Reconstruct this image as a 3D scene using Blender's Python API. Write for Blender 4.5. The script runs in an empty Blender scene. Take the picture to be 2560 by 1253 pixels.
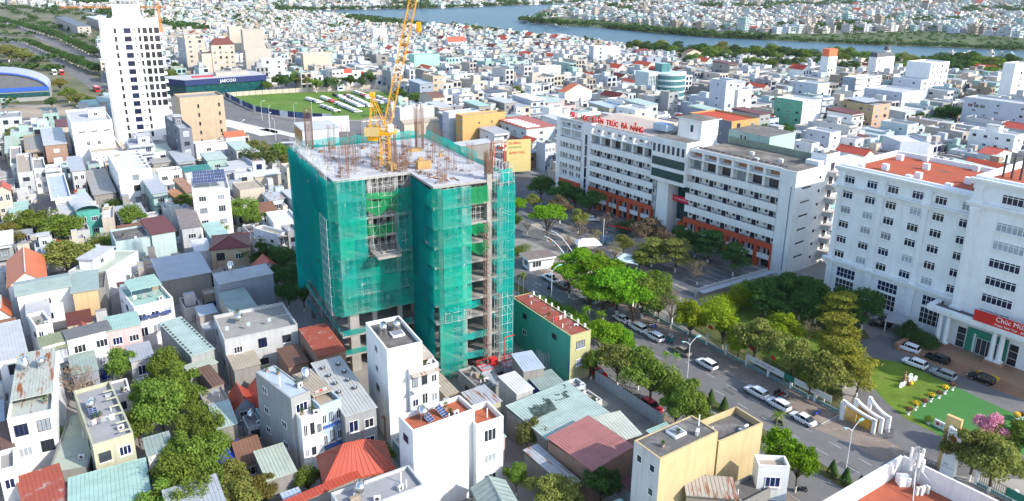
import bpy, math, random
from mathutils import Vector, Matrix
R_ = math.radians
sc = bpy.context.scene
COL = sc.collection
# ------------------------------------------------------------------ camera
CAM_H = 71.0
cd = bpy.data.cameras.new("camera"); cam = bpy.data.objects.new("camera", cd); COL.objects.link(cam)
cd.sensor_fit = 'HORIZONTAL'; cd.sensor_width = 36.0; cd.lens = 36.0 * 1860.9 / 2560.0
cd.shift_x = 0.0; cd.shift_y = -(626.5 - 512.3) / 2560.0
cd.clip_start = 1.0; cd.clip_end = 12000.0
_pt, _rl = 0.29590, 0.010236
_f = Vector((0, math.cos(_pt), -math.sin(_pt))); _r = Vector((1, 0, 0)); _u = _r.cross(_f)
_R = _r * math.cos(_rl) + _u * math.sin(_rl); _U = _u * math.cos(_rl) - _r * math.sin(_rl)
cam.matrix_world = Matrix(((_R.x, _U.x, -_f.x, 0), (_R.y, _U.y, -_f.y, 0), (_R.z, _U.z, -_f.z, CAM_H), (0, 0, 0, 1)))
sc.camera = cam
# ------------------------------------------------------------------ sky and sun
SUN_AZ, SUN_EL = R_(-27.0), R_(33.0)          # azimuth from +X, elevation
SUNV = Vector((math.cos(SUN_AZ) * math.cos(SUN_EL), math.sin(SUN_AZ) * math.cos(SUN_EL), math.sin(SUN_EL)))
wd = bpy.data.worlds.new("World"); sc.world = wd; wd.use_nodes = True
nt = wd.node_tree; nt.nodes.clear()
_o = nt.nodes.new("ShaderNodeOutputWorld"); _b = nt.nodes.new("ShaderNodeBackground"); _s = nt.nodes.new("ShaderNodeTexSky")
_s.sky_type = 'NISHITA'; _s.sun_disc = False; _s.sun_elevation = SUN_EL; _s.sun_rotation = math.pi / 2 - SUN_AZ
_s.air_density = 1.0; _s.dust_density = 1.0; _s.ozone_density = 1.0
_b.inputs[1].default_value = 0.15
nt.links.new(_s.outputs[0], _b.inputs[0]); nt.links.new(_b.outputs[0], _o.inputs[0])
sl = bpy.data.lights.new("sun", 'SUN'); sl.energy = 2.4; sl.angle = R_(0.53); sl.color = (1.0, 0.94, 0.84)
so = bpy.data.objects.new("sun", sl); COL.objects.link(so); so.rotation_euler = (-SUNV).to_track_quat('-Z', 'Y').to_euler(); so.location = (120, -60, 300)
sc.view_settings.view_transform = 'Standard'; sc.view_settings.look = 'None'; sc.view_settings.exposure = 1.34; sc.view_settings.gamma = 1.0
sc.view_settings.use_curve_mapping = False
sc.render.engine = 'CYCLES'
sc.cycles.max_bounces = 6; sc.cycles.diffuse_bounces = 3; sc.cycles.glossy_bounces = 2; sc.cycles.transmission_bounces = 2; sc.cycles.transparent_max_bounces = 12
sc.cycles.caustics_reflective = False; sc.cycles.caustics_refractive = False
try: sc.cycles.use_denoising = True
except Exception: pass
rnd = random.Random(7)
# ------------------------------------------------------------------ helpers
def tag(o, label=None, cat=None, group=None, kind=None):
    if label: o["label"] = label
    if cat: o["category"] = cat
    if group: o["group"] = group
    if kind: o["kind"] = kind
    return o
def empty(name, loc=(0, 0, 0), rz=0.0, label=None, cat=None, group=None):
    o = bpy.data.objects.new(name, None); COL.objects.link(o); o.location = loc; o.rotation_euler = (0, 0, rz); o.empty_display_size = .5
    return tag(o, label, cat, group)
def link(name, me, parent=None, loc=None, rz=None, rot=None, scale=None):
    o = bpy.data.objects.new(name, me); COL.objects.link(o)
    if parent is not None: o.parent = parent
    if loc is not None: o.location = loc
    if rz is not None: o.rotation_euler = (0, 0, rz)
    if rot is not None: o.rotation_euler = rot
    if scale is not None: o.scale = scale
    return o
class MB:
    def __init__(s): s.v = []; s.f = []; s.m = []
    def quad(s, a, b, c, d, m=0):
        n = len(s.v); s.v += [a, b, c, d]; s.f.append((n, n+1, n+2, n+3)); s.m.append(m)
    def tri(s, a, b, c, m=0):
        n = len(s.v); s.v += [a, b, c]; s.f.append((n, n+1, n+2)); s.m.append(m)
    def poly(s, pts, m=0):
        n = len(s.v); s.v += list(pts); s.f.append(tuple(range(n, n+len(pts)))); s.m.append(m)
    def box(s, x0, y0, z0, x1, y1, z1, m=0, mt=None, skip=''):
        n = len(s.v)
        s.v += [(x0,y0,z0),(x1,y0,z0),(x1,y1,z0),(x0,y1,z0),(x0,y0,z1),(x1,y0,z1),(x1,y1,z1),(x0,y1,z1)]
        F = {'b':(0,3,2,1),'t':(4,5,6,7),'f':(0,1,5,4),'r':(1,2,6,5),'k':(2,3,7,6),'l':(3,0,4,7)}
        for k, q in F.items():
            if k in skip: continue
            s.f.append(tuple(n+i for i in q)); s.m.append(mt if (mt is not None and k == 't') else m)
    def prism(s, pts, z0, z1, m=0, mt=None, bottom=False):
        n = len(s.v); k = len(pts)
        s.v += [(p[0], p[1], z0) for p in pts] + [(p[0], p[1], z1) for p in pts]
        for i in range(k):
            j = (i+1) % k; s.f.append((n+i, n+j, n+k+j, n+k+i)); s.m.append(m)
        s.f.append(tuple(n+k+i for i in range(k))); s.m.append(m if mt is None else mt)
        if bottom: s.f.append(tuple(n+k-1-i for i in range(k))); s.m.append(m)
    def bar(s, p, q, r=.03, n=4, m=0, r2=None, cap=False):
        p = Vector(p); q = Vector(q); d = q-p
        if d.length < 1e-6: return
        d.normalize(); a = d.cross(Vector((0,0,1)) if abs(d.z) < .9 else Vector((1,0,0))).normalized(); b = d.cross(a)
        r2 = r if r2 is None else r2; k = len(s.v)
        for c, rr in ((p, r), (q, r2)):
            for i in range(n):
                t = 2*math.pi*(i+.5)/n; w = c + a*(math.cos(t)*rr) + b*(math.sin(t)*rr); s.v.append((w.x, w.y, w.z))
        for i in range(n):
            j = (i+1) % n; s.f.append((k+i, k+j, k+n+j, k+n+i)); s.m.append(m)
        if cap:
            s.f.append(tuple(k+n-1-i for i in range(n))); s.m.append(m); s.f.append(tuple(k+n+i for i in range(n))); s.m.append(m)
    def cyl(s, x, y, z0, z1, r, n=12, m=0, r2=None, mt=None):
        r2 = r if r2 is None else r2; k = len(s.v)
        for z, rr in ((z0, r), (z1, r2)):
            for i in range(n):
                t = 2*math.pi*i/n; s.v.append((x+math.cos(t)*rr, y+math.sin(t)*rr, z))
        for i in range(n):
            j = (i+1) % n; s.f.append((k+i, k+j, k+n+j, k+n+i)); s.m.append(m)
        s.f.append(tuple(k+n+i for i in range(n))); s.m.append(m if mt is None else mt)
    def ball(s, c, rx, ry, rz, n=8, k=5, m=0):
        b = len(s.v)
        for i in range(k+1):
            ph = math.pi*i/k
            for j in range(n):
                t = 2*math.pi*j/n; s.v.append((c[0]+rx*math.sin(ph)*math.cos(t), c[1]+ry*math.sin(ph)*math.sin(t), c[2]+rz*math.cos(ph)))
        for i in range(k):
            for j in range(n):
                j2 = (j+1) % n; s.f.append((b+i*n+j, b+(i+1)*n+j, b+(i+1)*n+j2, b+i*n+j2)); s.m.append(m)
    def mesh(s, name, mats, smooth=False):
        me = bpy.data.meshes.new(name); me.from_pydata(s.v, [], s.f)
        for x in (mats if isinstance(mats, (list, tuple)) else [mats]): me.materials.append(x)
        if len(me.materials) > 1: me.polygons.foreach_set("material_index", s.m)
        if smooth: me.polygons.foreach_set("use_smooth", [True]*len(me.polygons))
        me.update(); return me
    def build(s, name, mats, parent=None, smooth=False, **k):
        return link(name, s.mesh(name, mats, smooth), parent, **k)
def text_mesh(txt, size, ext=.04, align='CENTER', bold=0.0):
    cu = bpy.data.curves.new("lettering", 'FONT'); cu.body = txt; cu.offset = bold; cu.size = size; cu.extrude = ext; cu.align_x = align; cu.align_y = 'BOTTOM'; cu.resolution_u = 2
    ob = bpy.data.objects.new("tmp_text", cu); COL.objects.link(ob)
    dg = bpy.context.evaluated_depsgraph_get(); me = bpy.data.meshes.new_from_object(ob.evaluated_get(dg))
    bpy.data.objects.remove(ob); me.materials.clear(); return me
def lettering(name, txt, size, m, parent=None, loc=(0,0,0), rot=(math.pi/2,0,0), ext=.04, sx=1.0):
    me = text_mesh(txt, size, ext); me.materials.append(m)
    o = link(name, me, parent, loc=loc, rot=rot); o.scale = (sx, 1, 1); return o
def letters(txt, size, m, parent, x0, y, z, width, sx=1.0, ext=.06, rz=0.0):
    """each character its own part, spread over width along local x"""
    n = len(txt); step = width / n
    for i, ch in enumerate(txt):
        if ch == ' ': continue
        me = text_mesh(ch, size, ext, 'CENTER', .06); me.materials.append(m)
        o = link('letter', me, parent, loc=(x0+step*(i+.5), y, z), rot=(math.pi/2, 0, rz)); o.scale = (sx, 1, 1)
# ------------------------------------------------------------------ materials
MATS = {}
def mat(key, col, rough=.85, var=.10, scale=.5, streak=0.0, stain=None, metal=0.0, rand=0.0, bump=0.0, wave=0.0, wdir='X', fine=0.0, spec=.3):
    if key in MATS: return MATS[key]
    m = bpy.data.materials.new(key); m.use_nodes = True; t = m.node_tree; N = t.nodes; L = t.links
    p = N['Principled BSDF']; p.inputs['Roughness'].default_value = rough; p.inputs['Metallic'].default_value = metal
    p.inputs['Specular IOR Level'].default_value = spec
    c = (*col, 1)
    tc = N.new('ShaderNodeTexCoord'); src = None
    def mixc(fac, a, b, mode='MIX'):
        x = N.new('ShaderNodeMix'); x.data_type = 'RGBA'; x.blend_type = mode
        for val, i in ((fac, 0), (a, 6), (b, 7)):
            if hasattr(val, 'links') or hasattr(val, 'is_linked'): L.new(val, x.inputs[i])
            else: x.inputs[i].default_value = val
        return x.outputs[2]
    def noise(sc3, detail=4, rough_=.6):
        mp = N.new('ShaderNodeMapping'); mp.inputs['Scale'].default_value = sc3; L.new(tc.outputs['Object'], mp.inputs[0])
        n = N.new('ShaderNodeTexNoise'); n.inputs['Scale'].default_value = 1.0; n.inputs['Detail'].default_value = detail; n.inputs['Roughness'].default_value = rough_
        L.new(mp.outputs[0], n.inputs['Vector']); return n.outputs[0]
    def ramp(x, a, b):
        r = N.new('ShaderNodeMapRange'); r.inputs[1].default_value = a; r.inputs[2].default_value = b; r.clamp = True; L.new(x, r.inputs[0]); return r.outputs[0]
    out = None
    if var:
        lo = tuple(max(0, x*(1-var*1.6)) for x in col) + (1,); hi = tuple(min(1, x*(1+var*.6)) for x in col) + (1,)
        out = mixc(ramp(noise((scale,)*3, 5, .65), .3, .7), lo, hi)
    if streak:
        d = tuple(x*.55 for x in col) + (1,)
        out = mixc(ramp(noise((1.3, 1.3, .09), 4, .7), .50, .80), out if out else c, mixc(streak, out if out else c, d))
    if stain:
        c2, a, b, s2 = stain
        out = mixc(ramp(noise(s2 if isinstance(s2, tuple) else (s2,)*3, 6, .68), a, b), out if out else c, (*c2, 1))
    if fine:
        out = mixc(ramp(noise((6.0,)*3, 2, .5), .3, .7), mixc(fine, out if out else c, (col[0]*.6, col[1]*.6, col[2]*.6, 1)), out if out else c)
    if rand:
        oi = N.new('ShaderNodeObjectInfo'); mr = N.new('ShaderNodeMapRange'); mr.inputs[3].default_value = 1-rand; mr.inputs[4].default_value = 1+rand*.5
        L.new(oi.outputs['Random'], mr.inputs[0])
        cc = N.new('ShaderNodeCombineColor'); [L.new(mr.outputs[0], cc.inputs[i]) for i in range(3)]
        out = mixc(1.0, out if out else c, cc.outputs[0], 'MULTIPLY')
    if out: L.new(out, p.inputs['Base Color'])
    else: p.inputs['Base Color'].default_value = c
    bsrc = None
    if wave:
        w = N.new('ShaderNodeTexWave'); w.wave_type = 'BANDS'; w.bands_direction = wdir; w.inputs['Scale'].default_value = wave; L.new(tc.outputs['Object'], w.inputs['Vector']); bsrc = (w.outputs['Fac'], .6)
    elif bump: bsrc = (noise((3.0,)*3, 5, .7), bump)
    if bsrc:
        b = N.new('ShaderNodeBump'); b.inputs['Strength'].default_value = bsrc[1]; b.inputs['Distance'].default_value = .05; L.new(bsrc[0], b.inputs['Height']); L.new(b.outputs[0], p.inputs['Normal'])
    MATS[key] = m; return m
RUST = (.25, .085, .035); MOSS = (.07, .065, .055)
WALLC = dict(white=(.80,.80,.79), offwhite=(.72,.71,.68), cream=(.66,.59,.48), beige=(.60,.47,.33), peach=(.74,.53,.30), yellow=(.66,.525,.29), paleyellow=(.56,.56,.40),
 mint=(.42,.60,.54), mintwall=(.40,.72,.58), palecyan=(.56,.70,.70), cyanwhite=(.66,.76,.78), grey=(.42,.43,.43), ltgrey=(.60,.61,.62), bluegrey=(.36,.41,.50), slate=(.21,.23,.28),
 pink=(.76,.55,.54), green=(.19,.52,.36), teal=(.10,.42,.36), tan=(.44,.36,.27), conc=(.36,.345,.32), brick=(.42,.27,.20), paleblue=(.52,.66,.78), bluewhite=(.64,.69,.77), greige=(.56,.51,.45),
 peachpale=(.72,.60,.50), orange=(.68,.43,.165), ochre=(.56,.43,.24), palegreenwall=(.36,.46,.34), dkgreen=(.09,.50,.37), yellowgreen=(.55,.53,.27), officegreen=(.78,.78,.77), beigepeach=(.62,.42,.30), office=(.78,.79,.80),
 slatewhite=(.55,.36,.14), blueboard=(.05,.08,.36), brown=(.30,.2,.13))
WHITES = ('white','office','officegreen')
def wall(k):
    c = WALLC[k]; s_ = .93 if k in WHITES else .72
    return mat('wall_'+k, tuple(x*s_ for x in c), .9, .07, .35, streak=.75 if k in ('conc','tan','ochre','grey','cream','paleyellow','beige','ltgrey','offwhite') else .5, fine=.08)
ROOFC = dict(conc=(.40,.385,.36), grey=(.40,.40,.41), ltgrey=(.58,.59,.60), palegrey=(.56,.57,.55), white=(.76,.76,.75), dark=(.17,.16,.15), tan=(.50,.43,.34), palegreen=(.52,.58,.48), sage=(.37,.46,.42), mint=(.42,.62,.55),
 palemint=(.50,.62,.57), olive=(.30,.33,.20), dkgrey=(.20,.20,.20), brown=(.20,.11,.075), maroon=(.17,.045,.04), redrust=(.44,.105,.062), rust=(.44,.20,.085), rust2=(.42,.24,.14), rustpale=(.55,.50,.43), rustmint=(.52,.56,.50),
 orange=(.66,.17,.06), orange2=(.52,.16,.08), redtile=(.58,.10,.055), redtile2=(.52,.15,.08), browntile=(.22,.11,.07), steel=(.46,.49,.53), slateroof=(.13,.14,.17), paleblue=(.52,.60,.70), brownconc=(.26,.21,.19), teal=(.04,.25,.23),
 pinkred=(.50,.21,.19), cream=(.66,.69,.58), galv=(.50,.53,.57), blue=(.20,.32,.50), redstripe=(.48,.13,.09), slate=(.10,.10,.12))
def roofm(k, metal=False):
    c = tuple(x*.74 for x in ROOFC[k]); kw = dict(rough=.55 if metal else .9, var=.10, scale=.45, spec=.4 if metal else .2)
    if k in ('redrust',): kw['stain'] = ((.32,.27,.23), .56, .66, (.5,.5,.5))
    elif k in ('rustpale','rustmint','rust2','galv'): kw['stain'] = (RUST, .53, .63, (1.6,.22,.6))
    elif k == 'rust': kw['stain'] = ((.42,.21,.09), .5, .7, (1.4,.25,.6))
    elif k in ('dark','brownconc'): kw['stain'] = ((.24,.225,.21), .5, .72, .5)
    elif k in ('conc','tan','palegreen'): kw['stain'] = (MOSS, .58, .85, .35)
    elif k in ('pinkred','palemint','mint','sage'): kw['stain'] = (tuple(x*.72 for x in c), .5, .75, (.25,1.2,.5))
    elif k == 'redtile2': kw['stain'] = ((.20,.10,.07), .55, .8, .5)
    return mat('roof_'+('m_' if metal else '')+k, c, **kw)
glass = mat('window_glass', (.030,.036,.048), .12, .25, 1.2, spec=.6, rand=.6)
glass_blue = mat('blue_glass', (.012,.022,.075), .15, .25, 1.2, spec=.6, rand=.5)
glass_teal = mat('teal_glass', (.010,.075,.080), .12, .35, .5, spec=.6)
curtain = mat('curtained_pane', (.34,.38,.42), .4, .2, 1.5, rand=.4)
white_paint = mat('white_paint', (.80,.80,.80), .6, .03)
frame_dark = mat('dark_frame', (.05,.05,.055), .5, 0)
steel = mat('stainless_steel', (.62,.63,.65), .25, .05, metal=.9)
galv_steel = mat('galvanised_steel', (.48,.49,.50), .5, .12, 2.0, metal=.3)
conc_m = mat('raw_concrete', (.31,.295,.275), .92, .14, .5, streak=.5)
conc_pale = mat('pale_concrete_deck', (.44,.44,.455), .92, .09, .35, stain=((.28,.255,.235), .60, .72, .22))
solar_m = mat('solar_cell', (.025,.045,.14), .18, .1, spec=.6)
black_m = mat('black_rubber', (.02,.02,.022), .8, 0)
red_m = mat('red_paint', (.55,.03,.03), .5, .06)
yellow_m = mat('crane_yellow', (.72,.34,.012), .5, .08, 1.0, stain=((.42,.24,.05), .66, .75, 1.5))
rust_m = mat('rusty_rebar', (.20,.11,.075), .9, .2, 1.0)
ac_m = mat('ac_casing', (.66,.65,.62), .6, .05)
blue_plastic = mat('blue_tarpaulin', (.03,.06,.42), .45, .25, 1.0, bump=.5)
RIVER=[(14.2, 936.7), (-2.2, 967.3), (-33.1, 1027.8), (-87.2, 1120.0), (-131.5, 1112.9), (-182.6, 1192.2), (-224.1, 1250.9), (-317.8, 1417.1), (-378.5, 1466.5), (-469.4, 1513.6), (-517.1, 1538.3), (-490.3, 1581.8), (-412.4, 1660.4), (-281.8, 1747.1), (-137.9, 1867.9), (-5.5, 2070.5), (108.3, 2200.0), (198.6, 2411.7), (335.5, 2540.5), (339.1, 2378.9), (204.6, 2131.2), (129.1, 1839.5), (68.2, 1635.3), (45.4, 1446.6), (21.8, 1332.3), (23.3, 1260.7), (61.2, 1212.7), (138.4, 1146.5), (185.1, 1067.5), (255.5, 975.1), (315.7, 944.5), (355.9, 919.4), (406.4, 886.2), (461.3, 871.5), (511.4, 851.9), (572.9, 825.3), (609.4, 815.6), (529.7, 705.9), (510.2, 732.4), (488.5, 745.3), (437.1, 740.2), (373.4, 730.1), (321.2, 743.9), (258.8, 769.8), (198.6, 807.3), (155.0, 802.4), (121.8, 812.7), (89.7, 864.5), (62.3, 912.1)]
FAR_GRASS=[(32.1, 1360.1), (61.4, 1218.0), (139.0, 1151.3), (185.8, 1071.6), (256.4, 978.6), (357.1, 922.5), (462.7, 874.2), (574.6, 827.8), (701.7, 1000.3), (614.9, 1156.4), (463.4, 1083.8), (339.3, 1050.6), (255.4, 1174.5), (152.5, 1356.7), (89.2, 1485.8)]
FAR_BANK=[(-531.5, 1581.6), (-414.8, 1670.2), (-283.6, 1758.0), (-138.9, 1880.3), (-5.5, 2085.8), (-6.1, 2269.7), (-294.4, 1987.1), (-572.9, 1706.3)]
JUNCTION=[(-226.0, 476.3), (-196.1, 478.4), (-173.2, 446.7), (-138.4, 397.5), (-117.0, 383.1), (-94.8, 377.6), (-55.5, 375.3), (-51.4, 346.0), (-67.6, 323.1), (-78.8, 272.9), (-109.8, 311.4), (-129.9, 328.5), (-166.4, 362.8)]
FIELD=[(-171.4, 456.3), (-161.4, 438.3), (-139.8, 404.9), (-123.9, 392.2), (-100.3, 382.9), (-79.0, 380.7), (-59.8, 421.8), (-70.5, 463.1), (-83.4, 481.0), (-111.4, 479.0), (-147.2, 469.6)]
HOARD=[(-175.0, 451.3), (-156.4, 424.1), (-139.6, 401.1), (-122.8, 388.7), (-108.5, 382.5), (-93.1, 378.8)]
WHITEWALL=[(-175.7, 451.2), (-159.8, 462.0), (-138.2, 473.7), (-113.0, 486.1), (-93.4, 493.0), (-81.7, 486.5)]
DUSTLOT=[(-277.3, 405.7), (-253.7, 418.0), (-222.5, 393.7), (-209.0, 347.4), (-228.2, 341.6), (-255.1, 365.4)]
LOT=[(1.3, 248.3), (15.2, 254.0), (24.8, 239.4), (42.7, 208.9), (66.2, 174.5), (63.9, 173.4), (43.1, 160.2), (35.9, 166.1), (17.1, 184.2), (1.2, 202.3)]
LAWN1=[(42.7, 150.2), (57.0, 162.6), (60.8, 158.1), (64.2, 148.7), (68.4, 134.3), (63.3, 123.3), (58.3, 121.1), (52.5, 127.5), (46.8, 137.2)]
LAWN2=[(71.6, 131.7), (76.6, 129.9), (79.5, 125.1), (84.3, 116.6), (88.4, 110.0), (82.1, 100.6), (73.0, 101.2), (70.6, 105.5), (67.3, 110.4), (66.4, 115.7), (66.4, 121.1), (68.3, 126.3)]
TURF=[(68.8, 112.0), (81.4, 121.9), (84.6, 116.0), (88.4, 110.0), (82.2, 100.8), (73.2, 101.4), (70.6, 105.6)]
DRIVE=[(63.1, 130.1), (69.1, 137.7), (77.6, 141.8), (85.4, 136.0), (94.3, 119.0), (78.1, 94.7), (67.8, 95.4), (65.1, 96.5), (60.0, 105.7), (56.7, 110.7), (64.5, 121.9)]
APRON=[(50.4, 107.4), (56.3, 110.3), (60.1, 105.7), (65.6, 96.8), (62.3, 93.0), (57.5, 99.1), (54.5, 103.8)]
GARDEN=[(36.9, 148.1), (44.2, 156.6), (65.5, 173.9), (77.7, 171.7), (74.9, 139.6), (64.3, 130.1), (57.3, 111.9), (50.9, 123.0), (42.3, 135.4)]
BLVD1=[(-1031.9, 1471.1), (-331.3, 602.0), (-252.9, 494.6), (-196.5, 421.6), (-216.5, 466.5), (-277.8, 545.2), (-359.3, 654.5), (-1151.0, 1643.2)]
BLVD2=[(-763.4, 1082.9), (-443.3, 719.3), (-283.4, 512.1), (-185.0, 386.3), (-166.1, 344.8), (-254.2, 457.2), (-398.2, 644.2), (-680.1, 962.5)]
BELT=[(119.0, 817.2), (197.4, 802.6), (257.4, 765.4), (371.4, 726.2), (513.1, 725.4), (425.3, 597.3), (381.4, 614.4), (352.7, 633.9), (318.5, 654.4), (235.4, 665.5), (184.5, 673.6), (134.0, 710.1), (112.9, 746.3)]
NOBUILD=[(-1324.8, 1852.6), (-874.6, 1546.7), (-584.4, 1133.1), (-442.0, 800.3), (-231.3, 419.4), (-217.3, 390.4), (-255.8, 417.8), (-288.4, 415.8), (-319.4, 431.0)]
CROSS=[(-68.3, 390.6), (-56.5, 382.0), (17.2, 258.3), (16.1, 239.1), (-0.0, 248.3), (-52.6, 341.3)]
FIELD_ROWS= [((-123.1, 445.3), (-112.4, 431.9), 8), ((-115.5, 451.2), (-104.0, 433.7), 9), ((-101.9, 430.1), (-83.8, 401.3), 17), ((-107.9, 420.1), (-96.0, 403.8), 10), ((-110.6, 462.6), (-103.6, 452.0), 6), ((-102.7, 448.0), (-85.8, 419.1), 16), ((-103.1, 461.7), (-80.0, 419.5), 22), ((-100.0, 473.5), (-91.5, 461.1), 9), ((-91.6, 459.7), (-86.7, 449.1), 6), ((-82.8, 441.4), (-75.1, 431.8), 10), ((-82.3, 454.8), (-70.3, 432.1), 12)]
# ------------------------------------------------------------------ ground, roads, river
from mathutils.geometry import tessellate_polygon
def sheet(name, pts, z, m, kind='structure', parent=None):
    b = MB(); b.v = [(x, y, z) for x, y in pts]
    for t in tessellate_polygon([[Vector((x, y, 0)) for x, y in pts]]):
        a, c, d = t
        A, B, C_ = (Vector(b.v[i]) for i in t)
        if (B-A).cross(C_-A).z < 0: a, c, d = a, d, c
        b.f.append((a, c, d)); b.m.append(0)
    o = b.build(name, m, parent)
    if kind: o["kind"] = kind
    return o
asphalt = mat('asphalt', (.150,.147,.148), .9, .16, .12, stain=((.205,.20,.19), .5, .75, .05), fine=.1)
asphalt2 = mat('worn_asphalt', (.15,.148,.145), .9, .16, .2, stain=((.21,.20,.19), .5, .75, .08))
ground_m = mat('city_ground', (.30,.28,.255), .95, .22, .06, stain=((.16,.16,.13), .55, .75, .03))
paver = mat('brown_pavers', (.25,.20,.165), .9, .16, .5, stain=((.38,.33,.27), .55, .75, .25), fine=.15)
lot_m = mat('lot_pavers', (.125,.127,.13), .9, .22, .25, stain=((.24,.225,.205), .50, .66, .12))
grass_m = mat('lawn_grass', (.135,.215,.022), .95, .22, .25, stain=((.25,.27,.055), .56, .78, .35), fine=.35)
field_m = mat('field_grass', (.10,.19,.022), .95, .22, .05, stain=((.17,.19,.05), .54, .75, .04))
turf_m = mat('artificial_turf', (.055,.185,.045), .95, .06, .5, fine=.12)
garden_m = mat('garden_soil_grass', (.08,.10,.025), .95, .3, .3, stain=((.15,.11,.06), .5, .7, .3))
bank_m = mat('bank_grass', (.095,.125,.04), .95, .35, .02, stain=((.05,.07,.025), .42, .62, .015))
dust_m = mat('dusty_earth', (.38,.31,.235), .95, .2, .08, stain=((.16,.17,.07), .55, .7, .06))
line_m = mat('road_paint', (.42,.42,.41), .8, .25, 1.0)
kerb_m = mat('kerb_stone', (.50,.49,.47), .9, .15, .6)
water_m = mat('river_water', (.062,.125,.170), .35, .10, .004, spec=.3); water_m.node_tree.nodes['Principled BSDF'].inputs['IOR'].default_value = 1.10
_w = water_m.node_tree; _n = _w.nodes.new('ShaderNodeTexNoise'); _n.inputs['Scale'].default_value = .22; _n.inputs['Detail'].default_value = 3
_tc = _w.nodes.new('ShaderNodeTexCoord'); _w.links.new(_tc.outputs['Object'], _n.inputs['Vector'])
_bp = _w.nodes.new('ShaderNodeBump'); _bp.inputs['Strength'].default_value = .25; _bp.inputs['Distance'].default_value = .5
_w.links.new(_n.outputs[0], _bp.inputs['Height']); _w.links.new(_bp.outputs[0], _w.nodes['Principled BSDF'].inputs['Normal'])
b = MB(); b.quad((-6000,-240,0),(6000,-240,0),(6000,7200,0),(-6000,7200,0)); tag(b.build('ground', ground_m), kind='structure')
sheet('river', RIVER, .06, water_m)
sheet('river_bank_meadow', FAR_GRASS, .03, bank_m); sheet('far_bank', FAR_BANK, .03, bank_m)
sheet('junction_road', JUNCTION, .008, asphalt2); sheet('grass_field', FIELD, .016, field_m); sheet('dusty_lot', DUSTLOT, .008, dust_m)
sheet('roadside_meadow', NOBUILD, .003, mat('dry_meadow', (.13,.135,.065), .95, .35, .02, stain=((.20,.175,.12), .48, .66, .012)))
sheet('side_street', CROSS, .004, asphalt)
sheet('boulevard_road', BLVD1, .010, asphalt2); sheet('boulevard_road', BLVD2, .012, asphalt2)
sheet('garden_ground', GARDEN, .012, garden_m); sheet('university_yard', LOT, .016, lot_m)
sheet('driveway', DRIVE, .022, asphalt); sheet('lawn', LAWN1, .028, grass_m); sheet('lawn', LAWN2, .034, grass_m); sheet('turf_lawn', TURF, .042, turf_m)
RC = Vector((39.84, 126.88, 0)); RD = Vector((.559, -.829, 0)); RN = Vector((-.829, -.559, 0))
RANG = math.atan2(RD.y, RD.x)
def rp(d, n, z=0.0): p = RC + RD*d + RN*n; return Vector((p.x, p.y, z))
def strip(name, d0, d1, n0, n1, z, m):
    return sheet(name, [tuple(rp(d0, n0))[:2], tuple(rp(d1, n0))[:2], tuple(rp(d1, n1))[:2], tuple(rp(d0, n1))[:2]], z, m)
strip('avenue_road', -330, 75, 0, 9.5, .026, asphalt); strip('avenue_road', -330, 75, 12.0, 20.0, .026, asphalt)
def slab(name, d0, d1, n0, n1, z1, m, mk=None):
    b = MB(); q = [rp(d0, n0), rp(d1, n0), rp(d1, n1), rp(d0, n1)]
    b.prism([(p.x, p.y) for p in q][::-1], -.02, z1, 0, 1); return tag(b.build(name, [kerb_m, m]), kind='structure')
slab('pavement', -72, 22, -5.2, 0, .14, paver); slab('pavement', -120, -84, -5.2, 0, .14, paver); slab('pavement', 46, 75, -5.2, 0, .14, paver)
slab('pavement', -120, 75, 20, 23.2, .14, paver)
slab('median_strip', -240, -30.5, 9.5, 12, .16, garden_m); slab('median_strip', -29.5, 75, 9.5, 12, .16, garden_m)
sheet('gate_apron', APRON, .034, paver)
# painted lines: each dash a strip of its own object is far too small, so they are joined per lane
b = MB()
for lane in (3.3, 6.6):
    for i in range(60):
        d = -250 + i*5.2
        if d > 70: break
        q = [rp(d, lane-.07, .034), rp(d+2.2, lane-.07, .034), rp(d+2.2, lane+.07, .034), rp(d, lane+.07, .034)]; b.quad(*[tuple(x) for x in q[::-1]])
for n in (12.4, 19.6, .35, 9.2):
    q = [rp(-250, n-.06, .034), rp(70, n-.06, .034), rp(70, n+.06, .034), rp(-250, n+.06, .034)]
    if n in (12.4, 19.6): b.quad(*[tuple(x) for x in q[::-1]])
tag(b.build('road_marking', line_m), kind='structure')
# repairs and manholes in the carriageway
patch_m = mat('asphalt_patch', (.105,.105,.11), .9, .2, .6); rp_ = random.Random(5)
for k in range(16):
    d0 = rp_.uniform(-60,60); n0 = rp_.choice((rp_.uniform(.6,7.5), rp_.uniform(12.6,17))); w_ = rp_.uniform(1,5); h_ = rp_.uniform(.6,1.6); strip('road_repair', d0, d0+w_, n0, n0+h_, .030, patch_m)
for k in range(9):
    p = rp(-55+k*14, 2.2, 0); b = MB(); b.cyl(p.x, p.y, .0, .033, .38, 12); tag(b.build('manhole_cover', mat('cast_iron', (.09,.085,.08), .7, .2)), kind='structure')
# lane arrows near the gate
b = MB()
for d, n in ((-49, 8.1), (-52, 5.0)):
    a = lambda dd, nn: tuple(rp(d+dd, n+nn, .036))
    b.quad(a(-1.4,-.09), a(-1.4,.09), a(.6,.09), a(.6,-.09)); b.tri(a(.5,-.35), a(.5,.35), a(1.5,0)); b.quad(a(-.7,.09), a(-.7,.7), a(-.3,.7), a(-.3,.09))
tag(b.build('road_marking', line_m), kind='structure')
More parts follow.
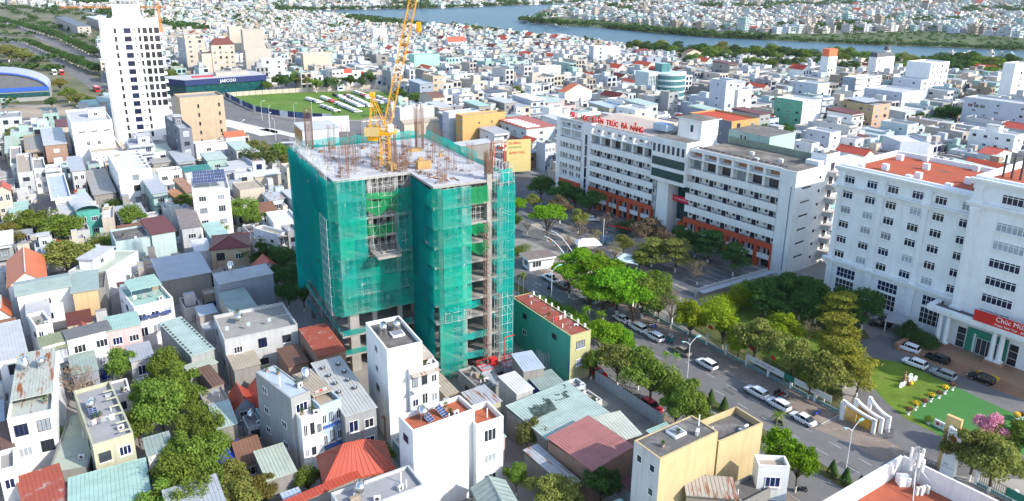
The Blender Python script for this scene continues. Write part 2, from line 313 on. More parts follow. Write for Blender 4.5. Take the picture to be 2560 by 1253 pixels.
# junction islands (raised white kerbs)
ISL = [[(-153,371),(-146,377),(-112,349),(-110,342),(-117,338)],[(-122,352),(-118,356),(-96,338),(-98,333)],[(-105,321),(-102,325),(-80,329),(-79,325)],[(-97,311),(-94,313),(-82,323),(-84,324)]]
isl_m = mat('traffic_island_paint', (.60,.59,.57), .9, .15, .4)
for q in ISL:
    b = MB(); b.prism(q, 0, .18); o = b.build('traffic_island', isl_m); o["kind"] = 'structure'
b = MB()
for k in range(9):
    t = k/8; x = -150+16*t; y = 352+9*t; b.quad((x,y,.03),(x+.6,y-.6,.03),(x+2.2,y+1.0,.03),(x+1.6,y+1.6,.03))
tag(b.build('road_marking', line_m), kind='structure')
# university yard bay lines and tile paths
UO = Vector((68.62, 174.02, 0)); UANG = math.atan2(-.794, .608); UX = Vector((.608, -.794, 0)); UY = Vector((.794, .608, 0))
def up(s, dep, z=0.0): p = UO - UX*s + UY*dep; return Vector((p.x, p.y, z))
b = MB()
for s0 in (4, 17, 43, 56, 69, 82):
    for dep in range(8):
        dd = -5 - dep*2.7
        if s0 < 30 and dd < -22: continue
        q = [up(s0, dd-.09, .03), up(s0+10.5, dd-.09, .03), up(s0+10.5, dd+.09, .03), up(s0, dd+.09, .03)]; b.quad(*[tuple(x) for x in q])
tag(b.build('parking_line', line_m), kind='structure')
path_m = mat('tan_path', (.40,.345,.285), .92, .15, .5, fine=.1)
sheet('yard_path', [tuple(up(s, d))[:2] for s, d in ((0,-27),(95,-27),(95,-24),(0,-24))], .024, path_m)
sheet('yard_path', [tuple(up(s, d))[:2] for s, d in ((30,-42),(42,-42),(42,0),(30,0))], .020, path_m)
# ------------------------------------------------------------------ windows shared by every building
_WC = {}
def win_meshes(w, h, cols, rows, fm, gm, fw=.07, dep=.06):
    k = (round(w,2), round(h,2), cols, rows, fm.name, gm.name, fw)
    if k not in _WC:
        a = MB(); y0 = -dep
        a.box(0,y0,0,w,0,fw); a.box(0,y0,h-fw,w,0,h); a.box(0,y0,fw,fw,0,h-fw); a.box(w-fw,y0,fw,w,0,h-fw)
        for i in range(1, cols): x = w*i/cols; a.box(x-fw*.45,y0*.8,fw,x+fw*.45,0,h-fw)
        for j in range(1, rows): z = h*j/rows; a.box(fw,y0*.75,z-fw*.4,w-fw,0,z+fw*.4)
        g = MB(); g.quad((fw*.8,-.02,fw*.8),(w-fw*.8,-.02,fw*.8),(w-fw*.8,-.02,h-fw*.8),(fw*.8,-.02,h-fw*.8))
        _WC[k] = (a.mesh('window', fm), g.mesh('pane', gm))
    return _WC[k]
_SIDE = {'f': 0.0, 'l': -math.pi/2, 'r': math.pi/2, 'k': math.pi}
def window(parent, side, x, y, z, w, h, cols=2, rows=1, fm=None, gm=None, pane=True, name='window', fw=.07):
    a, g = win_meshes(w, h, cols, rows, fm or white_paint, gm or glass, fw)
    o = link(name, a, parent, loc=(x, y, z), rz=_SIDE[side])
    if pane: link('pane', g, o)
    return o
_BM = {}
def shared_box(parent, name, loc, size, m, rz=None, taper=None):
    k = (name, tuple(round(s,2) for s in size), m.name)
    if k not in _BM:
        b = MB(); sx, sy, sz = size; b.box(0,0,0,sx,sy,sz); _BM[k] = b.mesh(name, m)
    return link(name, _BM[k], parent, loc=loc, rz=rz)
# ------------------------------------------------------------------ building under construction
def net_mat(key, col, transp, scale=.25):
    m = bpy.data.materials.new(key); m.use_nodes = True; t = m.node_tree; N = t.nodes; L = t.links; N.clear()
    o = N.new('ShaderNodeOutputMaterial'); d = N.new('ShaderNodeBsdfDiffuse'); tl = N.new('ShaderNodeBsdfTranslucent'); tr = N.new('ShaderNodeBsdfTransparent')
    m1 = N.new('ShaderNodeMixShader'); m1.inputs[0].default_value = .42; m2 = N.new('ShaderNodeMixShader')
    tc = N.new('ShaderNodeTexCoord'); n = N.new('ShaderNodeTexNoise'); n.inputs['Scale'].default_value = scale; n.inputs['Detail'].default_value = 5; L.new(tc.outputs['Object'], n.inputs['Vector'])
    mr = N.new('ShaderNodeMapRange'); mr.inputs[1].default_value = .35; mr.inputs[2].default_value = .68; mr.inputs[3].default_value = max(0, transp*.55); mr.inputs[4].default_value = min(.9, transp*1.5); L.new(n.outputs[0], mr.inputs[0])
    d.inputs[0].default_value = (*col, 1); tl.inputs[0].default_value = (*[min(1, c*1.25) for c in col], 1)
    L.new(d.outputs[0], m1.inputs[1]); L.new(tl.outputs[0], m1.inputs[2]); L.new(mr.outputs[0], m2.inputs[0]); L.new(m1.outputs[0], m2.inputs[1]); L.new(tr.outputs[0], m2.inputs[2]); L.new(m2.outputs[0], o.inputs[0])
    return m
net_dense = net_mat('dense_green_net', (.002,.255,.265), .04); net_sheer = net_mat('sheer_green_net', (.008,.40,.35), .38); net_lime = net_mat('lime_net', (.015,.30,.11), .25)
bars_m = mat('scaffold_tube', (.60,.62,.62), .5, .15, 1.5)
CB = empty('building_under_construction', (0.3, 127.17, 0), .501, 'unfinished concrete tower wrapped in teal green safety netting with scaffolding', 'building')
LV = [3.7, 7.6, 11.9, 15.4, 18.9, 22.6, 26.2, 29.8, 33.4, 37.2]
FP = [(-29.0,11.9),(-15.0,11.9),(-15.0,.9),(-.9,.9),(-.9,39.4),(-29.0,39.4)]
for i, z in enumerate(LV):
    b = MB(); top = z == LV[-1]; b.prism(FP, z-.42, z, 0, 1 if top else 0, True); b.build('slab', [conc_m, conc_pale] if top else conc_m, CB)
cm = {}
def column(x, y, z0, z1, sx=.8, sy=.8, m=None):
    k = (round(z1-z0,2), sx, sy)
    if k not in cm: b = MB(); b.box(-sx/2,-sy/2,0,sx/2,sy/2,z1-z0); cm[k] = b.mesh('column', m or conc_m)
    link('column', cm[k], CB, loc=(x, y, z0))
for x in (-13.6, -9.0, -1.8):
    for y in (1.9, 9, 16, 23, 30, 38.3): column(x, y, 0, 36.7)
for y in (9, 16, 23, 30, 38.3): column(-4.4, y, 0, 36.7)
column(-4.4, 1.3, 0, 38.2, 1.0, 1.0)
for x in (-28.0, -22.5, -17.5):
    for y in (12.9, 20, 29, 38.3): column(x, y, 11.6, 36.7)
for x in (-22.5, -17.5):
    for y in (12.9, 20, 29, 38.3): column(x, y, 0, 11.6)
for y in (20, 29, 38.3): column(-28.2, y, 0, 11.6)
column(-26.6, 12.7, 0, 11.5, 1.7, 1.5)
b = MB(); b.box(-21,22,0,-13,30,36.8); b.build('core_wall', conc_m, CB)
# inner floor clutter and low brick upstands on each floor edge
bm_ = MB()
for z in LV[:-1]:
    for k in range(16):
        x = rnd.uniform(-28,-2); y = rnd.uniform(3,36)
        if x < -15.5 and y < 13.5: continue
        s = rnd.uniform(.3,1.2); bm_.box(x,y,z,x+s,y+s*rnd.uniform(.4,1.5),z+rnd.uniform(.15,.8))
tag(bm_.build('building_debris', mat('site_debris', (.30,.28,.26), .9, .4, .8), CB), kind='stuff')
def net(x0, y0, x1, y1, z0, z1, m, amp=.22, seed=0, name='safety_net', nz=None):
    r = random.Random(seed); L_ = math.hypot(x1-x0, y1-y0); nx = max(2, int(L_/1.3)); nz = nz or max(2, int((z1-z0)/1.8)); b = MB()
    nx_, ny_ = (y1-y0)/L_, -(x1-x0)/L_; G = []
    for j in range(nz+1):
        for i in range(nx+1):
            t = i/nx; s = j/nz; e = amp*(math.sin(i*1.7+seed)*.4+math.sin(j*1.1+seed*2+i*.5)*.5+r.uniform(-.5,.5)) * (1 if 0 < i < nx else .25)
            zz = z0+(z1-z0)*s + (r.uniform(-.18,.18) if j in (0,nz) else 0)
            b.v.append((x0+(x1-x0)*t+nx_*e, y0+(y1-y0)*t+ny_*e, zz))
    for j in range(nz):
        for i in range(nx):
            a = j*(nx+1)+i; b.f.append((a,a+1,a+nx+2,a+nx+1)); b.m.append(0)
    o = b.build(name, m, CB, smooth=True); return o
def tints(key, col, tr): return [net_mat('%s_%d' % (key, i), tuple(min(1, c*s) for c, s in zip(col, q)), tr*t_) for i, (q, t_) in enumerate((((1,1,1),1),((1.3,1.10,1.02),.85),((.8,.86,.92),1.15),((1.1,.95,1.06),1.3)))]
TD = tints('dense_net', (.002,.27,.245), .05); TS = tints('sheer_net', (.005,.42,.325), .36)
def nets(x0, y0, x1, y1, z0, z1, dense, seed, pw=3.4, ph=3.65):
    r = random.Random(seed); L_ = math.hypot(x1-x0, y1-y0); n = max(1, round(L_/pw)); k = max(1, round((z1-z0)/ph)); T = TD if dense else TS; nx_, ny_ = (y1-y0)/L_, -(x1-x0)/L_
    cols = [r.choice((0,0,1,2,3)) for _ in range(n)]
    for i in range(n):
        for j in range(k):
            t0, t1 = i/n, (i+1)/n; o_ = r.uniform(-.05,.05); mi = cols[i] if r.random() < .6 else r.choice((0,1,2,3)); e0 = r.uniform(-.15,.05); e1 = r.uniform(-.02,.22)
            net(x0+(x1-x0)*t0+nx_*o_, y0+(y1-y0)*t0+ny_*o_, x0+(x1-x0)*(t1+.01)+nx_*o_, y0+(y1-y0)*(t1+.01)+ny_*o_, z0+(z1-z0)*j/k+e0, z0+(z1-z0)*(j+1)/k+e1, T[mi], .13 if dense else .17, seed*100+i*17+j, 'safety_net', 4)
nets(-30.1,40.4,-30.1,12.4,12.0,37.4,True,1,5.6); nets(-30.1,12.4,-28.7,10.9,12.0,37.2,False,2)
nets(-28.7,10.9,-23.7,10.9,12.0,37.2,False,3,2.5); nets(-23.7,10.9,-15.1,10.9,12.0,22.2,False,4,2.9); nets(-18.2,10.9,-15.1,10.9,22.2,34.6,False,5)
nets(-15.2,11.2,-15.2,1.2,.4,36.6,True,6); nets(-15.2,1.2,-13.8,-.25,15.3,36.8,False,7); nets(-13.8,-.25,-8.5,-.25,15.0,36.6,False,8,2.6)
nets(-14.6,.5,-14.6,-.1,.6,15.2,False,19); nets(-14.6,-.1,-9.6,-.1,.8,15.2,False,9,2.5); nets(-3.5,-.25,.15,-.25,16.0,36.0,False,10,3.6); nets(-2.5,0,.1,0,3.2,16.0,False,11)
nets(.15,-.2,.15,40.4,3.0,37.4,True,12,6); nets(.15,40.4,-30.1,40.4,6,37.4,True,13,6)
# lime debris nets drooping across the open bays, green edge nets on the low floors
def drape(x0, x1, y, z0, z1, sag, m, seed, name='debris_net'):
    b = MB(); n = 10; r = random.Random(seed)
    for i in range(n+1):
        t = i/n; s = sag*math.sin(math.pi*t*(2 if seed % 2 else 1))**2
        b.v += [(x0+(x1-x0)*t, y+r.uniform(-.15,.15), z1-s*.5), (x0+(x1-x0)*t, y-.5+r.uniform(-.2,.2), z0-s)]
    for i in range(n): b.f.append((2*i,2*i+1,2*i+3,2*i+2)); b.m.append(0)
    b.build(name, m, CB, smooth=True)
drape(-23.6,-15.4,11.4,31.3,33.3,1.2,net_lime,3); drape(-23.4,-18.4,11.6,26.7,28.6,.7,net_lime,2); drape(-8.4,-4.9,.6,33.6,36.4,.3,net_lime,4); drape(-8.4,-4.9,.5,28.2,29.7,.7,net_lime,5)
drape(-8.4,-4.9,.5,24.8,26.3,1.0,net_lime,6); drape(-23.6,-15.4,11.3,33.6,34.5,.5,net_lime,8)
for z in (3.7, 7.6): drape(-9.5,-5.0,.7,z,z+1.1,.1,net_sheer,2+int(z),'edge_net')
drape(-13,-6.6,.2,14.2,15.2,.2,net_sheer,21,'edge_net')
for z in (3.7, 7.6):
    for y0 in (13, 22, 31): 
        b = MB(); b.quad((-29.1,y0+8,z),(-29.1,y0,z),(-29.1,y0,z+1.1),(-29.1,y0+8,z+1.1)); b.build('edge_net', net_sheer, CB)
for z in (3.7, 7.6): 
    b = MB(); b.quad((-29,11.8,z),(-15.3,11.8,z),(-15.3,11.8,z+1.1),(-29,11.8,z+1.1)); b.build('edge_net', net_sheer, CB)
# scaffolding tubes, one joined lattice per face
def scaffold(x0, y0, x1, y1, z0, z1, dx=1.3, dz=1.75, off=.9, diag=True, top_extra=0.0):
    b = MB(); L_ = math.hypot(x1-x0, y1-y0); ux, uy = (x1-x0)/L_, (y1-y0)/L_; nx_, ny_ = -uy, ux; n = max(1, round(L_/dx)); k = max(1, round((z1-z0)/dz))
    for q in (0, off):
        for i in range(n+1):
            x = x0+ux*L_*i/n+nx_*q; y = y0+uy*L_*i/n+ny_*q; b.bar((x,y,z0),(x,y,z1+top_extra*(1 if i % 2 else .5)),.028)
        for j in range(k+1):
            z = z0+(z1-z0)*j/k; b.bar((x0+nx_*q,y0+ny_*q,z),(x1+nx_*q,y1+ny_*q,z+rnd.uniform(-.06,.06)),.026)
            if q == 0 and diag and j < k:
                for i in range(0, n, 1):
                    xa, ya, xb, yb = x0+ux*L_*i/n, y0+uy*L_*i/n, x0+ux*L_*(i+1)/n, y0+uy*L_*(i+1)/n; zt = z0+(z1-z0)*(j+1)/k
                    q_ = rnd.random()
                    if q_ < .22: b.bar((xa,ya,z),(xb,yb,zt),.018)
                    elif q_ < .44: b.bar((xa,ya,zt),(xb,yb,z),.018)
    for j in range(k+1):
        z = z0+(z1-z0)*j/k
        for i in range(n+1):
            x = x0+ux*L_*i/n; y = y0+uy*L_*i/n; b.bar((x,y,z),(x+nx_*off,y+ny_*off,z),.028)
    return tag(b.build('scaffold_lattice', bars_m, CB), kind='stuff')
scaffold(-29.95,40.2,-29.95,12.6,30.2,39.3, 1.1, 1.3, 1.3, True, .8)
scaffold(-28.6,11.05,-15.3,11.05,12.2,37.2, 1.25, 1.8, 1.0); scaffold(-13.6,-.08,-8.6,-.08,12.0,36.8, 1.2, 1.8, 1.0); scaffold(-14.2,.06,-9.8,.06,.3,12.0, 1.2, 1.8, .9)
scaffold(-3.3,-.08,0,-.08,2.0,38.4, 1.1, 1.8, 1.0); scaffold(-29.9,17.0,-29.9,12.5,12.0,30.2,1.2,1.8,-.6,False); scaffold(-8.5,1.6,-5,1.6,30,37, 1.0, 1.2, .9, False); scaffold(-23.6,12.4,-15.4,12.4,30,37, .9, 1.2, .9, False); scaffold(0,.4,0,8,33,39.4,1.2,1.6,.8)
# shoring props under the newest floors
b = MB()
for z0, z1 in ((33.4,36.8),(29.8,33.0)):
    for xi in range(11):
        for yi in range(6):
            for ox, oy, wx in ((-28.5,12.6,1.25),(-14,2,1.25)):
                x = ox+xi*wx; y = oy+yi*1.6; b.bar((x,y,z0),(x,y,z1),.035)
    for yi in range(6):
        for zz in (1.1, 2.2): b.bar((-28.5,12.6+yi*1.6,z0+zz),(-15.5,12.6+yi*1.6,z0+zz),.028); b.bar((-14,2+yi*1.6,z0+zz),(-1.5,2+yi*1.6,z0+zz),.028)
tag(b.build('shoring_props', mat('dark_prop', (.22,.17,.15), .8, .2), CB), kind='stuff')
# rebar cages standing on the roof deck
def cage(x, y, h, w, n=4, ties=.5, thick=.02):
    b = MB(); z0 = 37.15; pts = []
    for i in range(n):
        for s in (0, 1): pts += [(x-w/2+w*i/(n-1), y-w/2+w*s), (x-w/2+w*s, y-w/2+w*i/(n-1))]
    for p in pts:
        b.bar((p[0],p[1],z0),(p[0]+rnd.uniform(-.08,.08),p[1]+rnd.uniform(-.08,.08),z0+h*rnd.uniform(.88,1.06)),thick)
    z = z0+.2
    while z < z0+h*(.62 if ties < .3 else .45):
        for s in (-1, 1):
            b.bar((x-w/2,y+s*w/2,z),(x+w/2,y+s*w/2,z),.022); b.bar((x+s*w/2,y-w/2,z),(x+s*w/2,y+w/2,z),.022)
        z += ties
    b.build('rebar_cage', rust_m, CB)
for q in ((-26.4,38.3,8.6,1.3,6,.16,.032),(-6.2,29.1,9.2,1.4,6,.16,.032),(-23.0,34.0,5.5,1.2,4,.3),(-21.5,30,6.5,1.3,4,.3),(-15.5,36,6.2,1.2,4,.3),(-12.6,33,6.5,1.4,4,.4),(-26.6,13.4,6,1.5,5,.4),(-24.2,17,5.2,1.6,4,.5),(-22.0,21.5,6,1.5,4,.4),(-26.6,24,4.5,1.2,4,.5),
          (-12.6,2.6,5.2,1.2,4,.4),(-7.6,10,4.6,1.5,4,.5),(-8.8,17,5.5,1.3,4,.4),(-4.2,24.5,5.2,1.2,4,.4),(-4.3,1.4,5.2,1.1,6,.2,.04),(-2.4,13,4.2,1.0,4,.4),(-11,24,5,1.6,5,.25),(-14.5,17.5,3.6,1.8,5,.3),(-16,13,2.6,1.4,4,.3),(-19.5,17.8,4,1.2,5,.25),(-15.2,21,6.5,1.6,5,.22,.045)): cage(*q)
b = MB()
for i in range(60):
    y = 3+i*.6; b.bar((-1.2,y,37.1),(-1.2+rnd.uniform(-.05,.05),y,38.5+rnd.uniform(-.2,.3)),.025)
for i in range(40):
    x = -14+i*.3; b.bar((x,7.5+rnd.uniform(-.3,.3),37.1),(x,7.5+rnd.uniform(-.3,.3),38.3+rnd.uniform(-.3,.3)),.022)
for i in range(40):
    x = rnd.uniform(-20,-12); y = rnd.uniform(12.5,22); b.bar((x,y,37.1),(x+rnd.uniform(-.1,.1),y,38.6+rnd.uniform(-.5,.8)),.03)
for i in range(60):
    x = rnd.uniform(-28,-2); y = rnd.uniform(12.5,38); b.bar((x,y,37.1),(x+rnd.uniform(-.1,.1),y,38.0+rnd.uniform(-.4,.5)),.016)
tag(b.build('starter_bars', rust_m, CB), kind='stuff')
b = MB()
for i in range(46):
    x, y = (rnd.uniform(-20,-11), rnd.uniform(12.4,22)) if i < 30 else (rnd.uniform(-14,-9), rnd.uniform(2,10)); a = rnd.uniform(0,3.1); l = rnd.uniform(.8,3.2)
    b.bar((x,y,37.28),(x+l*math.cos(a),y+l*math.sin(a),37.3+rnd.uniform(0,.3)),rnd.uniform(.05,.12))
tag(b.build('loose_timber_and_steel', mat('site_timber', (.30,.17,.10), .9, .3, .8), CB), kind='stuff')
wood_m = mat('shuttering_ply', (.42,.26,.10), .8, .2)
b = MB(); rq = random.Random(12)
for i in range(150):
    x = rq.uniform(-28,-2); y = rq.uniform(12.8,38.5) if x < -14 else rq.uniform(1.6,38.5); s_ = rq.uniform(.15,.7); b.box(x,y,37.2,x+s_,y+s_*rq.uniform(.3,2),37.2+rq.uniform(.08,.4),rq.randrange(3))
tag(b.build('deck_litter', [wall('conc'), mat('site_timber', (.30,.17,.10), .9, .3, .8), galv_steel], CB), kind='stuff')
for x, y, w, d, h in ((-9.5,27,3.0,1.3,.5),(-13,12.8,2.6,1.2,1.5),(-17.8,14,1.2,2.4,1.2),(-5.4,20.5,.5,.5,.7),(-11.8,15.4,.9,.5,1.6)): 
    b = MB(); b.box(x,y,37.2,x+w,y+d,37.2+h); b.build('material_stack', wood_m, CB)
for x, y, w, d in ((-22,13.5,4.2,1.5),(-12.4,9,3.0,1.4),(-19.5,26,4,2),(-9.6,20,2.4,2.2),(-21,36,5,1.6)):
    b = MB(); b.quad((x,y,37.215),(x+w,y,37.215),(x+w,y+d,37.215),(x,y+d,37.215)); b.build('damp_patch', mat('damp_deck', (.36,.35,.33), .8, .1), CB)
# net fence on the roof edge, right and back
for (x0,y0,x1,y1,s) in ((-.4,14,-.4,26,31),(-.4,26,-.4,39.6,32),(-2,39.8,-13,39.8,33),(-13,39.8,-28,39.8,34),(-2.6,.2,-.2,.2,35)):
    net(x0,y0,x1,y1,36.6,38.9, net_sheer, .3, s, 'edge_net', 2)
# cantilevered loading platform
b = MB(); b.box(-23.0,7.6,23.1,-18.6,15,23.5)
for s in (-23.0,-18.6):
    for y in (7.7,9.6,11.5,13.4): b.bar((s,y,23.4),(s,y,24.5),.04)
    b.bar((s,7.7,24.5),(s,13.5,24.5),.035); b.bar((s,7.7,24.0),(s,13.5,24.0),.03); b.bar((s,8.2,23.5),(s,12.2,29.6),.03)
b.bar((-23,7.7,24.5),(-18.6,7.7,24.5),.035); b.bar((-23,7.7,24.0),(-18.6,7.7,24.0),.03); b.box(-21.6,9,23.5,-21.0,14.5,23.75); b.box(-20.4,10,23.5,-20.0,14.8,23.8)
b.build('loading_platform', conc_m, CB)
# ------------------------------------------------------------------ material hoist with its two enclosures
def lattice(b, base, top, w, step, r=.05, rd=.03, ax=None, m=0):
    base = Vector(base); top = Vector(top); d = (top-base); L_ = d.length; d.normalize()
    a = (ax if ax is not None else Vector((1,0,0))); a = (a - d*a.dot(d)).normalized(); c = d.cross(a)
    n = max(1, round(L_/step)); cs = [(-1,-1),(1,-1),(1,1),(-1,1)]
    P = lambda k, i: base + d*(L_*i/n) + a*(cs[k][0]*w/2) + c*(cs[k][1]*w/2)
    for k in range(4): b.bar(P(k,0), P(k,n), r, 4, m)
    for i in range(n):
        for k in range(4):
            j = (k+1) % 4
            b.bar(P(k,i), P(j,i+1) if (i+k) % 2 else P(j,i), rd, 3, m); b.bar(P(k,i+1), P(j,i+1), rd, 3, m)
            if (i+k) % 2 == 0: b.bar(P(j,i), P(k,i+1), rd, 3, m)
HT = empty('material_hoist', (0.3, 127.17, 0), .501, 'rust brown lattice hoist mast with grey red topped cages below the netted tower', 'hoist')
b = MB(); lattice(b, (-5.9,-.9,0), (-5.9,-.9,30), .75, .8, .06, .035); b.build('mast', mat('hoist_mast_paint', (.20,.12,.10), .8, .2), HT)
hoist_grey = mat('hoist_panel', (.36,.38,.42), .6, .1)
for x, y in ((-8.6,-4.6),(-4.2,-5.6)):
    b = MB(); b.box(x,y,0,x+2.6,y+2.2,3.4)
    for z in (.9,1.8,2.7): b.box(x-.03,y-.03,z,x+2.63,y+2.23,z+.08)
    c = b.build('hoist_cage', hoist_grey, HT)
    b = MB()
    for a in ((x,y),(x+2.6,y),(x,y+2.2),(x+2.6,y+2.2)): b.bar((*a,3.4),(*a,4.5),.06)
    for z in (3.5,4.4):
        b.bar((x,y,z),(x+2.6,y,z),.06); b.bar((x,y+2.2,z),(x+2.6,y+2.2,z),.06); b.bar((x,y,z),(x,y+2.2,z),.06); b.bar((x+2.6,y,z),(x+2.6,y+2.2,z),.06)
    b.build('red_rail', red_m, c)
b = MB(); b.bar((-3.2,-3,3.2),(-3.2,-3,8.2),.09); b.bar((-3.2,-3,8.2),(-1.2,-3,8.2),.09); b.box(-6.2,-3.6,3.2,-4.9,-2.4,4.6); b.build('winch_arm', red_m, HT)
SP = empty('scaffold_pile', (6.3,125.8,0), .501, 'pile of stacked scaffold frames on the ground beside the hoist cages', 'scaffolding')
for k in range(14):
    b = MB(); x = (k % 7)*.62; y = (k//7)*1.7; zz = 0
    for j in range(4):
        z = j*.75; b.bar((x,y,z),(x,y,z+.75),.035); b.bar((x,y+1.2,z),(x,y+1.2,z+.75),.035); b.bar((x,y,z+.7),(x,y+1.2,z+.7),.035); b.bar((x,y,z+.3),(x,y+1.2,z+.35),.03); b.bar((x,y+.4,z),(x,y+.4,z+.7),.025)
    b.build('scaffold_frame', bars_m, SP)
# ------------------------------------------------------------------ luffing tower crane
CR = empty('tower_crane', (-23.56,134.8,37.2), 0, 'yellow luffing tower crane with raised lattice jib on the tower roof', 'crane')
b = MB(); lattice(b, (0,0,-.2), (0,0,6.2), 1.6, 1.2, .085, .045); b.build('mast', yellow_m, CR)
b = MB(); b.box(-1.2,-1.2,6.0,1.2,1.2,6.7); b.box(-3.5,-1.3,6.3,2.0,1.3,6.6); b.bar((-3.4,-1.3,7.4),(2,-1.3,7.4),.05); b.bar((-3.4,1.3,7.4),(2,1.3,7.4),.05)
for x in (-3.4,-1.7,0,1.9):
    for y in (-1.3,1.3): b.bar((x,y,6.6),(x,y,7.4),.05)
b.build('slewing_platform', yellow_m, CR)

for y0 in (-1.5,1.1): b = MB(); b.box(-3.5,y0,5.9,-.9,y0+.4,7.5); b.build('counterweight', mat('counterweight_cream', (.48,.36,.16), .7, .12), CR)
b = MB(); b.box(.9,-1.4,6.7,1.8,-.5,7.8); b.build('cab', white_paint, CR)
b = MB(); b.box(-3.0,-.8,4.9,-1.2,.8,5.9); b.build('winch', yellow_m, CR)
b = MB(); J0 = Vector((.5,0,7.6)); J1 = Vector((6.9,0,34.0)); lattice(b, J0, J1, 1.25, 1.5, .065, .035, Vector((0,1,0))); b.build('jib', yellow_m, CR)
b = MB()
for y in (-.75,.75):
    b.bar((.5,y,7),( -2.0,y,13.4),.09); b.bar((-2.7,y,7.2),(-2.0,y,13.4),.09); b.bar((-1.2,y,7.2),(-2.0,y,13.4),.05)
    for t in (.3,.55,.8): b.bar((.5-2.5*t,y,7+6.4*t),(-2.7+.7*t,y,7.2+6.2*t),.05)
for z in (8.5,10,11.5,13.4): t = (z-7.2)/6.2; b.bar((-2.7+.7*t,-.75,z),(-2.7+.7*t,.75,z),.07)
b.box(-2.4,-.9,13.1,-1.6,.9,13.7); b.build('a_frame', yellow_m, CR)
b = MB()
for y in (-.3,.3): b.bar((-2,y,13.5), (6.3,y,31.5), .03)
b.bar((6.9,0,34),(6.75,0,26.2),.03); b.build('hoist_rope', mat('steel_rope', (.25,.22,.16), .6, 0), CR)
b = MB(); b.box(6.35,-.25,25.2,7.15,.25,26.2); b.ball((6.75,0,24.9),.5,.25,.55,8,5); b.bar((6.75,0,24.6),(6.75,0,23.9),.1); b.build('hook_block', yellow_m, CR)
b = MB()
for q in ((.72,0,8.6),(1.0,0,9.9)): b.box(q[0]-.7,-.75,q[2],q[0]+.7,.75,q[2]+.5)
b = MB(); t0 = J0.lerp(J1,.36); t1 = J0.lerp(J1,.42); lattice(b, t0, t1, 1.42, .8, .1, .06, Vector((0,1,0))); b.build('jib_joint', white_paint, CR)
# ------------------------------------------------------------------ university
UNI = empty('university_building', (68.62,174.02,0), UANG, 'long white lecture block with terracotta red base and open balconies lettered along the roof', 'building')
uw = wall('white'); terra = mat('terracotta_paint', (.50,.085,.035), .9, .08, .5, streak=.2)
ucream = wall('offwhite'); rail_m = mat('brown_rail', (.16,.09,.085), .7, .1)
roof_dirty = mat('stained_flat_roof', (.15,.14,.125), .95, .2, .3, stain=((.26,.22,.18), .5, .7, .15))
roof_hall = mat('hall_sheet_roof', (.40,.345,.305), .6, .06, .2)
def ubox(name, x0,y0,z0,x1,y1,z1, m, mt=None, parent=None):
    b = MB(); b.box(x0,y0,z0,x1,y1,z1,0,1 if mt else None); return b.build(name, [m, mt] if mt else m, parent or UNI)
# bodies (recessed wall plane at y=1.6)
ubox('wall', -33,1.6,0,-4.3,17.5,24.2, uw); ubox('wall', -4.3,0,0,0,17.5,26.9, uw)
ubox('wall', -72.4,1.6,0,-45.3,18,24.2, uw); ubox('wall', -76.6,.25,0,-72.4,18,27.4, uw); ubox('wall', -86.9,.9,0,-76.6,18,24.2, uw); ubox('wall', -88.8,0,0,-86.9,18,27.4, uw)
ubox('wall', -45.3,4.5,0,-33,17.5,24.2, uw); ubox('wall', -43.6,0,0,-39.4,4.5,15.7, uw)
# attic storey and cornices
for x0, x1, n in ((-33,-4.3,6),(-72.4,-45.3,6),(-86.9,-76.6,2)):
    ubox('cornice', x0,-.25,24.0,x1,1.8,24.45, uw); ubox('parapet', x0,.2,26.0,x1,.5,27.0, uw); ubox('attic_wall', x0,1.6,24.4,x1,1.9,26.3, uw)
    w = (x1-x0)/n
    for i in range(n+1): ubox('attic_pier', x0+w*i-.35,.15,21.2,x0+w*i+.35,1.6,26.0, uw)
    for i in range(n):
        cx = x0+w*i+w/2
        if x1 > -5:
            b = MB(); b.quad((cx-1.5,1.58,24.6),(cx+1.5,1.58,24.6),(cx+1.5,1.58,25.9),(cx-1.5,1.58,25.9)); b.build('brick_infill', mat('bare_brick', (.42,.20,.12), .9, .2, 1.5), UNI)
        else: window(UNI,'f',cx-.9,1.58,24.7,1.8,1.2,4,1)
        if x1 < -75: 
            window(UNI,'f',cx-1.6,.88,21.6,3.2,2.1,5,1,gm=curtain)
        else: window(UNI,'f',cx-1.55,1.58,21.3,3.1,2.5,3,1,fm=frame_dark,gm=glass if i % 3 else curtain)
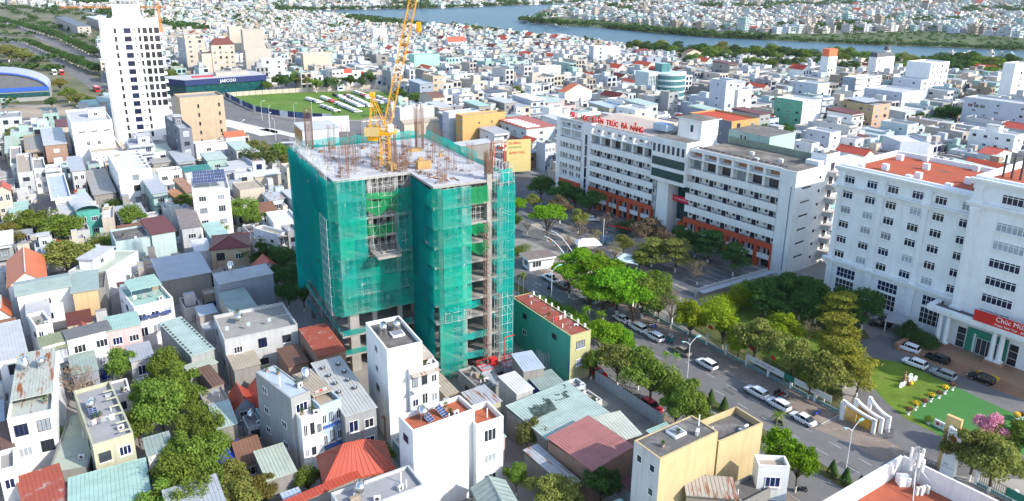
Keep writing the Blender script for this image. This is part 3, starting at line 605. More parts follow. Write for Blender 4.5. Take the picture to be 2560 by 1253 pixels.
# main floors: balcony parapets, floors, openings
FL = [7.0, 10.6, 14.1, 17.6, 21.3]
for x0, x1, n in ((-33,-4.3,6),(-72.4,-45.3,6)):
    w = (x1-x0)/n
    for zi, z in enumerate(FL):
        if z > 7: ubox('balcony_parapet', x0,-.12,z-1.9,x1,.12,z, uw); ubox('balcony_floor', x0,.12,z-1.9,x1,1.6,z-1.7, uw)
        b = MB(); b.bar((x0,0,z+.28),(x1,0,z+.28),.05)
        for i in range(int((x1-x0)/1.5)+1): b.bar((x0+i*1.5,0,z),(x0+i*1.5,0,z+.28),.03)
        b.build('railing', rail_m, UNI)
        if z < 21:
            for i in range(n):
                bx = x0+w*i
                gq = lambda: rnd.choice((glass,glass,glass_blue,curtain)); window(UNI,'f',bx+.55,1.58,z+.35,.72,1.5,1,1,fm=frame_dark,fw=.05,gm=gq()); window(UNI,'f',bx+1.75,1.58,z-.6,1.25,2.5,2,1,fm=frame_dark,name='door',fw=.05,gm=rnd.choice((glass,glass_blue,glass))); window(UNI,'f',bx+3.35,1.58,z+.2,.5,1.6,1,1,fm=frame_dark,fw=.05,gm=gq())
                if rnd.random() < .3: shared_box(UNI,'condenser',(bx+4.0,1.15,z-.3),(.75,.4,.6),ac_m)
    # terracotta base: piers, lintel, white panels, dark panes standing in for undercroft shade
    ubox('red_lintel', x0,-.2,5.6,x1,.35,7.0, terra)
    for i in range(n+1): ubox('red_pier', max(x0,x0+w*i-.5),-.2,0,min(x1,x0+w*i+.5) if i < n else x1,1.2,5.6, terra)
    for i in range(n):
        bx = x0+w*i; ubox('white_panel', bx+.5,-.05,2.6,bx+w-.5,.1,3.9, uw); ubox('balcony_floor', bx+.5,.1,2.6,bx+w-.5,1.6,2.8, uw)
        window(UNI,'f',bx+1.3,1.58,3.4,.9,1.8,1,1,fm=white_paint); window(UNI,'f',bx+2.6,1.58,2.85,1.2,2.4,1,1,fm=frame_dark,name='door')
        window(UNI,'f',bx+1.0,1.58,.1,w-2,2.3,2,1,fm=frame_dark,gm=glass,name='undercroft_shade_pane',pane=True)
# right end of the balconied part: solid white pier and a dark strip that paints in recess shade
ubox('groove_shade_strip', -1.2,-.05,1,-.9,.02,23, mat('groove_shadow_paint', (.25,.27,.32), .9, 0))
# left wing: triple windows
for zi, z in enumerate(FL[:-1]):
    ubox('balcony_parapet', -86.9,-.1,z+1.75,-76.6,.15,z+3.5, uw) if z > 7 else None
    ubox('balcony_parapet', -86.9,-.1,7.0,-76.6,.15,8.1, uw) if z == 7 else None
    for k in range(3): 
        for q in range(2): window(UNI,'f',-86.2+k*3.3+q*1.25,.88,z+ (1.3 if z == 7 else 0.1)-.0,.95,1.55,2,1)
    b = MB(); b.bar((-86.9,0,z+3.75),(-76.6,0,z+3.75),.05); b.build('railing', rail_m, UNI)
ubox('red_lintel', -86.9,-.2,5.4,-76.6,.35,7.0, terra)
for i in range(4): ubox('red_pier', -86.9+i*3.43-(.4 if i else 0),-.2,0,-86.9+i*3.43+(.4 if i < 3 else 0.001)+.02,1.0,5.4, terra)
for i in range(3): window(UNI,'f',-86.9+i*3.43+.9,.88,2.8,1.8,2.2,3,1); ubox('white_panel', -86.9+i*3.43+.4,-.05,1.4,-86.9+i*3.43+3.0,.1,2.6, uw)
# stair strip with tall blue glazing
for z in range(6): window(UNI,'f',-75.0,.23,2.2+z*3.6,.95,3.3,1,2,fm=frame_dark,gm=glass_blue)
# entrance block
ENT = ubox('entrance_block', -45.5,-1.2,15.7,-32.9,4.5,28.2, uw)
for k in range(7): window(UNI,'f',-45.1+k*1.75,-1.22,24.0,1.15,2.5,1,1,fm=white_paint,gm=glass_blue)
for z in (20.3,16.8):
    for k in range(6): window(UNI,'f',-45.1+k*1.98,-1.22,z,1.98,2.4,2,2,fm=frame_dark,gm=glass_teal,fw=.04)
for k in range(4):
    for j in range(4): window(UNI,'f',-39.3+k*1.58,4.4,4.2+j*2.85,1.58,2.85,1,2,fm=frame_dark,gm=glass_teal,fw=.05,name='glazing_panel')
ban = ubox('banner', -39.6,2.2,10.0,-32.6,2.3,11.7, mat('red_banner', (.62,.015,.06), .6, .04))
lettering('banner_text', 'CHÀO MỪNG NĂM HỌC MỚI', .55, white_paint, UNI, (-36.1,2.17,10.5), sx=.72, ext=.01)
ubox('entrance_porch', -37.5,2.8,0,-33.2,5.5,4.0, terra); 
ST = empty('entrance_stair', tuple(up(37.5,-1.2)), UANG, 'white walled entrance stair with flower beds before the lecture block doors', 'stair')
for k in range(8): b = MB(); b.box(-2.5,-3.6+k*.45,0,2.5,-3.15+k*.45,.17*(k+1)); b.build('step', mat('stair_stone', (.30,.24,.21), .9, .1), ST)
for x in (-3.0,2.6): b = MB(); b.box(x,-4.2,0,x+.4,.4,1.9); b.build('side_wall', uw, ST)
# roofs
ubox('roof_deck', -33,.5,26.0,-4.3,17.5,26.25, roof_dirty); ubox('roof_deck', -4.3,.3,26.6,-.2,17.3,26.92, roof_dirty)
b = MB()
for i in range(15):
    x = -32.6+i*1.95
    b.box(x,.5,26.85,x+.25,3.2,26.98)
b.box(-33,2.9,26.7,-4.3,3.2,26.99); b.build('pergola_beams', mat('dark_beam', (.13,.12,.12), .9, .2), UNI)
ubox('parapet', -33,17.2,24.2,-4.0,17.5,28.0, mat('mossy_green_wall', (.23,.28,.22), .95, .15, .4, streak=.4)); ubox('rooftop_room', -4.2,12.5,26.9,0,18.5,29.6, uw, roof_dirty); ubox('rooftop_room', -4.0,9.8,26.9,-.4,12.4,28.0, uw)
for k in range(2): 
    b = MB(); x = -3.4+k*1.7; b.bar((x,13.2,30.1),(x+.0,15.4,30.1),.55,10,cap=True); b.build('water_tank', white_paint, UNI)
for q in ((-20,9,1.0),(-10.5,8,1.0),(-15,4,.8)): ubox('roof_unit', q[0],q[1],26.2,q[0]+1.1,q[1]+.7,27.1, ac_m)
ubox('roof_deck', -88.6,.6,26.2,-77,18,26.45, roof_dirty); ubox('roof_deck', -76.6,.6,27.2,-72.4,18,27.45, roof_dirty)
ubox('parapet', -86.9,.2,26.4,-76.6,.5,27.4, uw)
ubox('roof_deck', -45.4,-1.0,28.15,-33,4.4,28.25, roof_dirty)
# pitched hall roof over the middle wing
b = MB(); hx0, hx1, hy0, hy1 = -76.4,-46.5,2.2,25.5; ym = 15.0
n = 30
for i in range(n):
    xa = hx0+(hx1-hx0)*i/n; xb = hx0+(hx1-hx0)*(i+1)/n; xm = xa+.12
    for (ya,za,yb,zb) in ((hy0,27.0,ym,28.6),(ym,28.6,hy1,27.0)):
        b.quad((xm,ya,za),(xb,ya,za),(xb,yb,zb),(xm,yb,zb)); b.quad((xa,ya,za+.09),(xm,ya,za+.09),(xm,yb,zb+.09),(xa,yb,zb+.09))
        b.quad((xm,ya,za),(xm,yb,zb),(xm,yb,zb+.09),(xm,ya,za+.09))
b.build('hall_roof', roof_hall, UNI); ubox('hall_wall', -76.2,2.4,26.0,-46.7,25.3,26.98, uw); ubox('hall_body', -76.2,18,0,-46.7,25.3,26.0, uw)
ubox('rooftop_room', -52,6,28.3,-46.9,9.5,30.2, wall('paleblue'), roofm('blue',True))
STW = ubox('stair_tower', -45,9,24.2,-36.5,16.5,32.5, uw, roof_dirty); ubox('roof_slab', -45.6,8.4,32.5,-35.9,17.1,32.8, uw, roof_dirty)
for k in range(4): window(UNI,'l',-45.02,15.8-k*1.8,28.3,1.5,2.6,2,1,fm=frame_dark)
window(UNI,'f',-40.5,8.98,29,1.2,2.2,1,1)
for k in range(6): ubox('condenser', -51+k*1.0,17.5,28.2,-50.2+k*1.0,18.1,29.2, ac_m)
ubox('rear_wing', -33.5,17.6,0,-20,30,30.0, wall('mint'), roof_dirty); window(UNI,'f',-29.5,17.58,26.6,.8,2.6,1,1); window(UNI,'f',-28.2,17.58,26.6,.8,2.6,1,1)
# side wall slots and vents
for k in range(6):
    z = 4.1+k*3.6; 
    b = MB(); b.box(-.02,3.0,z,.03,6.8,z+.42); b.build('slot_window', glass, UNI)
for k in range(7):
    z = 2.4+k*3.55; window(UNI,'r',.02,10.3,z,.8,.7,1,1,fm=frame_dark)
# balcony stack at the rear corner
for k in range(7):
    z = 2.6+k*3.55; ubox('rear_balcony', -.2,14.0,z,2.3,18.6,z+1.15, ucream); window(UNI,'r',.02,15,z+1.2,1.6,2.0,1,1,fm=frame_dark)
    b = MB(); b.bar((2.3,14,z+1.3),(2.3,18.6,z+1.3),.05); b.bar((0,14,z+1.3),(2.3,14,z+1.3),.05); b.build('railing', mat('red_rail', (.30,.05,.05), .6, .1), UNI)
# roof lettering
sign_red = mat('sign_red', (.70,.02,.025), .5, .04)
letters('ĐẠI HỌC KIẾN TRÚC ĐÀ NẴNG', 2.3, sign_red, UNI, -82.5, .2, 27.6, 32.0, sx=.80, ext=.12)
b = MB(); b.bar((-82.5,.5,27.5),(-51.5,.5,27.3),.05); b.bar((-82.5,.5,28.6),(-51.5,.5,28.5),.04)
for i in range(14): b.bar((-82.5+i*2.38,.5,26.9),(-82.5+i*2.38,.5,29.3),.04)
b.build('sign_frame', rust_m, UNI)
# ------------------------------------------------------------------ institute on the right
HANG = math.atan2(-.809, .588); HO = Vector((73.4,161.83,0)); HX = Vector((.588,-.809,0)); HY = Vector((.809,.588,0))
def hp(x, y, z=0.0): p = HO + HX*x + HY*y; return Vector((p.x, p.y, z))
HOS = empty('institute_building', (73.4,161.83,0), HANG, 'large white neoclassical block with pilasters cornices and column portico', 'building')
hw = mat('institute_white', (.76,.77,.78), .85, .06, .3, streak=.4, fine=.05)
def hbox(name, x0,y0,z0,x1,y1,z1, m=None, mt=None, parent=None):
    b = MB(); b.box(x0,y0,z0,x1,y1,z1,0,1 if mt else None); return b.build(name, [m or hw, mt] if mt else (m or hw), parent or HOS)
hbox('wall', 0,0,0,28.6,24,31.0); hbox('wall', 28.6,-2.2,0,46.5,26,35.0); hbox('wall', 46.5,0,0,72,24,31.0)
red_roof = mat('red_waterproofing', (.38,.085,.038), .9, .10, .4, stain=((.10,.095,.09), .60, .66, (.10,.16,.1)))
hbox('roof_deck', .9,.9,30.9,28.5,23.2,31.15, red_roof); hbox('roof_deck', 29.6,-1.2,34.9,45.6,25,35.15, red_roof)
for (a,b0,c,d) in ((-.1,-.1,28.5,.5),(-.1,.5,.5,24.1),(.5,23.5,28.5,24.1)): hbox('parapet', a,b0,31.0,c,d,32.1)
for (a,b0,c,d) in ((28.5,-2.3,46.6,-1.7),(28.5,-1.7,29.1,26),(46.0,-1.7,46.6,26)): hbox('parapet', a,b0,35.0,c,d,36.0)
def cornice(x0, x1, y, z, t=.5, p=.7):
    b = MB(); b.box(x0-.0,y-p,z,x1,y,z+t*.5); b.box(x0,y-p*.65,z-t*.5,x1,y,z); b.box(x0,y-p*.35,z-t,x1,y,z-t*.5); b.build('cornice', hw, HOS)
cornice(-.7,28.6,0,31.3,.8,.9); cornice(-.5,28.6,0,27.3,.7,.7); cornice(-.9,28.6,0,9.7,.8,1.0)
cornice(27.9,47.2,-2.2,35.2,.8,.9); cornice(27.9,47.2,-2.2,30.6,.7,.7); cornice(47.2,72,0,31.3,.8,.9); cornice(47.2,72,0,27.3,.7,.7); cornice(47.2,72,0,9.7,.8,1.0)
b = MB()
for z in (31.5,27.3,9.7): b.box(-.9,-.9,z-.6,0,24.2,z)
b.build('side_cornice', hw, HOS)
def pilaster(x, y, z0, z1, w=.95):
    b = MB(); b.box(x-w*.72,y-.5,z0,x+w*.72,y,z0+1.1); b.box(x-w/2,y-.32,z0+1.1,x+w/2,y,z1-.8); b.box(x-w*.65,y-.45,z1-.8,x+w*.65,y,z1); b.build('pilaster', hw, HOS)
for x in (.7,10.1,19.6): pilaster(x,0,9.8,26.6); pilaster(x,0,27.5,30.5,1.3); pilaster(x,0,0,9.0,1.3)
for x in (29.5,45.6): pilaster(x,-2.2,8.0,30.0,1.5); pilaster(x,-2.2,30.8,34.4,1.5)
ledge_m = mat('mossy_ledge', (.16,.17,.19), .95, .3, .8)
for x0,x1 in ((1.8,9.2),(11.3,18.7),(20.8,28.4)):
    for z in (9.72,27.32): 
        b = MB(); b.box(x0,-.75,z,x1,-.05,z+.03); b.build('ledge_top', ledge_m, HOS)
for ci in range(6):
    x = 1.4+ci*4.9+(.25 if ci % 2 else 0)
    for ri, z in enumerate((28.1,24.6,21.1,17.7,14.1,10.6)):
        dark = rnd.random()
        o = window(HOS,'f',x,-.02,z,2.35,1.75,3,1,gm=glass_blue if dark < .5 else (curtain if dark < .75 else glass),fw=.1)
        b0 = shared_box(o,'sill',(-.12,-.22,-.16),(2.6,.22,.14),hw); 
        shared_box(o,'transom',(0,-.075,1.28),(2.35,.05,.09),white_paint)
for z in (31.6,26.2,22.6,19.0,15.4,11.8,8.6):
    x = 33.6; k = 6
    o = window(HOS,'f',x,-2.22,z,5.4,1.85,6,1,gm=glass_blue if rnd.random() < .6 else curtain,fw=.1); shared_box(o,'sill',(-.12,-.22,-.16),(5.64,.22,.14),hw); shared_box(o,'transom',(0,-.075,1.35),(5.4,.05,.09),white_paint)
    window(HOS,'f',42,-2.22,z,2.4,1.85,3,1,gm=glass_blue,fw=.1)
for x in (2.6,12.3,22.0):
    window(HOS,'f',x,-.02,6.2,4.4,2.3,5,2,gm=glass_blue,fw=.09); window(HOS,'f',x,-.02,2.2,4.4,3.6,5,3,gm=glass,fw=.09)
    b = MB()
    for z in (1.2,2.6,4.0,5.4,6.8,8.2): b.box(x+5.2,-.04,z,x+7.2,0,z+.05)
    b.build('rustication', mat('joint_grey', (.55,.56,.58), .9, 0), HOS)
for q in ((6,6),(14,4.5),(22,9),(11,14),(25,15),(3,18)): 
    hbox('roof_unit', q[0],q[1],31.15,q[0]+1.3,q[1]+1.0,32.5, white_paint)
for q in ((3,2),(14,1.2),(22,1.2),(7,22.6),(18,22.6)): hbox('parapet_block', q[0],q[1]-.6,31.1,q[0]+1.2,q[1]+.4,32.5)
hbox('billboard', 37,20,36.0,44,20.4,40.0, mat('dark_green_board', (.02,.10,.07), .5, .1)); 
for x in (37.3,43.7): hbox('billboard_post', x,20.4,35,x+.2,20.6,39, frame_dark)
for k in range(3): hbox('chimney', 30.5+k*1.5,4,35,30.8+k*1.5,4.3,39.5, frame_dark)
# portico
PX0, PX1, PY = 26.0, 50.0, -5.2
hbox('portico_roof', PX0,PY,7.9,PX1,-2.2,8.6, hw, mat('portico_deck', (.13,.12,.12), .95, .3, .5)); 
b = MB(); b.box(PX0-.5,PY-.5,8.35,PX1,PY+.35,9.05); b.box(PX0-.3,PY-.3,7.8,PX1,PY+.2,8.35); b.box(PX0-.5,PY+.35,8.35,PX0+.35,-1.0,9.05); b.build('portico_cornice', hw, HOS)
for x in (28.0,29.4,37.9,39.3):
    b = MB(); b.cyl(x,PY+1.0,1.9,7.6,.5,14,0,.42); b.box(x-.62,PY+.38,7.6,x+.62,PY+1.62,7.9); b.box(x-.66,PY+.34,1.6,x+.66,PY+1.66,1.95); b.build('column', hw, HOS, smooth=False)
tan_stone = mat('tan_granite', (.34,.20,.125), .6, .12, .5, fine=.1)
for x in (27.1,37.0): hbox('plinth', x,PY+.1,.0,x+3.2,PY+1.9,1.6, tan_stone)
hbox('portico_floor', 25,-9.4,.0,52,-2.2,.95, tan_stone)
for k in range(6): hbox('step', 24.5,-9.4-.42*(k+1),0,54,-9.4-.42*k,.95-.15*(k+1), tan_stone)
hbox('ramp_wall', 23.6,-12.2,0,24.4,-8.0,1.5, tan_stone)
GL = hbox('door_surround', 32.5,-2.5,1,39.8,-2.22,5.9, mat('festive_green', (.03,.22,.15), .6, .1)); window(HOS,'f',34.4,-2.52,1,3.8,3.4,4,1,gm=glass); window(HOS,'f',30.6,-2.24,1,1.7,4.4,1,3,gm=glass); window(HOS,'f',40,-2.24,1,1.7,4.4,1,3,gm=glass)
for k in range(8):
    for x in (33.8,38.4): hbox('festive_tile', x,-2.56,1.1+k*.5,x+.4,-2.5,1.45+k*.5, white_paint)
bn = hbox('banner', 34.2,PY-.62,9.05,47.5,PY-.55,11.3, mat('festive_red', (.56,.025,.02), .6, .06, .4, stain=((.62,.22,.03), .68, .76, .35)))
lettering('banner_text', 'Chúc Mừng', 1.35, white_paint, HOS, (40.9,PY-.65,9.95), sx=.9, ext=.01); lettering('banner_text', 'Happy New Year . 2025', .62, white_paint, HOS, (40.7,PY-.65,9.25), sx=.9, ext=.01)
# ------------------------------------------------------------------ white apartment tower on the left
TW = empty('apartment_tower', (-171.5,316.5,0), .45, 'tall white apartment tower with rows of dark square windows and railed rooftop', 'building')
tw_w = mat('tower_white', (.84,.84,.83), .8, .02, .3)
W_, D_, HT_ = 22.0, 24.0, 52.0
def tbox(name, *a, m=None, mt=None):
    b = MB(); b.box(*a, 0, 1 if mt else None); return b.build(name, [m or tw_w, mt] if mt else (m or tw_w), TW)
tbox('wall', 0,0,0,W_,D_,HT_, mt=roofm('ltgrey')); tbox('corner_pilaster', -.5,-.2,0,.0,1.2,HT_+1.2, m=mat('grey_stone', (.45,.45,.46), .8, .1)); tbox('corner_pilaster', .0,-.35,0,.8,0,HT_+1.2, m=mat('grey_stone', (.45,.45,.46), .8, .1))
for q in ((0,-.05,W_,.3),(0,.3,.3,D_),(W_-.3,.3,W_,D_)): tbox('parapet', q[0],q[1],HT_,q[2],q[3],HT_+1.3)
tbox('rooftop_room', 5,3,HT_,15.5,16,HT_+6.6, mt=roofm('ltgrey')); tbox('canopy', -1.5,1,HT_+1.4,2.2,22,HT_+1.7)
for k in range(7):
    for y in (3.2,15.8): tbox('roof_post', 5+k*1.7,y,HT_+6.6,5.15+k*1.7,y+.15,HT_+8.4, m=galv_steel)
tbox('roof_beam', 5,3.2,HT_+8.3,15.5,3.4,HT_+8.5, m=galv_steel)
for fl in range(15):
    z = 2.4+fl*3.42
    if z > HT_-2.5: break
    window(TW,'f',4.6,-.02,z+.2,.95,2.2,1,3,fm=frame_dark,gm=glass)
    window(TW,'f',8.3,-.02,z+.2,2.7,2.2,2,1,fm=frame_dark,gm=glass_blue); window(TW,'f',12.0,-.02,z+1.2,.75,.7,1,1,fm=galv_steel)
    window(TW,'f',13.7,-.02,z+.2,.95,2.2,1,3,fm=frame_dark,gm=glass)
    if fl > 3:
        window(TW,'f',15.5,-.02,z,1.7,2.5,2,1,fm=frame_dark); window(TW,'f',17.9,-.02,z,1.4,2.5,1,1,fm=frame_dark); window(TW,'f',19.9,-.02,z,2.0,2.5,2,1,fm=frame_dark)
    tbox('balcony_slab', W_,-.6,z-.5,W_+1.1,8,z-.15)
    for y in (4,8.5,13,17.5,21.5): window(TW,'l',-.02,y,z+.4,1.4,1.8,2,1,fm=galv_steel,gm=curtain)
    if fl in (10,13): tbox('string_course', 0,-.12,z-.7,W_,-.0,z-.45)
# ------------------------------------------------------------------ barrel roofed hall
AR = empty('sports_hall', (-296,420,0), .50, 'barrel vaulted sports hall with blue fascia at the edge of the dusty lot', 'building')
b = MB(); n = 16; w = 29.0; dd = 30.0; A = []
for i in range(n+1):
    t = math.pi*i/n; A.append((-w*math.cos(t), 6.5+11.0*math.sin(t)))
for i in range(n):
    (xa,za),(xb,zb) = A[i], A[i+1]; b.quad((xa,0,za),(xb,0,zb),(xb,dd,zb),(xa,dd,za)); b.quad((xa,0,za),(xb,0,zb),(xb,-.3,zb-.9),(xa,-.3,za-.9),1)
b.build('roof', [roofm('steel',True), mat('blue_fascia', (.03,.07,.32), .6, .1)], AR)
b = MB(); b.poly([(x,.6,z-.4) for x, z in A][::-1]); b.build('gable_wall', mat('hall_grey', (.12,.125,.14), .8, .1), AR)
b = MB(); b.box(-w+.2,.3,0,w-.2,dd,6.4); b.build('wall', wall('grey'), AR)
b = MB(); b.box(-w,-.2,5.8,w,.15,8.0); b.build('blue_band', mat('blue_band', (.03,.10,.45), .5, .1), AR)
b = MB(); b.box(-w,-.1,2.6,w,.1,5.0); b.build('dark_glazing', glass_teal, AR)
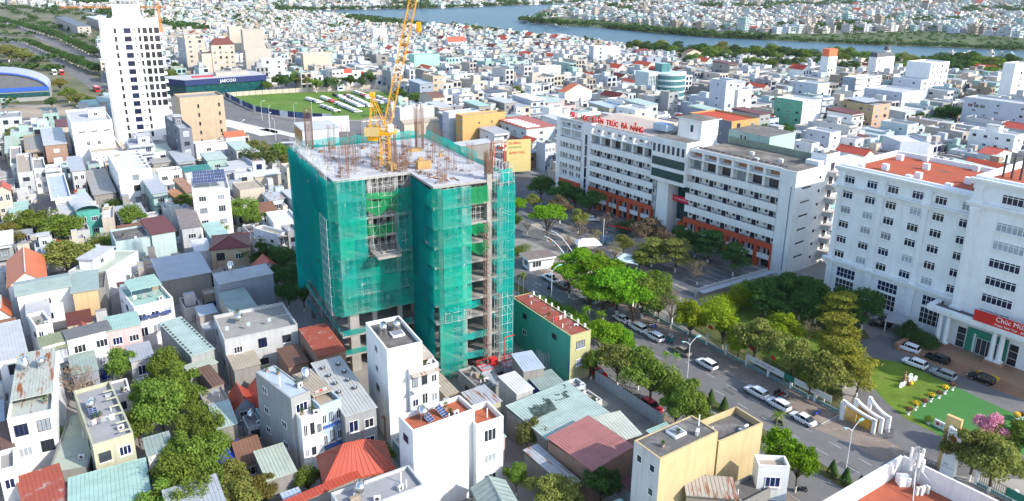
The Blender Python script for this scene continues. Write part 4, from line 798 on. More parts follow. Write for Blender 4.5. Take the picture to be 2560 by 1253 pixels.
# ------------------------------------------------------------------ showroom
SH = empty('car_showroom', (-196.8,448.0,0), .55, 'low car showroom with navy fascia and white lettering beside the junction', 'building')
navy = mat('navy_cladding', (.015,.03,.11), .5, .08)
b = MB(); b.prism([(-14,24),(0,0),(48,6),(46,30)], 0, 10); b.build('wall', glass_teal, SH)
b = MB(); b.prism([(-15,24.5),(-.3,-.7),(49,5.4),(47,31)], 7.0, 10.4, 0, 1); b.build('fascia', [navy, roofm('ltgrey')], SH)
b = MB(); b.box(6,9,10.4,18,15,10.9); b.build('red_roof_panel', mat('red_deck', (.50,.05,.05), .7, .1), SH)
b = MB(); b.box(20,12,10.4,40,20,12.5); b.build('rooftop_room', wall('greige'), SH)
lettering('showroom_name', 'JAECOO', 2.6, white_paint, SH, (25,1.95,7.2), rot=(math.pi/2,0,.125), ext=.05)
HOUSES=[
(-71.7, 92.4, 0.503, 5.6, 20.0, 10, 'white', 'terrace', 'rustmint', 'tall white house with two steel water tanks on its rust-streaked roof', {'tanks': 2, 'nf': 2}),
(-61.6, 79.0, 0.669, 4.9, 8.3, 5, 'conc', 'mono', 'redrust', 'low shed with peeling dark red metal roof below the white tank house', {}),
(-67.5, 83.6, 0.59, 1.9, 5.1, 8, 'white', 'flat', 'conc', 'white house with plain grey roof beside the peeling red shed', {'nf': 1}),
(-72.1, 90.9, 0.688, 1.4, 7.3, 6, 'tan', 'mono', 'brown', 'low house with dark brown roof left of the white tank house', {}),
(-57.3, 88.0, 0.646, 5.1, 17.5, 9, 'paleyellow', 'flat', 'grey', 'pale yellow house with broad smooth grey roof and side openings beside the alley trees', {'nf': 2, 'tanks': 1, 'pergola': 1}),
(-63.9, 87.5, 0.353, 4.9, 15.6, 4.6, 'conc', 'flat', 'palegreen', 'low annexe with pale green terrace between two taller houses', {'par': 0.15}),
(-55.0, 77.3, 0.512, 9.3, 9.0, 5.2, 'conc', 'mono', 'mint', 'long low building with smooth mint green metal roof under alley trees', {}),
(-82.2, 117.5, 0.75, 3.9, 3.6, 8.3, 'white', 'mono', 'olive', 'white terraced house with olive roof and red laundry on its balcony', {'nf': 2, 'balcony': 1}),
(-79.0, 119.5, 0.676, 7.1, 3.7, 8.6, 'white', 'mono', 'dkgrey', 'white terraced house with dark grey roof next to the olive roofed one', {'nf': 2}),
(-73.8, 123.4, 0.579, 5.5, 5.6, 8.4, 'pink', 'mono', 'mint', 'pink and white house with mint roof and striped white fins', {'nf': 2}),
(-56.0, 117.0, 0.756, 4.0, 15.4, 7, 'grey', 'mono', 'palemint', 'narrow house with mint metal roof edged by two rows of dark vent marks', {'rivets': 1}),
(-55.2, 114.0, 0.828, 4.9, 2.4, 5.5, 'conc', 'mono', 'palegreen', 'small lean-to with pale sheet roof below the vent marked roof', {'flat': 1}),
(-49.8, 110.0, 0.711, 1.9, 6.7, 5.2, 'tan', 'mono', 'brown', 'small shed with dark maroon sheet roof beside the alley trees', {}),
(-48.5, 103.8, 0.581, 3.6, 4.8, 5.5, 'conc', 'flat', 'tan', 'small concrete house with bare tan roof beside the mint shed', {'nf': 1, 'par': 0.3}),
(-44.6, 98.2, 0.531, 3.0, 6.7, 5, 'conc', 'mono', 'palemint', 'little grey shed with worn pale mint sheet roof beside the blue tarpaulin', {}),
(-47.9, 115.0, 0.562, 4.4, 6.2, 5.5, 'conc', 'mono', 'tan', 'low house with flat beige sheet roof below the grey apartment wall', {}),
(-86.1, 111.8, 0.641, 4.2, 14.5, 8.5, 'white', 'mono', 'ltgrey', 'white house with broad light grey sheet roof above the tank house', {'nf': 1}),
(-88.5, 125.7, 0.753, 2.7, 7.1, 8, 'white', 'flat', 'conc', 'small white house with barred windows above the olive roofed house', {'nf': 2}),
(-106.2, 144.9, 0.58, 6.9, 18.0, 7.5, 'white', 'gable', 'orange', 'large hall with bright orange tiled gable roof and white ridge', {'rise': 2.6}),
(-103.3, 135.6, 0.58, 2.5, 7.5, 5, 'white', 'gable', 'orange', 'small house with orange tiled roof beside the large orange hall', {'rise': 1.5}),
(-99.3, 137.4, 0.601, 9.4, 7.8, 9, 'white', 'gablex', 'sage', 'wide white house with grey green metal roof and blank front wall', {'rise': 0.8, 'nf': 1}),
(-89.6, 139.9, 0.504, 4.5, 9.9, 8.6, 'peach', 'mono', 'sage', 'peach fronted house with pale green sheet roof beside the blank white one', {}),
(-86.7, 142.9, 0.458, 1.9, 10.1, 8.2, 'conc', 'flat', 'dark', 'narrow house with stained black roof stuck to the peach fronted one', {'par': 0.3}),
(-93.8, 131.3, 0.58, 3.9, 32.0, 6.8, 'ltgrey', 'mono', 'ltgrey', 'light grey house with sheet metal roof in front of the blank white house', {'nf': 2}),
(-73.3, 132.4, 0.689, 7.2, 12.5, 9, 'white', 'canopy', 'mint', 'white curved corner house with mint canopy and dark blue awning panels', {'nf': 3, 'wl': 3}),
(-61.1, 144.1, 0.597, 11.2, 5.6, 9, 'bluegrey', 'mono', 'ltgrey', 'wide grey sided building with rooftop tanks beside the netted tower', {'tanks': 1}),
(-50.8, 119.2, 0.527, 12.9, 11.5, 9, 'ltgrey', 'flat', 'conc', 'light grey apartment block with cluttered roof beside the red rusty sheds', {'nf': 3, 'tanks': 1, 'mono': 1}),
(-72.7, 168.5, 0.316, 8.6, 10.0, 7.6, 'beige', 'hip', 'maroon', 'beige house with dark maroon tiled roof behind the dark palm garden', {'nf': 2, 'rise': 1.6}),
(-87.8, 196.2, 0.412, 9.6, 14.4, 14, 'white', 'solar', 'white', 'tall narrow white house with blue solar panels tilted on its roof', {'nf': 2}),
(-90.2, 175.8, 0.628, 5.5, 12.2, 8.6, 'palecyan', 'mono', 'maroon', 'pale cyan house with dark red metal roof and blank front wall', {}),
(-97.3, 171.9, 0.599, 7.9, 10.7, 8, 'palecyan', 'flat', 'dark', 'pale cyan house with stained dark roof terrace next to the dark red roof', {'par': 0.5}),
(-85.6, 182.7, 0.491, 4.5, 15.5, 8, 'ltgrey', 'mono', 'brownconc', 'light grey house with weathered brown concrete roof and one white window', {'nf': 1}),
(-107.1, 212.8, 0.59, 4.1, 26.3, 8.4, 'mint', 'mono', 'steel', 'long narrow mint house with steel grey roof and teal awning', {'nf': 1, 'balcony': 1}),
(-101.4, 217.2, 0.728, 2.6, 11.5, 5, 'conc', 'mono', 'rust', 'low shed with bright rust orange corrugated roof', {}),
(-102.3, 224.5, 0.625, 2.5, 16.8, 5.5, 'conc', 'mono', 'rust2', 'low shed with patchy rust and white roof beside the solar panel house', {}),
(-119.9, 194.9, 0.657, 5.7, 20.2, 8, 'teal', 'arch', 'ltgrey', 'teal fronted house with arched grey roof and hanging plants', {'nf': 2}),
(-132.3, 204.4, 0.58, 5.0, 32.0, 9, 'white', 'flat', 'paleblue', 'white house with pale blue grey roof beside the black ribbed canopy', {'nf': 1}),
(-128.2, 195.3, 0.446, 6.8, 14.0, 7.6, 'ltgrey', 'flat', 'ltgrey', 'low light grey annexe in front of the pale blue roofed house', {'par': 0.4}),
(-130.3, 222.4, 0.58, 6.0, 32.0, 5, 'conc', 'mono', 'conc', 'low house with broad plain grey roof and a green strip', {'par': 0.2}),
(-122.3, 223.4, 0.58, 9.5, 32.0, 12, 'white', 'flat', 'white', 'white three storey building with glass pergola on its roof', {'nf': 1, 'wl': 3, 'pergola': 1}),
(-161.7, 235.1, 0.58, 4.4, 32.0, 8.5, 'ltgrey', 'flat', 'tan', 'light grey house with blank side and two small white windows', {'nf': 1}),
(-159.6, 240.3, 0.58, 3.4, 18.1, 8.5, 'white', 'flat', 'conc', 'narrow white house with arched double windows', {'nf': 2}),
(-155.3, 239.6, 0.58, 4.7, 7.5, 8.5, 'white', 'flat', 'ltgrey', 'white house with open balcony and red chairs', {'nf': 1, 'balcony': 1}),
(-144.3, 236.0, 0.58, 3.7, 20.0, 9, 'ltgrey', 'mono', 'steel', 'light grey house with steel blue sloping roof', {'nf': 2}),
(-173.2, 269.4, 0.58, 7.0, 32.0, 10, 'brick', 'mono', 'ltgrey', 'brick fronted house with long light grey roof and cyan lower wall', {'nf': 1}),
(-180.8, 269.3, 0.58, 6.1, 32.0, 8, 'tan', 'flat', 'conc', 'weathered tan house with rusty balcony behind the brick fronted house', {'nf': 2, 'balcony': 1}),
(-190.9, 273.3, 0.58, 2.2, 32.0, 6, 'paleyellow', 'mono', 'palegreen', 'small pale yellow house at the edge of the dusty lot', {'nf': 1}),
(-175.7, 252.8, 0.58, 3.6, 32.0, 7, 'white', 'flat', 'conc', 'small white house with arched rooftop wall', {'nf': 1}),
(-148.0, 204.8, 0.58, 3.4, 6.0, 11, 'cream', 'gable', 'redtile', 'tall cream house with red tiled roof at the end of the row', {'nf': 2, 'rise': 1.5}),
(-143.9, 203.0, 0.531, 4.0, 9.6, 5, 'white', 'mono', 'mint', 'low white house with mint metal roof behind the round green trees', {}),
(-163.6, 272.0, 0.58, 13.5, 32.0, 18, 'white', 'flat', 'ltgrey', 'tall blank white block with slot windows below the white tower', {'nf': 0, 'slots': 1, 'hut': 1, 'wl': 0}),
(-154.9, 266.8, 0.58, 10.6, 32.0, 8, 'white', 'flat', 'tan', 'low white wing with square vents in front of the blank block', {'vents': 1}),
(-122.0, 268.1, 0.58, 4.3, 32.0, 17, 'slate', 'flat', 'steel', 'slate grey house with white glazed front and rooftop canopy', {'nf': 1, 'hut': 1}),
(-132.7, 295.1, 0.58, 16.7, 12.6, 24, 'beige', 'flat', 'conc', 'tall plain beige block with two columns of small windows', {'vents2': 1, 'hut': 0}),
(-122.8, 282.2, 0.58, 18.8, 6.0, 8, 'white', 'villa', 'orange2', 'white villa with orange gable roof and balustrade terrace', {'nf': 2}),
(-138.9, 263.6, 0.58, 8.3, 12.0, 11.5, 'bluewhite', 'flat', 'steel', 'pale blue house with stepped balconies and grey canopy', {'nf': 2, 'hut': 1, 'balcony': 1}),
(-133.2, 270.1, 0.58, 5.5, 9.5, 8, 'white', 'mono', 'palemint', 'small white house with pale mint roof beside the slate grey house', {'nf': 1}),
(-127.9, 257.4, 0.58, 7.4, 6.0, 6.5, 'conc', 'mono', 'conc', 'low grey house with sloping concrete roof and porch', {'nf': 1}),
(-118.5, 256.0, 0.58, 5.8, 16.3, 7.5, 'grey', 'mono', 'steel', 'grey house with steel roof canopy and potted plants', {'nf': 1, 'balcony': 1}),
(-109.9, 260.7, 0.58, 6.7, 10.4, 7, 'mint', 'mono', 'palemint', 'pale mint house with mint sheet roof beside the flame tree', {'nf': 1}),
(-112.9, 248.2, 0.58, 8.5, 6.0, 6, 'ltgrey', 'mono', 'teal', 'light grey house under a dark teal awning', {}),
(-92.1, 238.6, 0.58, 6.0, 6.0, 8, 'ltgrey', 'flat', 'ltgrey', 'light grey house with glazed rooftop room beside the flame tree', {'nf': 1}),
(-88.0, 246.1, 0.58, 8.7, 6.0, 5, 'cream', 'mono', 'white', 'low cream house with white striped sheet roof', {}),
(-84.6, 222.3, 0.566, 7.6, 10.8, 7, 'cream', 'flat', 'tan', 'cream house with rooftop black tarpaulins', {'par': 0.3}),
(-74.7, 239.0, 0.58, 3.8, 7.4, 10, 'cream', 'flat', 'palegreen', 'tall cream house touching the green netted tower', {'nf': 1}),
(-117.8, 239.6, 0.58, 7.3, 6.0, 8, 'white', 'flat', 'ltgrey', 'small white house with square windows behind the long mint house', {'nf': 2}),
(-65.0, 192.6, 0.5, 6.6, 10.7, 6.5, 'white', 'flat', 'white', 'small white house with flat white roof beside the green net', {'nf': 1}),
(-60.9, 182.8, 0.984, 3.0, 9.8, 6.5, 'white', 'flat', 'tan', 'white house with projecting canopy over the dark palm garden', {'nf': 1, 'balcony': 1}),
(-58.5, 183.9, 0.58, 3.0, 6.0, 7, 'grey', 'flat', 'steel', 'small slate roofed house squeezed against the green net', {'nf': 1}),
(-77.9, 172.2, 0.498, 3.2, 8.0, 5.5, 'white', 'mono', 'white', 'low white walled yard roof beside the maroon roofed house', {'flat': 1}),
(-77.4, 152.5, 0.57, 10.2, 13.4, 6, 'conc', 'mono', 'steel', 'low house with broad steel grey corrugated roof below the cyan houses', {}),
(-91.9, 156.0, 1.505, 13.9, 8.5, 6.5, 'white', 'flat', 'palegreen', 'white house with pale green flat roof and small white dormer', {'par': 0.3, 'hut': 1}),
(-112.9, 194.6, 0.468, 2.9, 12.0, 6.5, 'cream', 'flat', 'white', 'small cream house beside the teal fronted one', {}),
(-114.2, 221.0, 0.58, 2.3, 32.0, 4.5, 'conc', 'flat', 'brownconc', 'low derelict house with dark broken roof behind the round tree', {'par': 0.3}),
(-31.4, 93.8, 0.792, 3.1, 10.6, 13, 'grey', 'flat', 'paleblue', 'tall narrow grey sided house with smooth pale blue roof', {'par': 0.1, 'nf': 1}),
(-29.8, 92.6, 0.621, 3.1, 4.1, 10.4, 'white', 'flat', 'white', 'white front wing with dark barred balconies joined to the pale blue roof house', {'par': 0.5, 'nf': 3}),
(-27.7, 95.0, 0.707, 3.4, 9.6, 11, 'paleblue', 'terrace', 'tan', 'narrow house with tan terrace solar heater and pale blue dormer', {'nf': 3, 'tanks': 1, 'blueawn': 1}),
(-24.1, 95.0, 0.546, 4.8, 16.3, 9.5, 'grey', 'mono', 'palegrey', 'house with pale roof dotted by round black turbine vents', {'vent': 8, 'nf': 2}),
(-33.2, 115.3, 0.566, 4.9, 10.7, 8, 'brick', 'mono', 'redrust', 'shabby house with patched red rusty sheet roof beside the concrete frame', {}),
(-38.5, 115.3, 0.58, 3.5, 6.6, 6, 'brick', 'mono', 'brown', 'low shed with brown corrugated asbestos roof below the rusty red roof', {}),
(-18.7, 101.2, 0.494, 5.7, 10.6, 17, 'white', 'flat', 'dark', 'tall white house with black stained roof and two round water tanks beside the concrete frame', {'tanks': 2, 'skyl': 1, 'wl': 1, 'nf': 0}),
(-15.5, 102.1, 0.552, 4.9, 5.3, 13, 'white', 'terrace', 'rustpale', 'white front house with rusty pale sheet roof and glass balconies', {'nf': 3, 'balcony': 1}),
(-12.7, 84.7, 0.601, 9.5, 4.3, 14, 'white', 'flat', 'redtile2', 'tall white blank walled house with red tiled terrace and solar heaters', {'tanks': 1, 'solar': 2, 'par': 0.7, 'wl': 1, 'nf': 0}),
(-4.6, 88.9, 0.535, 4.3, 4.7, 12.2, 'white', 'flat', 'redtile2', 'lower white wing with red tiled terrace beside the blank walled house', {'par': 0.9, 'nf': 1}),
(-24.6, 84.3, 0.383, 9.2, 6.2, 6, 'conc', 'hip', 'redtile', 'house with bright red ribbed hip roof between white houses', {'rise': 3.4}),
(-28.4, 78.9, 0.667, 10.4, 1.1, 6.5, 'conc', 'mono', 'redtile', 'long strip of bright red sheet roof below the grey terrace', {'noskew': 1}),
(-19.8, 74.7, 0.567, 10.6, 4.8, 9, 'ltgrey', 'flat', 'grey', 'grey rooftop terrace house with steel solar heater and parapet', {'tanks': 1, 'par': 0.5, 'ac': 2}),
(-2.5, 78.7, 0.364, 4.5, 6.7, 5, 'conc', 'gable', 'sage', 'low building with sage green gable roof below the blank white wall', {'rise': 1.2}),
(-33.1, 86.2, 0.56, 4.0, 6.7, 5, 'conc', 'mono', 'palegreen', 'low house with pale green sloping sheet roof beside the blue tarpaulin', {}),
(-10.8, 109.0, 0.581, 2.4, 8.2, 4.5, 'tan', 'mono', 'tan', 'low house with sandy sheet roof at the foot of the concrete frame', {}),
(-20.1, 103.2, -0.386, 1.7, 3.3, 4, 'tan', 'mono', 'rust', 'low passage roofed in bright rust orange sheet between the tall houses', {}),
(10.8, 121.1, 0.565, 4.6, 20.0, 9.5, 'yellowgreen', 'flatred', 'redrust', 'house with dark green side wall yellow front and red sheet roof by the avenue', {'nf': 1, 'par': 0.5}),
(2.3, 114.7, 0.371, 3.8, 5.6, 6, 'conc', 'mono', 'paleblue', 'small concrete house with steep pale blue roof behind the green walled house', {}),
(5.1, 111.8, 0.475, 4.9, 4.7, 4, 'blueboard', 'mono', 'sage', 'low shop with grey green roof and bright blue side boards', {}),
(5.6, 96.2, 0.65, 12.6, 10.1, 5, 'conc', 'mono', 'palemint', 'broad low workshop with mint roof under torn dark nets', {}),
(11.4, 87.5, 0.72, 8.6, 8.8, 6.2, 'brick', 'mono', 'pinkred', 'broad low building with faded pink metal roof', {}),
(15.4, 95.0, 0.426, 4.8, 6.0, 5.6, 'conc', 'mono', 'cream', 'low building with pale cream green roof beside the grey hoarding', {}),
(7.8, 86.7, 0.649, 2.4, 9.3, 4, 'conc', 'mono', 'galv', 'long lean-to of galvanised corrugated sheets beside the pink roof', {}),
(18.4, 77.9, 0.598, 10.4, 4.6, 15, 'yellow', 'flat', 'dark', 'tall yellow house with black stained roof glass skylight and corner balcony', {'par': 0.12, 'wl': 2, 'nf': 0, 'skyl': 1, 'lcol': 'offwhite'}),
(27.3, 83.9, 0.552, 8.4, 4.8, 13.4, 'yellow', 'flat', 'dark', 'yellow rear wing with sunken stained terrace behind the skylight house', {'par': 1.0, 'nf': 0}),
(22.4, 79.1, -0.103, 6.2, 3.6, 9, 'tan', 'mono', 'rustpale', 'small room with rusty cream sheet roof against the yellow wall', {}),
(29.3, 78.2, 0.566, 5.2, 3.4, 8.5, 'conc', 'flat', 'dark', 'low wing with mossy black terrace below the yellow wall', {'par': 0.5}),
(32.0, 81.6, -0.059, 3.9, 2.4, 11.5, 'white', 'flat', 'tan', 'weathered white rooftop room with open window behind the yellow house', {'nf': 1}),
(-50.5, 330.0, 0.58, 17.3, 6.0, 15, 'ltgrey', 'flat', 'white', 'plain light grey block with roof canopy and two steel tanks behind the netted tower', {'tanks': 2, 'wl': 1, 'nf': 0}),
(-47.9, 324.2, 0.58, 17.3, 6.0, 9, 'cream', 'gablex', 'tan', 'cream walled hall with low tan roof behind the rebar columns', {'rise': 1}),
(-28.2, 324.4, 0.58, 15.3, 6.0, 14, 'bluewhite', 'flat', 'palemint', 'pale blue walled block with mint roof cover beside the orange block', {'wl': 3, 'nf': 0}),
(-21.7, 317.5, 0.58, 21.9, 6.0, 14, 'orange', 'flat', 'tan', 'bright apricot block with four tiny windows and side balconies', {'wl': 2, 'vents4': 1}),
(5.8, 310.0, 0.58, 15.4, 23.7, 10, 'cyanwhite', 'mono', 'redstripe', 'pale cyan house with red striped roof and tiled terrace', {'wl': 4, 'nf': 1}),
(12.4, 275.9, 0.58, 4.6, 6.0, 11, 'bluewhite', 'flat', 'dark', 'narrow pale blue house with glazed balconies beside the lecture block', {'nf': 3}),
(5.4, 279.2, 0.58, 4.8, 6.6, 6.5, 'brick', 'mono', 'blue', 'little brick house with blue sheet roof beside the yellow billboard', {'nf': 1}),
(-20.4, 288.8, 0.58, 14.9, 6.0, 7, 'conc', 'mono', 'ltgrey', 'long shop house with pale grey roof and blue awning behind the netted tower', {}),
(1.2, 300.3, 0.58, 4.5, 6.4, 6, 'white', 'gable', 'maroon', 'small white house with dark maroon gable roof', {'rise': 1.5}),
(-29.1, 403.2, 0.58, 9.2, 9.1, 10, 'white', 'flat', 'ltgrey', 'white house with curved dark balcony fronting the car field', {'nf': 2, 'balcony': 1, 'hut': 1}),
(-12.0, 404.1, 0.58, 10.0, 7.4, 11, 'white', 'mono', 'slateroof', 'house with dark slate roof and dark green fascia boards', {'nf': 2}),
(2.0, 358.6, 0.58, 4.9, 6.0, 8, 'white', 'flat', 'conc', 'small white house with square roof hut behind the striped roof', {'nf': 1, 'hut': 1}),
(17.3, 352.0, 0.58, 7.5, 6.0, 12, 'white', 'flat', 'ltgrey', 'tall white wall house with grey roof behind the lecture block', {'nf': 0}),
(28.5, 409.9, 0.58, 18.9, 6.0, 11, 'white', 'gablebig', 'orange', 'white house with steep orange gable roof and blank side wall', {'rise': 4, 'nf': 0}),
(104.1, 365.5, 0.58, 6.9, 10.4, 24, 'bluewhite', 'flat', 'steel', 'slender pale blue tower house with stacked side windows', {'wl': 1, 'nf': 1}),
(111.6, 369.4, 0.58, 9.9, 6.0, 19, 'white', 'flat', 'ltgrey', 'white tower house beside the slender pale blue one', {'nf': 1}),
(89.1, 299.7, 0.58, 17.0, 24.1, 16, 'slatewhite', 'flat', 'redtile', 'long slate walled house with ochre balconies on its front', {'nf': 2, 'lcol': 'slate'}),
(55.7, 336.7, 0.58, 9.9, 13.0, 14, 'white', 'flat', 'ltgrey', 'white house with low parapet behind the pitched hall roof', {'nf': 1}),
(79.3, 379.5, 0.58, 7.1, 6.0, 16, 'grey', 'flat', 'dkgrey', 'grey rendered house with dark hut behind the pitched hall roof', {'nf': 2}),
(72.3, 385.2, 0.58, 11.0, 6.0, 13, 'ltgrey', 'flat', 'tan', 'grey terraced house with bright green net on its side', {'nf': 2}),
(17.1, 505.0, 0.58, 18.5, 6.0, 14, 'white', 'flat', 'white', 'plain bright white cube house with blank front wall', {}),
(65.9, 623.3, 0.58, 15.0, 6.0, 18, 'bluewhite', 'flat', 'white', 'tall pale blue house with rows of little side windows near the river', {'wl': 3, 'nf': 1}),
(83.2, 665.1, 0.58, 13.6, 6.0, 14, 'white', 'flat', 'white', 'plain white house beside the tall pale blue one near the river', {}),
(149.2, 653.3, 0.58, 19.4, 6.0, 10, 'cream', 'gable', 'browntile', 'cream villa with brown gable roof by the river trees', {'nf': 2, 'rise': 3}),
(105.5, 595.2, 0.58, 15.1, 6.0, 12, 'bluegrey', 'flat', 'conc', 'blue grey walled house in front of the river villa', {'nf': 1}),
(112.3, 697.6, 0.58, 20.1, 6.0, 6, 'cream', 'hip', 'maroon', 'low house with maroon hip roof by the river', {'rise': 3}),
(135.9, 348.0, 0.58, 13.9, 15.8, 17, 'officegreen', 'flat', 'white', 'mid green sided office with white sign front and red balcony', {'nf': 0, 'sign': 1, 'lcol': 'green', 'wl': 3}),
(151.8, 364.4, 0.58, 8.8, 6.0, 16, 'bluewhite', 'flat', 'ltgrey', 'pale blue tower house with arched balconies beside the green office', {'nf': 1, 'balcony': 1}),
(170.6, 350.8, 0.58, 13.9, 16.7, 15, 'beigepeach', 'flatsolar', 'steel', 'weathered ochre apartment block with steel roof panels', {'nf': 2, 'wl': 4, 'lcol': 'ochre'}),
(248.2, 448.0, 0.58, 20.6, 14.8, 25, 'office', 'flat', 'white', 'tall white office with striped blue side and banded windows', {'nf': 4, 'wl': 0}),
(235.5, 432.4, 0.58, 8.5, 17.0, 17, 'bluewhite', 'flat', 'steel', 'pale blue walled office with lettering on its blank side', {'nf': 1}),
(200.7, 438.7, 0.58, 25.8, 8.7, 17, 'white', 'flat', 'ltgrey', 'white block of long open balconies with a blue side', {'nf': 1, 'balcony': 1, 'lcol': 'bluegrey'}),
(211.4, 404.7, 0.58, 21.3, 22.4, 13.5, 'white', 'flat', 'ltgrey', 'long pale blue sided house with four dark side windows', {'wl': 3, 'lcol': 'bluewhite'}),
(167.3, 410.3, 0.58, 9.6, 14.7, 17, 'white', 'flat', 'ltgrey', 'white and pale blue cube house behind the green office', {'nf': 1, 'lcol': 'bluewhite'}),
(213.3, 511.3, 0.58, 9.7, 6.0, 22, 'white', 'flat', 'orange', 'slender white tower house topped by an orange box', {'nf': 3, 'topbox': 1}),
(250.4, 520.5, 0.58, 21.6, 6.0, 21, 'white', 'mansard', 'slate', 'white hotel with dark mansard and small dome', {'nf': 3}),
(236.5, 335.6, 0.58, 13.2, 31.4, 18, 'bluewhite', 'flat', 'ltgrey', 'very large pale blue blank wall building with few dark windows', {'wl': 3, 'nf': 0, 'vents': 1}),
(280.5, 421.2, 0.58, 17.4, 6.3, 28, 'white', 'flat', 'white', 'tall white tower house beside the river trees on the right bank', {'nf': 1, 'wl': 0}),
(201.5, 294.1, 0.58, 7.3, 17.5, 12.5, 'white', 'flat', 'white', 'long white house with stepped roof and square side windows', {'wl': 4, 'nf': 1, 'hut': 1}),
(128.0, 295.8, 0.58, 7.1, 11.3, 12.5, 'white', 'flat', 'ltgrey', 'pale blue sided house with ragged parapet below the green office', {'nf': 1, 'lcol': 'bluewhite'}),
(174.9, 325.9, 0.58, 8.6, 12.6, 10.5, 'cyanwhite', 'flat', 'conc', 'pale mint house with dark awning windows beside the round trees', {'wl': 2, 'nf': 1, 'lcol': 'cyanwhite'}),
(119.4, 291.2, 0.58, 4.7, 8.5, 9, 'white', 'flat', 'brownconc', 'small white house with brown roof behind the lecture block', {'nf': 1}),
(138.6, 295.6, 0.58, 5.5, 7.5, 10, 'white', 'flat', 'tan', 'white house with tan roof and dark shop window', {'nf': 1}),
(148.8, 294.4, -1.518, 12.7, 11.6, 12, 'bluewhite', 'flat', 'white', 'pale blue house with boarded stair and side window', {'wl': 1}),
(160.8, 288.3, 0.58, 10.8, 9.1, 8, 'white', 'mono', 'white', 'white shed with orange painted opening behind the red roof terrace', {}),
(182.5, 275.5, 0.58, 13.6, 6.0, 8.5, 'cyanwhite', 'gable', 'redtile', 'small mint house with red gable roof', {'rise': 1.5, 'wl': 1, 'nf': 1}),
(115.2, 259.9, 0.58, 18.8, 6.0, 8, 'white', 'mono', 'white', 'low house with broad white sheet roof behind the red roof terrace', {}),
(-240.0, 554.0, 0.58, 13.4, 32.0, 26, 'cream', 'flat', 'conc', 'cream apartment slab with rows of side windows behind the car showroom', {'wl': 5, 'lcol': 'ltgrey', 'nf': 2, 'hut': 1}),
(-218.7, 529.2, 0.58, 18.3, 12.4, 18, 'peachpale', 'flat', 'maroon', 'pale peach apartment block with zigzag outside stair', {'nf': 1}),
(-212.7, 532.5, 0.58, 15.7, 6.0, 24, 'cream', 'hip', 'maroon', 'cream apartment block with maroon hip roof', {'nf': 4, 'rise': 4}),
(-240.9, 644.7, 0.58, 10.7, 6.0, 29, 'cream', 'flat', 'tan', 'plain cream hotel block behind the apartment cluster', {}),
(-224.0, 628.6, 0.58, 17.2, 6.0, 28, 'greige', 'flat', 'tan', 'wide blank greige block beside the cream hotel', {}),
(-184.4, 519.4, 0.58, 17.6, 7.2, 22, 'greige', 'flat', 'white', 'greige apartment block with scattered small windows', {}),
(-169.0, 505.6, 0.58, 15.1, 6.0, 17, 'white', 'flat', 'white', 'white clinic block with red rooftop lettering', {'nf': 2}),
(-152.9, 548.3, 0.58, 21.4, 6.0, 17, 'cream', 'flat', 'white', 'plain cream box building beside the car field', {}),
(-108.0, 501.7, 0.58, 10.5, 6.0, 10, 'white', 'flat', 'redtile', 'white house with vertical red stripe facing the car field', {'nf': 2, 'redstripe': 1}),
(-114.7, 493.8, 0.58, 8.8, 6.0, 10, 'white', 'gablex', 'redtile', 'white house with red pitched roof facing the car field', {'nf': 2, 'rise': 2}),
(-71.9, 546.9, 0.58, 20.5, 8.9, 17, 'mintwall', 'flat', 'slateroof', 'big mint green blank walled building in the old quarter', {}),
(-64.8, 754.1, 0.58, 19.9, 6.0, 10, 'white', 'gablex', 'redtile', 'white villa with twin red gables', {'nf': 2, 'rise': 4}),
(-154.6, 839.5, 0.58, 15.9, 6.0, 16, 'white', 'flat', 'white', 'plain bright white block near the river bend', {}),
(-64.4, 659.3, 0.58, 11.9, 6.0, 9, 'bluewhite', 'gable', 'redtile', 'pale blue house with red gable roof in the old quarter', {'rise': 3}),
]
# ------------------------------------------------------------------ houses
def ribbed(b, x0, x1, y0, y1, z00, z01, m=0, pitch=.45, thick=.08, rib=.05):
    """sheet roof with raised seams running in y; z00 at y0, z01 at y1"""
    n = max(2, round((x1-x0)/pitch)); w = (x1-x0)/n
    for i in range(n):
        a = x0+w*i; c = a+w*.22; d = a+w
        b.quad((a,y0,z00+rib),(c,y0,z00+rib),(c,y1,z01+rib),(a,y1,z01+rib),m); b.quad((c,y0,z00),(d,y0,z00),(d,y1,z01),(c,y1,z01),m)
        b.quad((c,y0,z00+rib),(c,y0,z00),(c,y1,z01),(c,y1,z01+rib),m); b.quad((d,y0,z00),(d,y0,z00+rib),(d,y1,z01+rib),(d,y1,z01),m)
    b.quad((x0,y0,z00-thick),(x1,y0,z00-thick),(x1,y0,z00+rib),(x0,y0,z00+rib),m); b.quad((x0,y1,z01-thick),(x0,y0,z00-thick),(x0,y0,z00+rib),(x0,y1,z01+rib),m); b.quad((x1,y0,z00-thick),(x1,y1,z01-thick),(x1,y1,z01+rib),(x1,y0,z00+rib),m)
    b.quad((x1,y1,z01-thick),(x0,y1,z01-thick),(x0,y1,z01+rib),(x1,y1,z01+rib),m); b.quad((x0,y0,z00-thick),(x0,y1,z01-thick),(x1,y1,z01-thick),(x1,y0,z00-thick),m)
_T = {}
